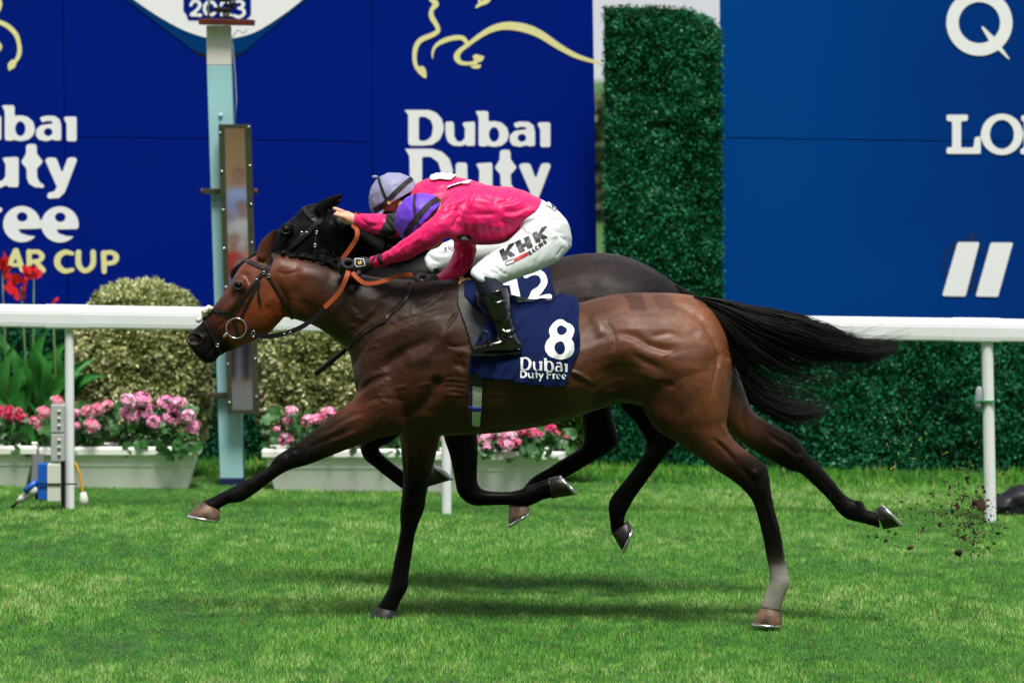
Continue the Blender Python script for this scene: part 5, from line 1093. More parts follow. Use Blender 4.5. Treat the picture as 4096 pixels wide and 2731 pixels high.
# ------------------------------------------------------------------ bridles, reins, saddle cloths
def ring_obj(px, py, r, Y, parent, bvh, name='bit_ring'):
    p, n = proj(bvh, px, py, Y); c = p + Vector((0, -.012, 0)); pts = [c + Vector((math.cos(a) * r, -.004 * math.cos(a), math.sin(a) * r)) for a in np.linspace(0, 2 * math.pi, 33)]
    return MB().tube(pts, .0035, 8, False).build(name, M['steel'], parent, smooth=True)
br = thing('bridle', 'black leather bridle with white fleece noseband and bit ring on the bay horse', 'bridle', at(950, 1240, YN))
def sp(name, pts, w, m='leather', parent=None, bvh=BAY, Y=YN, flip=YN, off=.002):
    mb = MB(); strap(mb, pts, bvh, w, .0045, off, Y); o = mb.build(name, M[m], parent, smooth=False)
    if flip is not None and name != 'noseband_strap':
        m2 = MB().add([(v[0], 2 * flip - v[1], v[2]) for v in mb.v], [tuple(reversed(f)) for f in mb.f]); m2.build(name, M[m], parent, smooth=False)
    return o
sp('browband', cA((585, 605), (640, 632), (710, 660), (780, 685)), .017, parent=br)
sp('headpiece', cA((822, 560), (800, 610), (775, 680), (745, 730)), .018, parent=br)
sp('cheekpiece', cA((738, 715), (705, 760), (690, 800), (660, 870), (600, 985), (552, 1095)), .013, parent=br)
sp('noseband_strap', cA((735, 710), (690, 770), (620, 860), (530, 970), (462, 1060)), .014, parent=br, off=.005)
sp('throat_lash', cA((768, 690), (785, 750), (840, 850), (905, 945), (955, 1025), (978, 1098)), .012, parent=br)
sp('strap_end', cA((708, 790), (697, 860), (700, 915), (718, 972)), .010, parent=br, flip=None, off=.006)
sp('noseband', cA((272, 1024), (330, 1030), (400, 1042), (470, 1062), (500, 1120), (515, 1190), (540, 1260)), .013, parent=br)
sp('flash_strap', cA((232, 1078), (270, 1150), (310, 1225), (345, 1300), (372, 1360), (398, 1400)), .013, parent=br, off=.004)
for i, (u, v_, m_) in enumerate(((738, 718, 1), (678, 780, 1), (780, 740, 1), (355, 1312, 1), (530, 970, 0), (912, 955, 0))):
    x, y = cA((u, v_))[0]; p, n = proj(BAY, x, y, YN); c = p + n * .009
    MB().tube([c + Vector((.0085 * math.cos(a + .6), 0, .007 * math.sin(a + .6))) for a in np.linspace(0, 2 * math.pi, 9)], .0016, 6, False).build('buckle', M['steel' if m_ else 'leather'], br, smooth=True)
ring_obj(946, 1312, .0455, YN, br, BAY)
p0, _ = proj(BAY, 912, 1335, YN); p1, _ = proj(BAY, 884, 1352, YN)
MB().tube([p0 + Vector((0, -.014, .003)), p0 * .5 + p1 * .5 + Vector((0, -.012, 0)), p1 + Vector((0, -.004, 0))], [.010, .007, .003], 10).build('bit', M['steel'], br, smooth=True)
fl = MB(); r_ = random.Random(2)
for i in range(22):
    t = i / 21; x, y = cA((285 - 85 * t, 1000 + 105 * t))[0]; fl.blob(at(x + r_.uniform(-6, 6), y + r_.uniform(-6, 6), r_.uniform(-.035, .035)), (.013, .014, .013), 8, 6)
fl.build('fleece_noseband', M['fleece'], br, smooth=True)
# reins of the bay
rn = thing('reins', 'orange grip reins with black leather ends from bit ring to the front rider', 'reins', at(1200, 1250, YN))
def ribbon(name, pts3, w, m, parent, th=.004, updir=Vector((0, 0, 1))):
    P = [Vector(p) for p in catmull([tuple(p) for p in pts3], 6)]; V = []; Fc = []
    for i, p in enumerate(P):
        t = (P[min(i + 1, len(P) - 1)] - P[max(i - 1, 0)]).normalized(); nn = Vector((0, -1, 0)); nn = (nn - t * nn.dot(t)).normalized(); s = t.cross(nn) * w / 2
        V += [p - s, p + s, p + s + nn * th, p - s + nn * th]
    for i in range(len(P) - 1):
        for j in range(4): Fc.append((i * 4 + j, i * 4 + (j + 1) % 4, i * 4 + 4 + (j + 1) % 4, i * 4 + 4 + j))
    Fc += [(3, 2, 1, 0), tuple(len(V) - 4 + j for j in range(4))]
    return mesh(name, V, Fc, M[m], parent, smooth=False)
a = cA((590, 1205), (640, 1222), (750, 1245), (900, 1225), (1050, 1170), (1180, 1080), (1255, 995))
ribbon('rein_leather', [at(x, y, YN - d_) for (x, y), d_ in zip(a, (.075, .085, .11, .13, .135, .13, .13))], .022, 'leather', rn)
a = cA((1250, 1002), (1330, 925), (1390, 850), (1430, 760), (1450, 700))
ribbon('rein_grip', [at(x, y, YN - d_) for (x, y), d_ in zip(a, (.131, .14, .15, .16, .15))], .021, 'rein_orange', rn, .006)
a = cB((205, 815), (235, 850), (290, 888), (360, 890), (450, 868), (540, 835), (640, 826))
ribbon('rein_grip', [at(x, y, YN - d_) for (x, y), d_ in zip(a, (.14, .16, .17, .165, .15, .13, .06))], .018, 'rein_orange', rn, .006)
for u, v_ in ((655, 1222), (962, 1232), (915, 1200)):
    x, y = cA((u, v_))[0]; c = at(x, y, YN - .135 if u > 800 else YN - .095); MB().tube([c + Vector((.007 * math.cos(q), -.008, .014 * math.sin(q))) for q in np.linspace(0, 2 * math.pi, 9)], .0018, 6, False).build('buckle', M['steel'], rn, smooth=True)
ns = thing('neck_strap', 'thin black neck strap looping round the base of the bay neck', 'strap', at(1500, 1250, YN))
sp('strap', cB((624, 885), (630, 930), (612, 985), (550, 1070), (430, 1170), (300, 1252), (220, 1310), (172, 1375), (168, 1400)), .012, parent=ns)
sp('strap_keeper', cB((448, 1160), (415, 1185)), .017, 'leather', ns, off=.006); sp('strap_keeper', cB((262, 1275), (232, 1300)), .022, 'leather', ns, off=.006)
bb = thing('bridle', 'black leather bridle with pale browband on the black horse', 'bridle', at(1200, 950, YF))
kw = dict(parent=bb, bvh=BLK, Y=YF, flip=YF)
sp('browband', cA((1078, 170), (1110, 215), (1150, 260), (1205, 300)), .020, **kw)
sp('headpiece', cA((1250, 215), (1225, 260), (1195, 310)), .018, **kw)
sp('cheekpiece', cA((1180, 295), (1110, 360), (1040, 420), (960, 505), (948, 550)), .013, **kw)
sp('noseband_strap', cA((1190, 300), (1125, 375), (1070, 425), (980, 500), (870, 560)), .011, off=.006, **kw)
sp('throat_lash', cA((1188, 305), (1178, 380), (1168, 470), (1168, 570)), .012, **kw)
sp('noseband', cA((728, 440), (745, 465), (775, 490)), .02, **kw)
for u, v_ in ((1060, 385), (1097, 385), (1175, 375), (1166, 485)):
    x, y = cA((u, v_))[0]; p, n = proj(BLK, x, y, YF); c = p + n * .010
    MB().tube([c + Vector((.0085 * math.cos(q + .6), 0, .007 * math.sin(q + .6))) for q in np.linspace(0, 2 * math.pi, 9)], .0016, 6, False).build('buckle', M['steel'], bb, smooth=True)
rb = thing('reins', 'orange grip rein rising to the bare hand of the rear rider', 'reins', at(1400, 980, YF))
a = cJ((352, 820), (400, 870), (402, 950), (350, 1060), (255, 1190), (185, 1290), (120, 1360))
ribbon('rein_grip', [at(x, y, YF - d_) for (x, y), d_ in zip(a, (.14, .16, .17, .16, .15, .14, .13))], .021, 'rein_orange', rb, .006)

# saddle cloths
M['cloth_navy'] = mat('navy_cloth', (11, 27, 72), .8, spec=.12, bump=.12, bscale=300, var=.06, vscale=10)
M['cloth_white'] = mat('white_print', (238, 240, 246), .6)
M['rubber_pad'] = mat('grey_rubber_pad', (40, 42, 42), .6, var=.35, vscale=18, bump=.2, bscale=50)
M['tan'] = mat('tan_leather', (176, 128, 78), .6)
M['web_white'] = mat('grey_white_webbing', (196, 202, 194), .6, var=.15, vscale=20, bump=.2)
M['web_purple'] = mat('purple_webbing', (70, 24, 70), .6)
M['web_blue'] = mat('blue_webbing', (40, 44, 170), .55)
M['saddle'] = mat('dark_blue_saddle', (16, 26, 60), .3, coat=.3)
M['clear'] = mat('shiny_saddle_edge', (150, 158, 176), .2, metal=.6)
def wr(seed, amp):
    def f(x, y):
        return amp * float(noise3(np.array([[x / 70 + y / 95, y / 330 - x / 430, seed]]), 1, seed, 3)[0]) + amp * .6
    return f
WRN, WRF = wr(3, .036), wr(5, .024)
ncl = thing('saddle_cloth', 'navy saddle cloth with white number 8 on the bay horse', 'saddle cloth', at(2100, 1380, YN))
NCL = [('p', cC((770, 480), (830, 520), (960, 505), (1100, 485), (1230, 465), (1375, 470), (1388, 560), (1378, 680), (1392, 880), (1350, 975), (1300, 1090), (1250, 1208), (1050, 1205), (900, 1185), (720, 1160), (540, 1150), (470, 1100), (400, 1105), (415, 1010), (450, 900), (520, 720), (640, 560)))]
print_on('cloth', NCL, BAY, M['cloth_navy'], ncl, YN, .010, 7.0, .004, WRN)
mc_ = bpy.data.objects[ncl.children[0].name]
EIGHT = [('e', 1224, 772, 114, 88), ('e', 1205, 895, 132, 102), ('-e', 1226, 764, 46, 43), ('-e', 1206, 905, 48, 50)]
print_on('number', xf(EIGHT, .4464, 1700, 1000), BAY, M['cloth_white'], ncl, YN, .0145, 4.0, 0, WRN)
DB8 = xf(xf(DUBAI, .4277, 757, 637, ky=.43, sh=.035), .4464, 1700, 1000)
print_on('lettering', DB8, BAY, M['cloth_white'], ncl, YN, .0145, 2.5, 0, WRN, -1.6)
DF = [('l', [(865, 1085, 9), (866, 1132, 9)]), ('s', [(865, 1084, 9), (895, 1086, 9), (912, 1110, 10), (896, 1136, 9), (866, 1138, 9)]),
      ('s', [(932, 1104, 8), (934, 1130, 9), (950, 1142, 8), (970, 1130, 8)]), ('l', [(972, 1104, 8), (973, 1142, 8)]), ('l', [(1000, 1090, 8), (1002, 1140, 8)]), ('l', [(990, 1106, 6), (1014, 1106, 6)]), ('l', [(1026, 1108, 8), (1040, 1140, 8)]), ('l', [(1056, 1108, 8), (1030, 1164, 8)]),
      ('l', [(1094, 1090, 9), (1096, 1145, 9)]), ('l', [(1094, 1090, 7), (1130, 1090, 7)]), ('l', [(1094, 1116, 7), (1124, 1116, 7)]), ('l', [(1146, 1112, 8), (1147, 1146, 8)]), ('s', [(1147, 1122, 6), (1156, 1112, 7), (1168, 1112, 6)]),
      ('e', 1193, 1130, 22, 22), ('-e', 1194, 1123, 9, 6), ('-p', [(1192, 1134), (1220, 1132), (1220, 1142), (1194, 1142)]), ('e', 1243, 1131, 22, 22), ('-e', 1244, 1124, 9, 6), ('-p', [(1242, 1135), (1270, 1133), (1270, 1143), (1244, 1143)])]
print_on('lettering', xf(DF, .4464, 1700, 1000), BAY, M['cloth_white'], ncl, YN, .0145, 2.0, 0, WRN, -.8)
fcl = thing('saddle_cloth', 'navy saddle cloth with white number 12 on the black horse', 'saddle cloth', at(2100, 1150, YF))
FCL = [('p', cC((500, 120), (700, 130), (1000, 140), (1112, 140), (1140, 300), (1170, 430), (1140, 480), (1150, 640), (1000, 760), (600, 760), (450, 500)))]
print_on('cloth', FCL, BLK, M['cloth_navy'], fcl, YF, .010, 8.0, .004, WRF)
ONE2 = [('p', [(690, 325), (735, 300), (770, 268), (812, 262), (836, 370), (862, 480), (868, 510), (795, 510), (775, 420), (758, 345), (700, 350)]),
        ('s', [(905, 268, 26), (940, 252, 24), (1000, 245, 22), (1055, 265, 28), (1072, 320, 30), (1035, 380, 30), (985, 420, 34), (955, 470, 30)]), ('s', [(935, 480, 24), (1000, 476, 26), (1060, 455, 24), (1120, 438, 20)])]
print_on('number', xf(ONE2, .4464, 1700, 1000), BLK, M['cloth_white'], fcl, YF, .0145, 4.0, 0, WRF)
# saddle of the bay: rubber pad, flaps, girth
sd = thing('saddle', 'small racing saddle with grey rubber pad and white girth on the bay horse', 'saddle', at(1950, 1250, YN))
print_on('rubber_pad', [('p', cC((330, 255), (420, 250), (470, 420), (600, 620), (540, 760), (500, 880), (430, 900), (390, 760), (330, 600), (288, 470), (300, 340)))], BAY, M['rubber_pad'], sd, YN, .008, 7, .006)
print_on('pad_edge', [('p', cC((322, 250), (420, 246), (425, 300), (330, 308), (300, 350), (296, 330)))], BAY, M['tan'], sd, YN, .016, 6, .005)
print_on('blue_flap', [('p', cC((350, 305), (440, 300), (560, 470), (640, 640), (560, 620), (430, 520), (350, 420)))], BAY, M['cloth_navy'], sd, YN, .018, 6, .004)
print_on('panel', [('p', cC((445, 400), (520, 420), (600, 560), (620, 680), (560, 620), (470, 520)))], BAY, M['saddle'], sd, YN, .026, 6, .006)
print_on('seat_edge', [('p', cC((745, 450), (800, 472), (900, 484), (1050, 487), (1215, 474), (1215, 490), (1000, 502), (870, 504), (800, 512), (760, 500)))], BAY, M['clear'], sd, YN, .024, 6, .006)
print_on('girth', [('p', cC((432, 1205), (518, 1205), (508, 1400), (492, 1568), (425, 1560)))], BAY, M['web_white'], sd, YN, .008, 6, .004)
print_on('girth_edge', [('p', cC((392, 1200), (428, 1205), (420, 1560), (388, 1550)))], BAY, M['web_purple'], sd, YN, .006, 6, .004)
print_on('girth_buckle_guard', [('p', cC((398, 1100), (470, 1085), (540, 1100), (525, 1225), (440, 1210), (390, 1200)))], BAY, M['leather'], sd, YN, .016, 6, .006)
print_on('girth_keeper', [('p', cC((390, 1385), (450, 1402), (515, 1400), (515, 1425), (450, 1432), (390, 1410)))], BAY, M['web_blue'], sd, YN, .014, 5, .004)
a = cC((470, 1568), (500, 1585), (540, 1600), (590, 1625)); MB().tube([at(x, y, YN - .1) for x, y in a], [.004, .005, .007, .005], 6).build('loose_strap', M['leather'], sd, smooth=True)
RELIEF = 1.7
# ------------------------------------------------------------------ riders
M['skin'] = mat('skin', (226, 170, 142), .5, sss=.15, var=.06, vscale=25, bump=.08, bscale=120)
M['silk_pink'] = mat('pink_silk', (230, 28, 106), .42, spec=.28, sheen=.05, var=.05, vscale=10, bump=.10, bscale=26, stretch=(1, 1, .5))
M['breeches'] = mat('white_breeches', (212, 219, 220), .55, var=.03, vscale=8, bump=.08, bscale=26)
M['sock'] = mat('navy_sock', (18, 22, 48), .7, bump=.2, bscale=120)
M['boot'] = mat('patent_boot', (9, 9, 11), .12, coat=.8, bump=.15, bscale=22)
M['cap_purple'] = mat('purple_silk', (108, 62, 214), .45, spec=.3, bump=.25, bscale=20)
M['cap_lilac'] = mat('lilac_silk', (142, 145, 178), .45, spec=.3, bump=.25, bscale=20)
M['elastic'] = mat('black_elastic', (16, 16, 18), .7)
M['glove'] = mat('black_glove', (14, 14, 16), .65, bump=.3, bscale=120)
M['gold'] = mat('gold_print', (214, 176, 84), .4)
M['strap_brown'] = mat('brown_strap', (140, 78, 40), .5)
M['dark_hair'] = mat('dark_hair', (30, 24, 22), .7)
M['paper'] = mat('white_number_cloth', (240, 240, 244), .7)
UP_N, FW_N = Vector((-.72, 0, .69)), Vector((-.69, 0, -.72))

def wrinkle(me, amp, sc, seed, vec):
    V = coords(me); N = normals(me)
    set_coords(me, V + N * (amp * noise3(V * vec, sc, seed, 3))[:, None])
def crease(me, amp, sc, seed, ang=0.0, lo=.0):
    """crisp cloth folds: ridges of stretched noise, long side turned by ang in the side view"""
    V = coords(me); N = normals(me); c, s = math.cos(ang), math.sin(ang)
    Q = np.stack([(V[:, 0] * c + V[:, 2] * s) * sc[0], V[:, 1] * sc[1], (-V[:, 0] * s + V[:, 2] * c) * sc[2]], 1)
    Q += .25 * np.stack([noise3(V, 7, seed + 1), noise3(V, 7, seed + 2), noise3(V, 7, seed + 3)], 1)
    n = (1 - np.abs(noise3(Q, 1, seed, 2)) * 2.2).clip(0, 1) ** 2.5
    mask = (.5 + 1.2 * noise3(V, 6, seed + 9)).clip(0, 1)
    set_coords(me, V + N * (amp * n * mask)[:, None])
def grow_body(lofts, Y, head=None, hands=(), voxel=.008):
    mb = MB()
    for secs, kw in lofts: loft(mb, secs, Y, grow=-.012, **kw)
    for c, ax, r in head or (): mb.blob(c, r, 16, 12, ax)
    for h in hands: mb.add(h.v, h.f)
    return fuse(mb, voxel, 3)
def axes(u, f):
    u = u.normalized(); f = (f - u * f.dot(u)).normalized(); s = u.cross(f)
    return Matrix((f, s, u)).transposed()          # columns: forward, side, up
def head_shapes(c, u, f):
    """skull, jaw, nose, brow, ears and neck-free face lumps round the skull centre c"""
    A = axes(u, f); P = lambda a, b, d: c + A @ Vector((a, b, d))
    L = [(P(-.005, 0, 0), A, (.096, .074, .088)), (P(.026, 0, -.058), A, (.060, .056, .070)), (P(.058, 0, -.096), A, (.024, .027, .018)), (P(.088, 0, -.042), A, (.020, .013, .026)), (P(.094, 0, -.055), A, (.014, .017, .012)),
         (P(.074, 0, -.005), A, (.020, .055, .015)), (P(.074, 0, -.085), A, (.018, .026, .013)), (P(.050, .040, -.045), A, (.030, .022, .028)), (P(.050, -.040, -.045), A, (.030, .022, .028)),
         (P(-.016, .078, -.030), A, (.020, .012, .030)), (P(-.016, -.078, -.030), A, (.020, .012, .030)), (P(-.030, 0, -.06), A, (.06, .062, .06))]
    return L
def cap(root, c, u, f, bvh_name, m, peak=True, gath=True):
    """helmet cover: dome with gathered hem, soft peak"""
    A = axes(u, f); V = []; Fc = []; nu, nv = 96, 40
    for i in range(nv + 1):
        th = (math.pi / 2 + .03) * i / nv
        for j in range(nu):
            ph = 2 * math.pi * j / nu; rr = math.sin(min(th, math.pi / 2 + .1))
            wz = 1 + .010 * math.sin(6 * ph) * math.sin(th) + (.018 * math.sin(22 * ph + 3 * math.sin(5 * ph)) * max(0, (i / nv - .72)) * 3)
            V.append(c + A @ Vector((.122 * rr * math.cos(ph) * wz, .103 * rr * math.sin(ph) * wz, .128 * math.cos(th))))
    for i in range(nv):
        for j in range(nu): Fc.append((i * nu + j, (i + 1) * nu + j, (i + 1) * nu + (j + 1) % nu, i * nu + (j + 1) % nu))
    o = mesh('cap', V, Fc, m, root, smooth=True); me_ = o.data
    wrinkle(me_, .0055, 11, len(me_.vertices) % 7 + (3 if bvh_name == 'n' else 0), [1, 1, 1.5]); wrinkle(me_, .0020, 30, 5, [1, 1, 1]); crease(me_, .0045, [9, 9, 20], 71 + (4 if bvh_name == 'n' else 0), math.radians(-50 if bvh_name == 'n' else 25)); bv = bvh_of(o.data)
    pk = MB(); n = 14; rows = []
    for k, (rad, dz) in enumerate(((.118, -.012), (.145, -.020), (.168, -.032))):
        rows.append([c + A @ Vector((rad * math.cos(a) * (1.0), .103 / .122 * rad * math.sin(a) * (1 - .12 * k), dz)) for a in np.linspace(-1.05, 1.05, n)])
    V = [p for r in rows for p in r] + [p - A @ Vector((0, 0, .004)) for r in rows for p in r]; Fc = []; off = 3 * n
    for k in range(2):
        for j in range(n - 1):
            Fc.append((k * n + j, k * n + j + 1, (k + 1) * n + j + 1, (k + 1) * n + j)); Fc.append((off + k * n + j, off + (k + 1) * n + j, off + (k + 1) * n + j + 1, off + k * n + j + 1))
    for j in range(n - 1): Fc.append((2 * n + j, 2 * n + j + 1, off + 2 * n + j + 1, off + 2 * n + j))
    pk.add(V, Fc); pk.build('cap_peak', m, o, smooth=True)
    return o, bv
def finger(mb, pts, r0, r1):
    P = catmull([tuple(p) for p in pts], 3); k = len(P)
    mb.tube(P, [r0 + (r1 - r0) * i / (k - 1) for i in range(k)], 10)
    mb.blob(P[-1], (r1, r1, r1), 8, 6)

# ---- front rider
Y0 = 0.0
TOR = [(1770, 775, 1765, 895, .11), (1800, 752, 1795, 945, .18), (1850, 738, 1838, 968, .205), (1900, 733, 1900, 978, .205), (2000, 746, 1990, 978, .19), (2080, 757, 2050, 955, .172), (2140, 783, 2072, 925, .162), (2172, 801, 2092, 905, .155)]
PEL = [(2115, 782, 2052, 935, .145), (2175, 803, 2085, 962, .162), (2222, 834, 2110, 1000, .172), (2265, 880, 2150, 1035, .165), (2286, 940, 2190, 1060, .12), (2285, 985, 2225, 1050, .06)]
def thigh(s): return [(2130, 840, 2275, 990, .09, s * .09), (2070, 925, 2235, 1040, .096, s * .13), (2005, 985, 2165, 1078, .090, s * .17), (1951, 1022, 2085, 1108, .080, s * .21), (1908, 1056, 2018, 1130, .072, s * .24), (1886, 1082, 1985, 1142, .066, s * .265), (1884, 1100, 1968, 1150, .058, s * .27)]
def shin(s): return [(1886, 1096, 1992, 1112, .056, s * .275), (1904, 1150, 2008, 1140, .055, s * .28), (1922, 1186, 2026, 1156, .053, s * .285)]
def bootl(s): return [(1924, 1176, 2027, 1146, .057, s * .285), (1938, 1208, 2038, 1190, .058, s * .285), (1952, 1246, 2048, 1246, .053, s * .285), (1972, 1300, 2062, 1305, .047, s * .28), (1984, 1340, 2073, 1338, .043, s * .28), (1982, 1368, 2086, 1366, .042, s * .28), (1984, 1400, 2087, 1400, .040, s * .28)]
def foot(s): return [(2086, 1362, 2088, 1408, .034, s * .28), (2040, 1346, 2040, 1411, .040, s * .28), (1985, 1352, 1982, 1412, .045, s * .285), (1935, 1368, 1934, 1413, .043, s * .29), (1902, 1380, 1902, 1409, .034, s * .29), (1886, 1389, 1887, 1402, .018, s * .29)]
ARM = [(1812, 775, 1858, 930, .085, -.13), (1775, 815, 1828, 945, .078, -.18), (1737, 862, 1788, 952, .066, -.21), (1679, 910, 1732, 986, .058, -.22), (1614, 959, 1660, 1024, .052, -.20), (1560, 997, 1600, 1044, .047, -.17), (1515, 1019, 1538, 1061, .040, -.13), (1479, 1032, 1496, 1071, .033, -.10)]
ARM2 = [(1805, 860, 1905, 890, .07, .17), (1814, 940, 1903, 972, .063, .2), (1815, 1005, 1898, 1028, .056, .2), (1792, 1055, 1880, 1075, .051, .17), (1758, 1092, 1842, 1108, .043, .11), (1730, 1105, 1790, 1130, .034, .06)]
jn = thing('person', 'front rider in pink silks, purple cap and white breeches crouched on the bay horse', 'person', at(2000, 1150, Y0))
HC = at(1692, 882, Y0)
fist = MB()
A0, A1 = at(1492, 1052, -.10), at(1440, 1062, -.10)
loft(fist, [(1484, 1036, 1496, 1068, .026, -.10), (1455, 1030, 1460, 1088, .030, -.095), (1420, 1036, 1420, 1102, .033, -.09), (1392, 1050, 1394, 1106, .030, -.085)], Y0, n=14)
for i, (y0_, fx) in enumerate(((1044, 1372), (1056, 1364), (1072, 1368), (1088, 1378))):
    dY = -.115 + .018 * i
    finger(fist, [at(1405, 1045 + i * 12, dY), at(fx + 8, y0_ - 2, dY - .008), at(fx - 4, y0_ + 14, dY - .02), at(fx + 16, y0_ + 30, dY - .02), at(fx + 34, y0_ + 26, dY)], .0105, .0085)
finger(fist, [at(1440, 1092, -.12), at(1418, 1104, -.135), at(1396, 1106, -.13), at(1380, 1100, -.12)], .0115, .009)
hand2 = MB(); loft(hand2, [(1745, 1102, 1768, 1138, .024, .05), (1715, 1098, 1730, 1144, .032, .03), (1690, 1102, 1698, 1140, .03, .02)], Y0, n=14)
for i in range(4): finger(hand2, [at(1700, 1104 + i * 9, .0 + .012 * i), at(1678, 1102 + i * 9, -.01 + .012 * i), at(1668, 1116 + i * 8, -.02 + .012 * i), at(1684, 1128 + i * 6, -.02 + .012 * i)], .0105, .0085)
finger(hand2, [at(1725, 1138, .0), at(1702, 1148, -.02), at(1682, 1142, -.03)], .0115, .009)
NECK = [(1778, 790, 1772, 900, .065), (1745, 810, 1752, 915, .06), (1715, 830, 1735, 925, .058)]
me = grow_body([(TOR, {}), (PEL, {}), (thigh(-1), {}), (thigh(1), {}), (shin(-1), {}), (shin(1), {}), (bootl(-1), {}), (bootl(1), {}), (foot(-1), {}), (foot(1), {}), (ARM, {}), (ARM2, {})], Y0,
               head_shapes(HC + UP_N * -.01, UP_N, FW_N), [])
# wrist, neck and both hands grown with the same skin
nb2 = MB(); loft(nb2, NECK, Y0); loft(nb2, [(1515, 1024, 1535, 1062, .030, -.12), (1485, 1036, 1497, 1068, .025, -.10), (1458, 1040, 1465, 1080, .024, -.096)], Y0, n=14)
allb = MB(); allb.add([tuple(v.co) for v in me.vertices], [tuple(p.vertices) for p in me.polygons]); allb.add(nb2.v, nb2.f); allb.add(fist.v, fist.f); allb.add(hand2.v, hand2.f)
me = fuse(allb, .0055, 2); link_mesh('body', me, M['skin'], jn)
gb = MB()
for m_ in (fist, hand2):
    t = fuse(m_, .004, 2); V = coords(t) + normals(t) * .0035; set_coords(t, V); link_mesh('glove', t, M['glove'], jn)
    if m_ is fist: GLV = bvh_of(t)
print_on('glove_badge', [('p', [(1420, 1034), (1455, 1036), (1462, 1062), (1428, 1068), (1419, 1058)]), ('-p', [(1422, 1036), (1453.5, 1038), (1459, 1061), (1429, 1065.5), (1421, 1057)])], GLV, M['paper'], jn, Y0, .002, 1.5)
print_on('glove_emblem', [('p', [(1431, 1044), (1437, 1050), (1444, 1042), (1448, 1052), (1443, 1058), (1434, 1058)])], GLV, M['gold'], jn, Y0, .003, 1.5)
jb = MB(); loft(jb, TOR, Y0, n=26, e=.95); loft(jb, ARM, Y0); loft(jb, ARM2, Y0)
jack = fuse(jb, .0065, 4)
cb = (1300, 650, .5421)
relief(jack, [(-7, 10, [(1000, 385), (960, 440), (940, 500)]), (5, 12, [(1030, 330), (1000, 400), (985, 460)]), (-5, 9, [(1120, 160), (1060, 240), (1020, 330)]), (4, 9, [(1150, 170), (1090, 260), (1060, 350)]), (-4, 8, [(860, 300), (920, 260), (1000, 250)]), (4, 9, [(850, 350), (930, 310), (1010, 300)]), (-4, 8, [(840, 400), (930, 360), (1000, 350)]),
              (-3, 9, [(1450, 250), (1350, 290), (1250, 300)]), (3, 9, [(1480, 280), (1380, 320), (1280, 330)]), (-3, 9, [(1500, 330), (1400, 360), (1300, 370)]), (3, 9, [(1480, 370), (1400, 400), (1300, 400)]), (-4, 10, [(1420, 480), (1350, 440), (1280, 440)]), (3, 9, [(1400, 520), (1300, 480), (1200, 470)]), (-4, 12, [(990, 380), (1150, 385), (1300, 375)]),
              (-4, 7, [(760, 470), (740, 520), (690, 560)]), (4, 7, [(740, 500), (700, 560), (640, 600)]), (-3, 7, [(680, 540), (600, 590), (520, 640)]), (-3, 7, [(560, 600), (540, 650), (480, 690)]), (3, 8, [(620, 590), (560, 640), (470, 700)]), (-3, 7, [(980, 640), (1000, 720), (960, 800)]), (-3, 7, [(1060, 640), (1050, 740), (980, 810)]), (3, 7, [(1020, 640), (1020, 740), (950, 810)]), (-5, 14, [(1000, 560), (1100, 590), (1200, 600), (1320, 580)]),
              (-3, 9, [(1100, 430), (1080, 500), (1120, 560)]), (3, 9, [(1140, 420), (1130, 500), (1160, 570)]), (-3, 9, [(1200, 430), (1210, 510), (1250, 570)]), (-3, 8, [(1320, 440), (1330, 500), (1370, 540)]), (3, 8, [(1290, 430), (1290, 500), (1320, 560)]), (-3, 8, [(1200, 180), (1250, 250), (1240, 330)]), (-3, 8, [(1330, 190), (1350, 240), (1330, 300)]), (4, 10, [(1020, 260), (960, 330), (930, 400)])], *cb)
wrinkle(jack, .0035, 11, 4, [.8, 1, 2.2]); wrinkle(jack, .0012, 30, 2, [.7, 1, 1.8]); crease(jack, .0065, [5, 6, 24], 31, math.radians(28)); crease(jack, .0045, [6, 6, 30], 35, math.radians(-35)); relax(jack, 1, .4); jk = link_mesh('silks', jack, M['silk_pink'], jn); JACK = bvh_of(jack)
bm_ = MB(); loft(bm_, PEL, Y0, n=26); loft(bm_, thigh(-1), Y0); loft(bm_, thigh(1), Y0)
brc = fuse(bm_, .0065, 4)
relief(brc, [(-4, 8, [(1440, 480), (1480, 520), (1530, 540)]), (3, 7, [(1440, 440), (1500, 420), (1560, 400)]), (-3, 7, [(1180, 760), (1220, 800), (1300, 830)]), (3, 7, [(1150, 760), (1190, 820), (1260, 860)]), (-3, 7, [(1250, 750), (1290, 800), (1360, 830)]), (-3, 6, [(1120, 780), (1160, 830), (1230, 870)]), (-3, 7, [(1700, 700), (1730, 660), (1750, 610)]), (3, 9, [(1650, 560), (1720, 540), (1780, 560)]), (-3, 8, [(1640, 440), (1720, 420), (1790, 450)]), (-3, 6, [(1540, 330), (1600, 340), (1680, 350)])], *cb)
wrinkle(brc, .0016, 22, 6, [1, 1, 1]); crease(brc, .0035, [6, 6, 22], 51, math.radians(-40)); crease(brc, .0022, [6, 6, 40], 57, math.radians(60)); link_mesh('breeches', brc, M['breeches'], jn); BRC = bvh_of(brc)
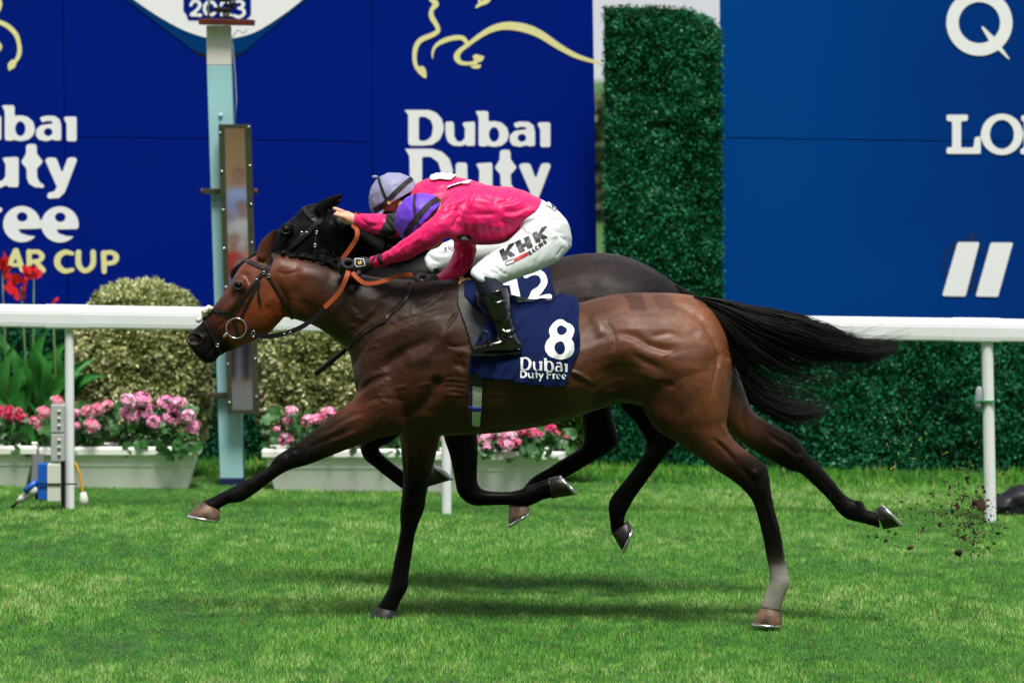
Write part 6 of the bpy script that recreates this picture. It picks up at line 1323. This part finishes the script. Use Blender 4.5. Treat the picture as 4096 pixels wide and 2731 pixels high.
for s in (-1, 1):
    t = MB(); loft(t, shin(s), Y0, grow=.001); link_mesh('sock', fuse(t, .006, 2), M['sock'], jn)
    t = MB(); loft(t, bootl(s), Y0); loft(t, foot(s), Y0); bt = fuse(t, .006, 3)
    relief(bt, [(-3, 7, [(1200, 1000), (1260, 1020), (1340, 1000)]), (3, 6, [(1210, 1020), (1270, 1040), (1345, 1020)]), (-4, 7, [(1290, 1210), (1340, 1230), (1400, 1200)]), (4, 7, [(1290, 1230), (1350, 1255), (1410, 1230)]), (-4, 7, [(1300, 1260), (1350, 1280), (1420, 1260)]), (4, 7, [(1250, 1130), (1310, 1160), (1370, 1120)]), (-4, 8, [(1260, 1180), (1310, 1200), (1370, 1170)])], *cb)
    wrinkle(bt, .0028, 24, 8 + s, [1, 1, 1.3]); bo = link_mesh('boot', bt, M['boot'], jn)
    sl = MB(); q = [(1886, 1398), (1934, 1410), (1985, 1410), (2040, 1410), (2088, 1405)]
    for k in range(4):
        a, b = at(*q[k], s * .285), at(*q[k + 1], s * .285); sl.box((a.x, s * .285 - .036, min(a.z, b.z) - .006), (b.x + .0005, s * .285 + .036, max(a.z, b.z) - .001))
    sl.build('sole', M['boot'], bo)
cp, CAPB = cap(jn, at(1690, 880, Y0) - UP_N * .004, UP_N, FW_N, 'n', M['cap_purple'])
def cap_strap(parent, bvh, pts, wd, Y):
    mb = MB(); strap(mb, pts, bvh, wd, .003, .002, Y, n=8); return mb.build('cap_strap', M['elastic'], parent)
cap_strap(cp, CAPB, cB((672, 216), (660, 280), (662, 350), (680, 430), (692, 455)), .013, Y0)
cap_strap(cp, CAPB, cB((835, 268), (770, 310), (700, 385), (640, 455), (590, 540)), .023, Y0)
hb = bvh_of(me)
mb = MB(); strap(mb, cB((815, 320), (800, 370), (775, 420), (735, 455), (690, 460)), hb, .016, .003, .003, Y0); mb.build('chin_strap', M['strap_brown'], jn)
mb = MB(); p, n = proj(hb, *cB((800, 350))[0], Y0)
mb = MB(); strap(mb, cB((845, 285), (820, 330), (790, 365)), hb, .03, .004, .004, Y0); mb.build('goggle_strap', M['strap_brown'], jn)
# number flap on shoulder, wrist band, chest badge
print_on('number_flap', [('p', cB((890, 185), (925, 150), (985, 145), (1045, 140), (1085, 150), (1060, 172), (1000, 172), (940, 190), (905, 208)))], JACK, M['paper'], jn, Y0, .012, 5, .003)
print_on('wrist_band', [('p', cB((380, 678), (405, 668), (432, 745), (408, 757)))], JACK, M['elastic'], jn, Y0, .004, 3, .003)
print_on('sleeve_star', [('p', cB((412, 660), (428, 645), (425, 700), (418, 705)))], JACK, M['elastic'], jn, Y0, .003, 3)
print_on('sleeve_star', [('p', cB((345, 715), (385, 680), (378, 695), (352, 730)))], JACK, M['elastic'], jn, Y0, .003, 3)
print_on('chest_badge', [('p', cB((968, 538), (1070, 534), (1086, 562), (1000, 568)))], JACK, M['elastic'], jn, Y0, .003, 3)
print_on('chest_print', [('l', [(x, y, 2.2) for x, y in cB((1008, 545), (1012, 556))]), ('l', [(x, y, 2.2) for x, y in cB((1022, 541), (1026, 555))]), ('l', [(x, y, 2.2) for x, y in cB((1036, 540), (1040, 556))]), ('l', [(x, y, 2.0) for x, y in cB((1008, 558), (1052, 557))])], JACK, M['paper'], jn, Y0, .005, 2)
# KHK RACING on the thigh
K1_ = [(1290, 655), (1318, 640), (1326, 672), (1362, 610), (1396, 598), (1352, 655), (1400, 682), (1372, 694), (1334, 672), (1346, 712), (1316, 722)]
KHK = [('p', [(1290, 655), (1318, 640), (1326, 672), (1362, 610), (1396, 598), (1352, 655), (1400, 682), (1372, 694), (1334, 672), (1346, 712), (1316, 722)]),
       ('p', [(1408, 592), (1440, 576), (1452, 612), (1484, 594), (1472, 562), (1502, 548), (1528, 620), (1498, 632), (1490, 610), (1460, 626), (1470, 650), (1438, 662)]),
       ('p', [(1290 + (x - 1290) * .92 + 244, 655 + (y - 655) * .92 - 128) for x, y in K1_])]
print_on('lettering', xf(KHK, .5421, 1300, 650), BRC, M['print_black'], jn, Y0, .0025, 2.0, fat=2.6)
RAC = []
def tstrokes(o, strokes):
    ang = math.radians(-31); 
    return [('l', [(o[0] + (x * math.cos(ang) - y * math.sin(ang)), o[1] + (x * math.sin(ang) + y * math.cos(ang)), 3.4) for x, y in s]) for s in strokes]
GL_ = {'R': [[(0, 0), (0, -26), (14, -26), (16, -14), (2, -13)], [(6, -13), (17, 0)]], 'A': [[(0, 0), (9, -26), (18, 0)], [(4, -9), (14, -9)]], 'C': [[(16, -22), (8, -26), (1, -18), (1, -8), (8, 0), (16, -4)]], 'I': [[(3, 0), (3, -26)]], 'N': [[(0, 0), (0, -26), (16, 0), (16, -26)]], 'G': [[(17, -22), (8, -26), (1, -18), (1, -8), (8, 0), (17, -2), (17, -12), (10, -12)]]}
x_ = 0
for ch in 'RACING':
    RAC += tstrokes((1512 + x_ * .86, 684 - x_ * .66), GL_[ch]); x_ += 12 if ch == 'I' else 28
print_on('lettering', xf(RAC, .5421, 1300, 650), BRC, M['print_black'], jn, Y0, .0025, 1.6)
print_on('print_bar', xf([('p', [(1390, 712), (1492, 660), (1502, 682), (1398, 736)])], .5421, 1300, 650), BRC, M['print_red'], jn, Y0, .0025, 2.5)
print_on('print_outline', xf([('l', [(1328, 738, 2.5), (1386, 712, 2.5)]), ('l', [(1328, 738, 2.5), (1336, 760, 2.5)]), ('l', [(1336, 760, 2.5), (1396, 738, 2.5)])], .5421, 1300, 650), BRC, M['print_black'], jn, Y0, .0025, 1.6)
print_on('waist_tag', [('p', cB((1622, 318), (1664, 280), (1680, 318), (1704, 352), (1690, 360), (1660, 335)))], BRC, M['paper'], jn, Y0, .006, 3, .003)
print_on('waist_print', xf([('l', [(1664, 322, 3), (1668, 340, 3)]), ('l', [(1676, 322, 3), (1668, 332, 3)]), ('l', [(1668, 332, 3), (1682, 344, 3)]), ('l', [(1688, 350, 3), (1698, 352, 3)])], .5421, 1300, 650), BRC, M['print_black'], jn, Y0, .011, 1.5)
# stirrup
sr = thing('stirrup', 'black stirrup iron and striped leather under the shiny boot', 'stirrup', at(1935, 1400, -.3))
a = cC((490, 830), (500, 770), (530, 720), (560, 735), (575, 790), (560, 830))
MB().tube([at(x, y, -.335) for x, y in a], .007, 8).build('iron', M['black_plastic'], sr, smooth=True)
a = at(1888, 1403, -.33); b = at(1990, 1415, -.24); MB().box((a.x, -.335, b.z - .004), (b.x, -.235, b.z + .004)).build('tread', M['black_plastic'], sr)
mb = MB(); strap(mb, cC((745, 430), (700, 560), (640, 680), (600, 800)), BAY, .030, .004, .016, Y0); mb.build('stirrup_leather', M['web_purple'], sr)
mb = MB(); strap(mb, cC((750, 430), (706, 560), (646, 680), (606, 800)), BAY, .006, .003, .021, Y0); mb.build('stripe', M['paper'], sr)
mb = MB(); strap(mb, cC((762, 440), (722, 560), (662, 680), (622, 800)), BAY, .006, .003, .021, Y0); mb.build('stripe', M['web_blue'], sr)
mb = MB(); strap(mb, cC((570, 590), (565, 660), (560, 730)), BAY, .020, .004, .026, Y0); mb.build('strap', M['leather'], sr)
wh = thing('whip', 'black riding whip with padded flap held across the far side of the bay neck', 'whip', at(1690, 1153, .16))
P_, Q_ = at(1720, 1125, .12), at(1262, 1496, .20)
MB().tube([P_, P_ * .6 + Q_ * .4, P_ * .32 + Q_ * .68], [.008, .006, .006], 8).build('shaft', M['leather'], wh, smooth=True)
MB().tube([P_ * .33 + Q_ * .67, P_ * .2 + Q_ * .8, Q_], [.008, .012, .014], 8).build('flap', M['leather'], wh, smooth=True)

# ---- rear rider
Yr = 1.15
jr = thing('person', 'rear rider in pink silks and lilac cap, bare hand stretched along the black neck', 'person', at(1900, 1000, Yr))
TORF = [(1645, 752, 1650, 880, .11), (1690, 722, 1690, 920, .18), (1760, 704, 1750, 945, .205), (1850, 712, 1840, 955, .195), (1950, 744, 1940, 955, .18), (2050, 790, 2010, 940, .165), (2100, 815, 2040, 920, .15)]
PELF = [(2050, 800, 1990, 950, .15), (2110, 830, 2030, 980, .165), (2160, 880, 2060, 1010, .165), (2190, 950, 2110, 1030, .11)]
def thF(s): return [(2060, 880, 2150, 1020, .09, s * .08), (1980, 920, 2060, 1045, .095, s * .13), (1890, 938, 1940, 1062, .088, s * .18), (1800, 960, 1835, 1078, .078, s * .22), (1732, 993, 1775, 1090, .07, s * .25), (1702, 1030, 1748, 1096, .062, s * .265), (1700, 1055, 1738, 1100, .055, s * .27)]
def shF(s): return [(1698, 1050, 1790, 1080, .055, s * .27), (1730, 1130, 1830, 1130, .054, s * .275), (1770, 1230, 1850, 1230, .047, s * .28), (1790, 1300, 1870, 1300, .043, s * .28), (1790, 1345, 1880, 1345, .042, s * .28)]
def ftF(s): return [(1880, 1310, 1884, 1352, .034, s * .28), (1830, 1300, 1832, 1356, .042, s * .28), (1770, 1316, 1770, 1358, .044, s * .285), (1700, 1334, 1700, 1350, .025, s * .29)]
ARMF = [(1700, 770, 1730, 925, .08, -.12), (1655, 815, 1672, 945, .070, -.16), (1605, 850, 1612, 950, .062, -.19), (1549, 860, 1535, 944, .056, -.19), (1492, 858, 1478, 928, .048, -.17), (1434, 858, 1422, 906, .038, -.13)]
ARMF2 = [(1700, 800, 1740, 930, .075, .15), (1650, 880, 1690, 980, .06, .2), (1600, 960, 1640, 1030, .05, .17), (1560, 990, 1590, 1050, .04, .12)]
uF, fF = Vector((-.49, 0, .87)), Vector((-.87, 0, -.49)); HF = at(1578, 798, Yr)
hd = MB()
loft(hd, [(1445, 864, 1434, 902, .026, -.13), (1425, 856, 1412, 904, .028, -.12), (1402, 851, 1390, 897, .034, -.108), (1383, 851, 1375, 888, .030, -.105)], Yr, n=14)
finger(hd, [at(1390, 857, -.105 + Yr), at(1371, 848, -.112 + Yr), at(1353, 840, -.112 + Yr), at(1337, 834, -.106 + Yr)], .0125, .0095)
finger(hd, [at(1390, 871, -.118 + Yr), at(1370, 867, -.130 + Yr), at(1353, 861, -.130 + Yr), at(1340, 858, -.124 + Yr)], .0125, .0095)
finger(hd, [at(1394, 880, -.112 + Yr), at(1380, 882, -.112 + Yr), at(1368, 880, -.104 + Yr), at(1356, 877, -.094 + Yr)], .0115, .0085)
finger(hd, [at(1402, 888, -.106 + Yr), at(1390, 892, -.104 + Yr), at(1380, 892, -.094 + Yr)], .0105, .008)
finger(hd, [at(1416, 866, -.085 + Yr), at(1398, 856, -.070 + Yr), at(1384, 850, -.062 + Yr)], .012, .0095)
hd2 = MB(); loft(hd2, [(1580, 1000, 1596, 1044, .026, .12), (1545, 1005, 1560, 1052, .034, .10), (1520, 1015, 1530, 1050, .03, .09)], Yr, n=14)
for i in range(4): finger(hd2, [at(1530, 1018 + i * 9, Yr + .07 + .012 * i), at(1508, 1018 + i * 9, Yr + .06 + .012 * i), at(1500, 1034 + i * 6, Yr + .05 + .012 * i)], .0105, .0085)
finger(hd2, [at(1552, 1050, Yr + .08), at(1530, 1060, Yr + .06), at(1512, 1056, Yr + .05)], .0115, .009)
bm2 = MB()
for s_ in (TORF, PELF, thF(-1), thF(1), shF(-1), shF(1), ftF(-1), ftF(1), ARMF, ARMF2): loft(bm2, s_, Yr, grow=-.012)
loft(bm2, [(1665, 760, 1660, 880, .062), (1630, 775, 1635, 880, .058), (1600, 790, 1612, 880, .056)], Yr)
loft(bm2, [(1470, 866, 1460, 914, .032, -.16), (1440, 864, 1428, 904, .026, -.13)], Yr, n=14)
for c, ax, r in head_shapes(HF - uF * .012, uF, fF): bm2.blob(c, r, 16, 12, ax)
bm2.add(hd.v, hd.f); bm2.add(hd2.v, hd2.f)
me2 = fuse(bm2, .0055, 2); link_mesh('body', me2, M['skin'], jr)
t = fuse(hd2, .0045, 2); set_coords(t, coords(t) + normals(t) * .003); link_mesh('glove', t, M['glove'], jr)
t = MB(); loft(t, TORF, Yr, n=26); loft(t, ARMF, Yr); loft(t, ARMF2, Yr); jk2 = fuse(t, .007, 4)
relief(jk2, [(-4, 8, [(700, 200), (760, 190), (820, 230)]), (4, 8, [(690, 230), (760, 220), (820, 260)]), (-4, 8, [(860, 170), (900, 200), (980, 200)]), (-4, 8, [(260, 400), (300, 450), (380, 470)]), (4, 8, [(300, 400), (340, 440), (420, 440)]), (-3, 7, [(250, 440), (330, 500), (400, 520)]), (-4, 8, [(440, 400), (470, 470), (520, 500)]), (4, 9, [(480, 380), (520, 440)])], *cb)
wrinkle(jk2, .0035, 11, 14, [.8, 1, 2.0]); wrinkle(jk2, .0012, 30, 3, [.7, 1, 1.8]); crease(jk2, .0065, [5, 6, 24], 41, math.radians(20)); crease(jk2, .0045, [6, 6, 30], 45, math.radians(-40)); relax(jk2, 1, .4); link_mesh('silks', jk2, M['silk_pink'], jr); JACK2 = bvh_of(jk2)
print_on('arm_band', [('p', cJ((780, 655), (830, 635), (880, 622), (890, 780), (880, 945), (700, 970), (692, 900), (760, 760)))], JACK2, M['elastic'], jr, Yr, .004, 4, .003)
print_on('number_flap', [('p', cJ((1325, 235), (1400, 150), (1530, 165), (1660, 205), (1620, 240), (1565, 275), (1450, 262), (1330, 280)))], JACK2, M['paper'], jr, Yr, .012, 5, .003)
cuff = MB(); q = [at(1424 + 8 * math.cos(a) * .3, 883 + 27 * math.sin(a), Yr - .125 + .034 * math.cos(a)) for a in np.linspace(0, 2 * math.pi, 13)]; cuff.tube(q, .006, 8, False); cuff.build('cuff', M['silk_pink'], jr, smooth=True)
t = MB(); loft(t, PELF, Yr, n=24); loft(t, thF(-1), Yr); loft(t, thF(1), Yr); br2 = fuse(t, .007, 4)
relief(br2, [(-4, 8, [(760, 690), (800, 720), (860, 740)]), (3, 8, [(760, 660), (820, 690), (900, 700)]), (-3, 7, [(790, 650), (850, 670), (930, 670)])], *cb)
wrinkle(br2, .0022, 20, 9, [1, 1, 1]); crease(br2, .0045, [6, 6, 26], 61, math.radians(-40)); link_mesh('breeches', br2, M['breeches'], jr); BRC2 = bvh_of(br2)
SKY = [('s', [(1532, 1108, 3.5), (1515, 1102, 4), (1500, 1110, 4), (1512, 1118, 4), (1526, 1126, 4), (1514, 1136, 4), (1496, 1134, 3.5)]), ('l', [(1548, 1078, 4), (1556, 1128, 4)]), ('l', [(1580, 1092, 4), (1555, 1112, 4)]), ('l', [(1560, 1108, 4), (1586, 1122, 4)]), ('l', [(1592, 1086, 4), (1606, 1112, 4)]), ('s', [(1622, 1066, 4), (1612, 1110, 4), (1600, 1136, 4), (1586, 1138, 3.5)])]
print_on('lettering', xf(SKY, .3188, 1300, 640), BRC2, M['navy'], jr, Yr, .003, 1.3)
for s in (-1, 1):
    t = MB(); loft(t, shF(s), Yr); loft(t, ftF(s), Yr); link_mesh('boot', fuse(t, .007, 3), M['sock' if False else 'boot'], jr)
cp2, CAPB2 = cap(jr, HF, uF, fF, 'f', M['cap_lilac'])
cap_strap(cp2, CAPB2, cB((392, 90), (410, 160), (440, 240), (475, 305)), .012, Yr)
cap_strap(cp2, CAPB2, cB((640, 118), (570, 175), (500, 240), (430, 310), (365, 350)), .021, Yr)
MB().blob(at(1500, 708, Yr - .0), (.016, .016, .008), 10, 6).build('cap_button', M['cap_lilac'], cp2, smooth=True)
sn = MB(); sn.blob(HF - uF * .068 + fF * .045, (.074, .070, .060), 16, 10, axes(uF, fF)); sn.blob(HF - uF * .07 - fF * .05, (.06, .066, .07), 16, 10, axes(uF, fF)); link_mesh('face_shade', fuse(sn, .006, 2), M['elastic'], jr)  # black shell standing for shade on the lower face, plus the dark nape
hr = MB(); hr.blob(HF - uF * .030 - fF * .022, (.082, .079, .056), 14, 10, axes(uF, fF)); hr.build('hair', M['dark_hair'], jr, smooth=True)  # hair, also widened over the temple for the shade under the cap
p, n = proj(CAPB2, *cB((472, 297))[0], Yr); MB().box((p.x - .008, p.y - .006, p.z - .007), (p.x + .008, p.y - .002, p.z + .007)).build('strap_buckle', M['gold'], cp2)

# ------------------------------------------------------------------ turf thrown up by the hind hooves
r_ = random.Random(12)
def clod(label, px, py, size, seed, Y, grp=None):
    mb = MB(); rr = random.Random(seed)
    for k in range(4): mb.blob(at(px, py, Y) + Vector((rr.uniform(-.5, .5), rr.uniform(-.4, .4), rr.uniform(-.4, .4))) * size, (size * rr.uniform(.4, .8), size * rr.uniform(.4, .7), size * rr.uniform(.3, .7)), 8, 6)
    m_ = fuse(mb, max(.003, size * .16), 1); V = coords(m_); N = normals(m_); set_coords(m_, V + N * (size * .28 * noise3(V, 1.6 / size, seed, 2))[:, None])
    return tag(link_mesh('turf_clod', m_, M['dirt'], smooth=False), label, 'turf clod', grp or 'clods of turf in the air')
clod('largest dark clod of turf flying beside the right rail post', 3912, 2015, .036, 1, .5)
clod('clod of turf in the air left of the largest one', 3828, 2022, .016, 2, .4)
clod('small dark clod above the other flying turf', 3728, 1972, .011, 3, .5)
clod('flat clod of turf low in the air below the trailing hoof', 3640, 2188, .015, 4, .1)
clod('clod of turf near the ground below the largest one', 3892, 2178, .012, 5, .2)
dv = clod('grassy divot flipping over near the ground below the flying clods', 3830, 2210, .024, 6, .1)
sp_v = []
rg = np.random.default_rng(77)
for i in range(1300):
    cx, cy = (3890, 2050) if rg.uniform() < .75 else (3650, 2020); px, py = rg.normal(cx, 52 if cx > 3800 else 120), rg.normal(cy + 25, 72)
    if py > 2420: continue
    P = np.array(at(px, py, rg.uniform(-.1, .8))); s = rg.exponential(.0016) + .0007
    for k in range(2):
        q = rg.normal(0, s, (4, 3)) + P; sp_v += [q[0], q[1], q[2]]; sp_v += [q[0], q[2], q[3]]; sp_v += [q[1], q[2], q[3]]
ds = fast_mesh('turf_spray', np.array(sp_v), 3, M['dirt'], kind='stuff'); ds['label'] = 'fine crumbs of earth thrown up behind the trailing hoof'
gb_v = []; gt = []
for i in range(90):
    px, py = rg.normal(3700, 140), rg.normal(1870, 90); P = np.array(at(px, py, rg.uniform(-.1, .9))); d = rg.normal(0, 1, 3); d /= np.linalg.norm(d); s = np.cross(d, rg.normal(0, 1, 3)); s /= np.linalg.norm(s); L = rg.uniform(.012, .04)
    gb_v += [P - s * .0022, P + s * .0022, P + d * L]; gt += [np.array(lin((150, 160, 60))) * rg.uniform(.6, 1.1)] * 3
gs = fast_mesh('grass_clippings', np.array(gb_v), 3, M['blade'], kind='stuff', tint=np.array(gt)); gs['label'] = 'loose blades of grass flying behind the horses'
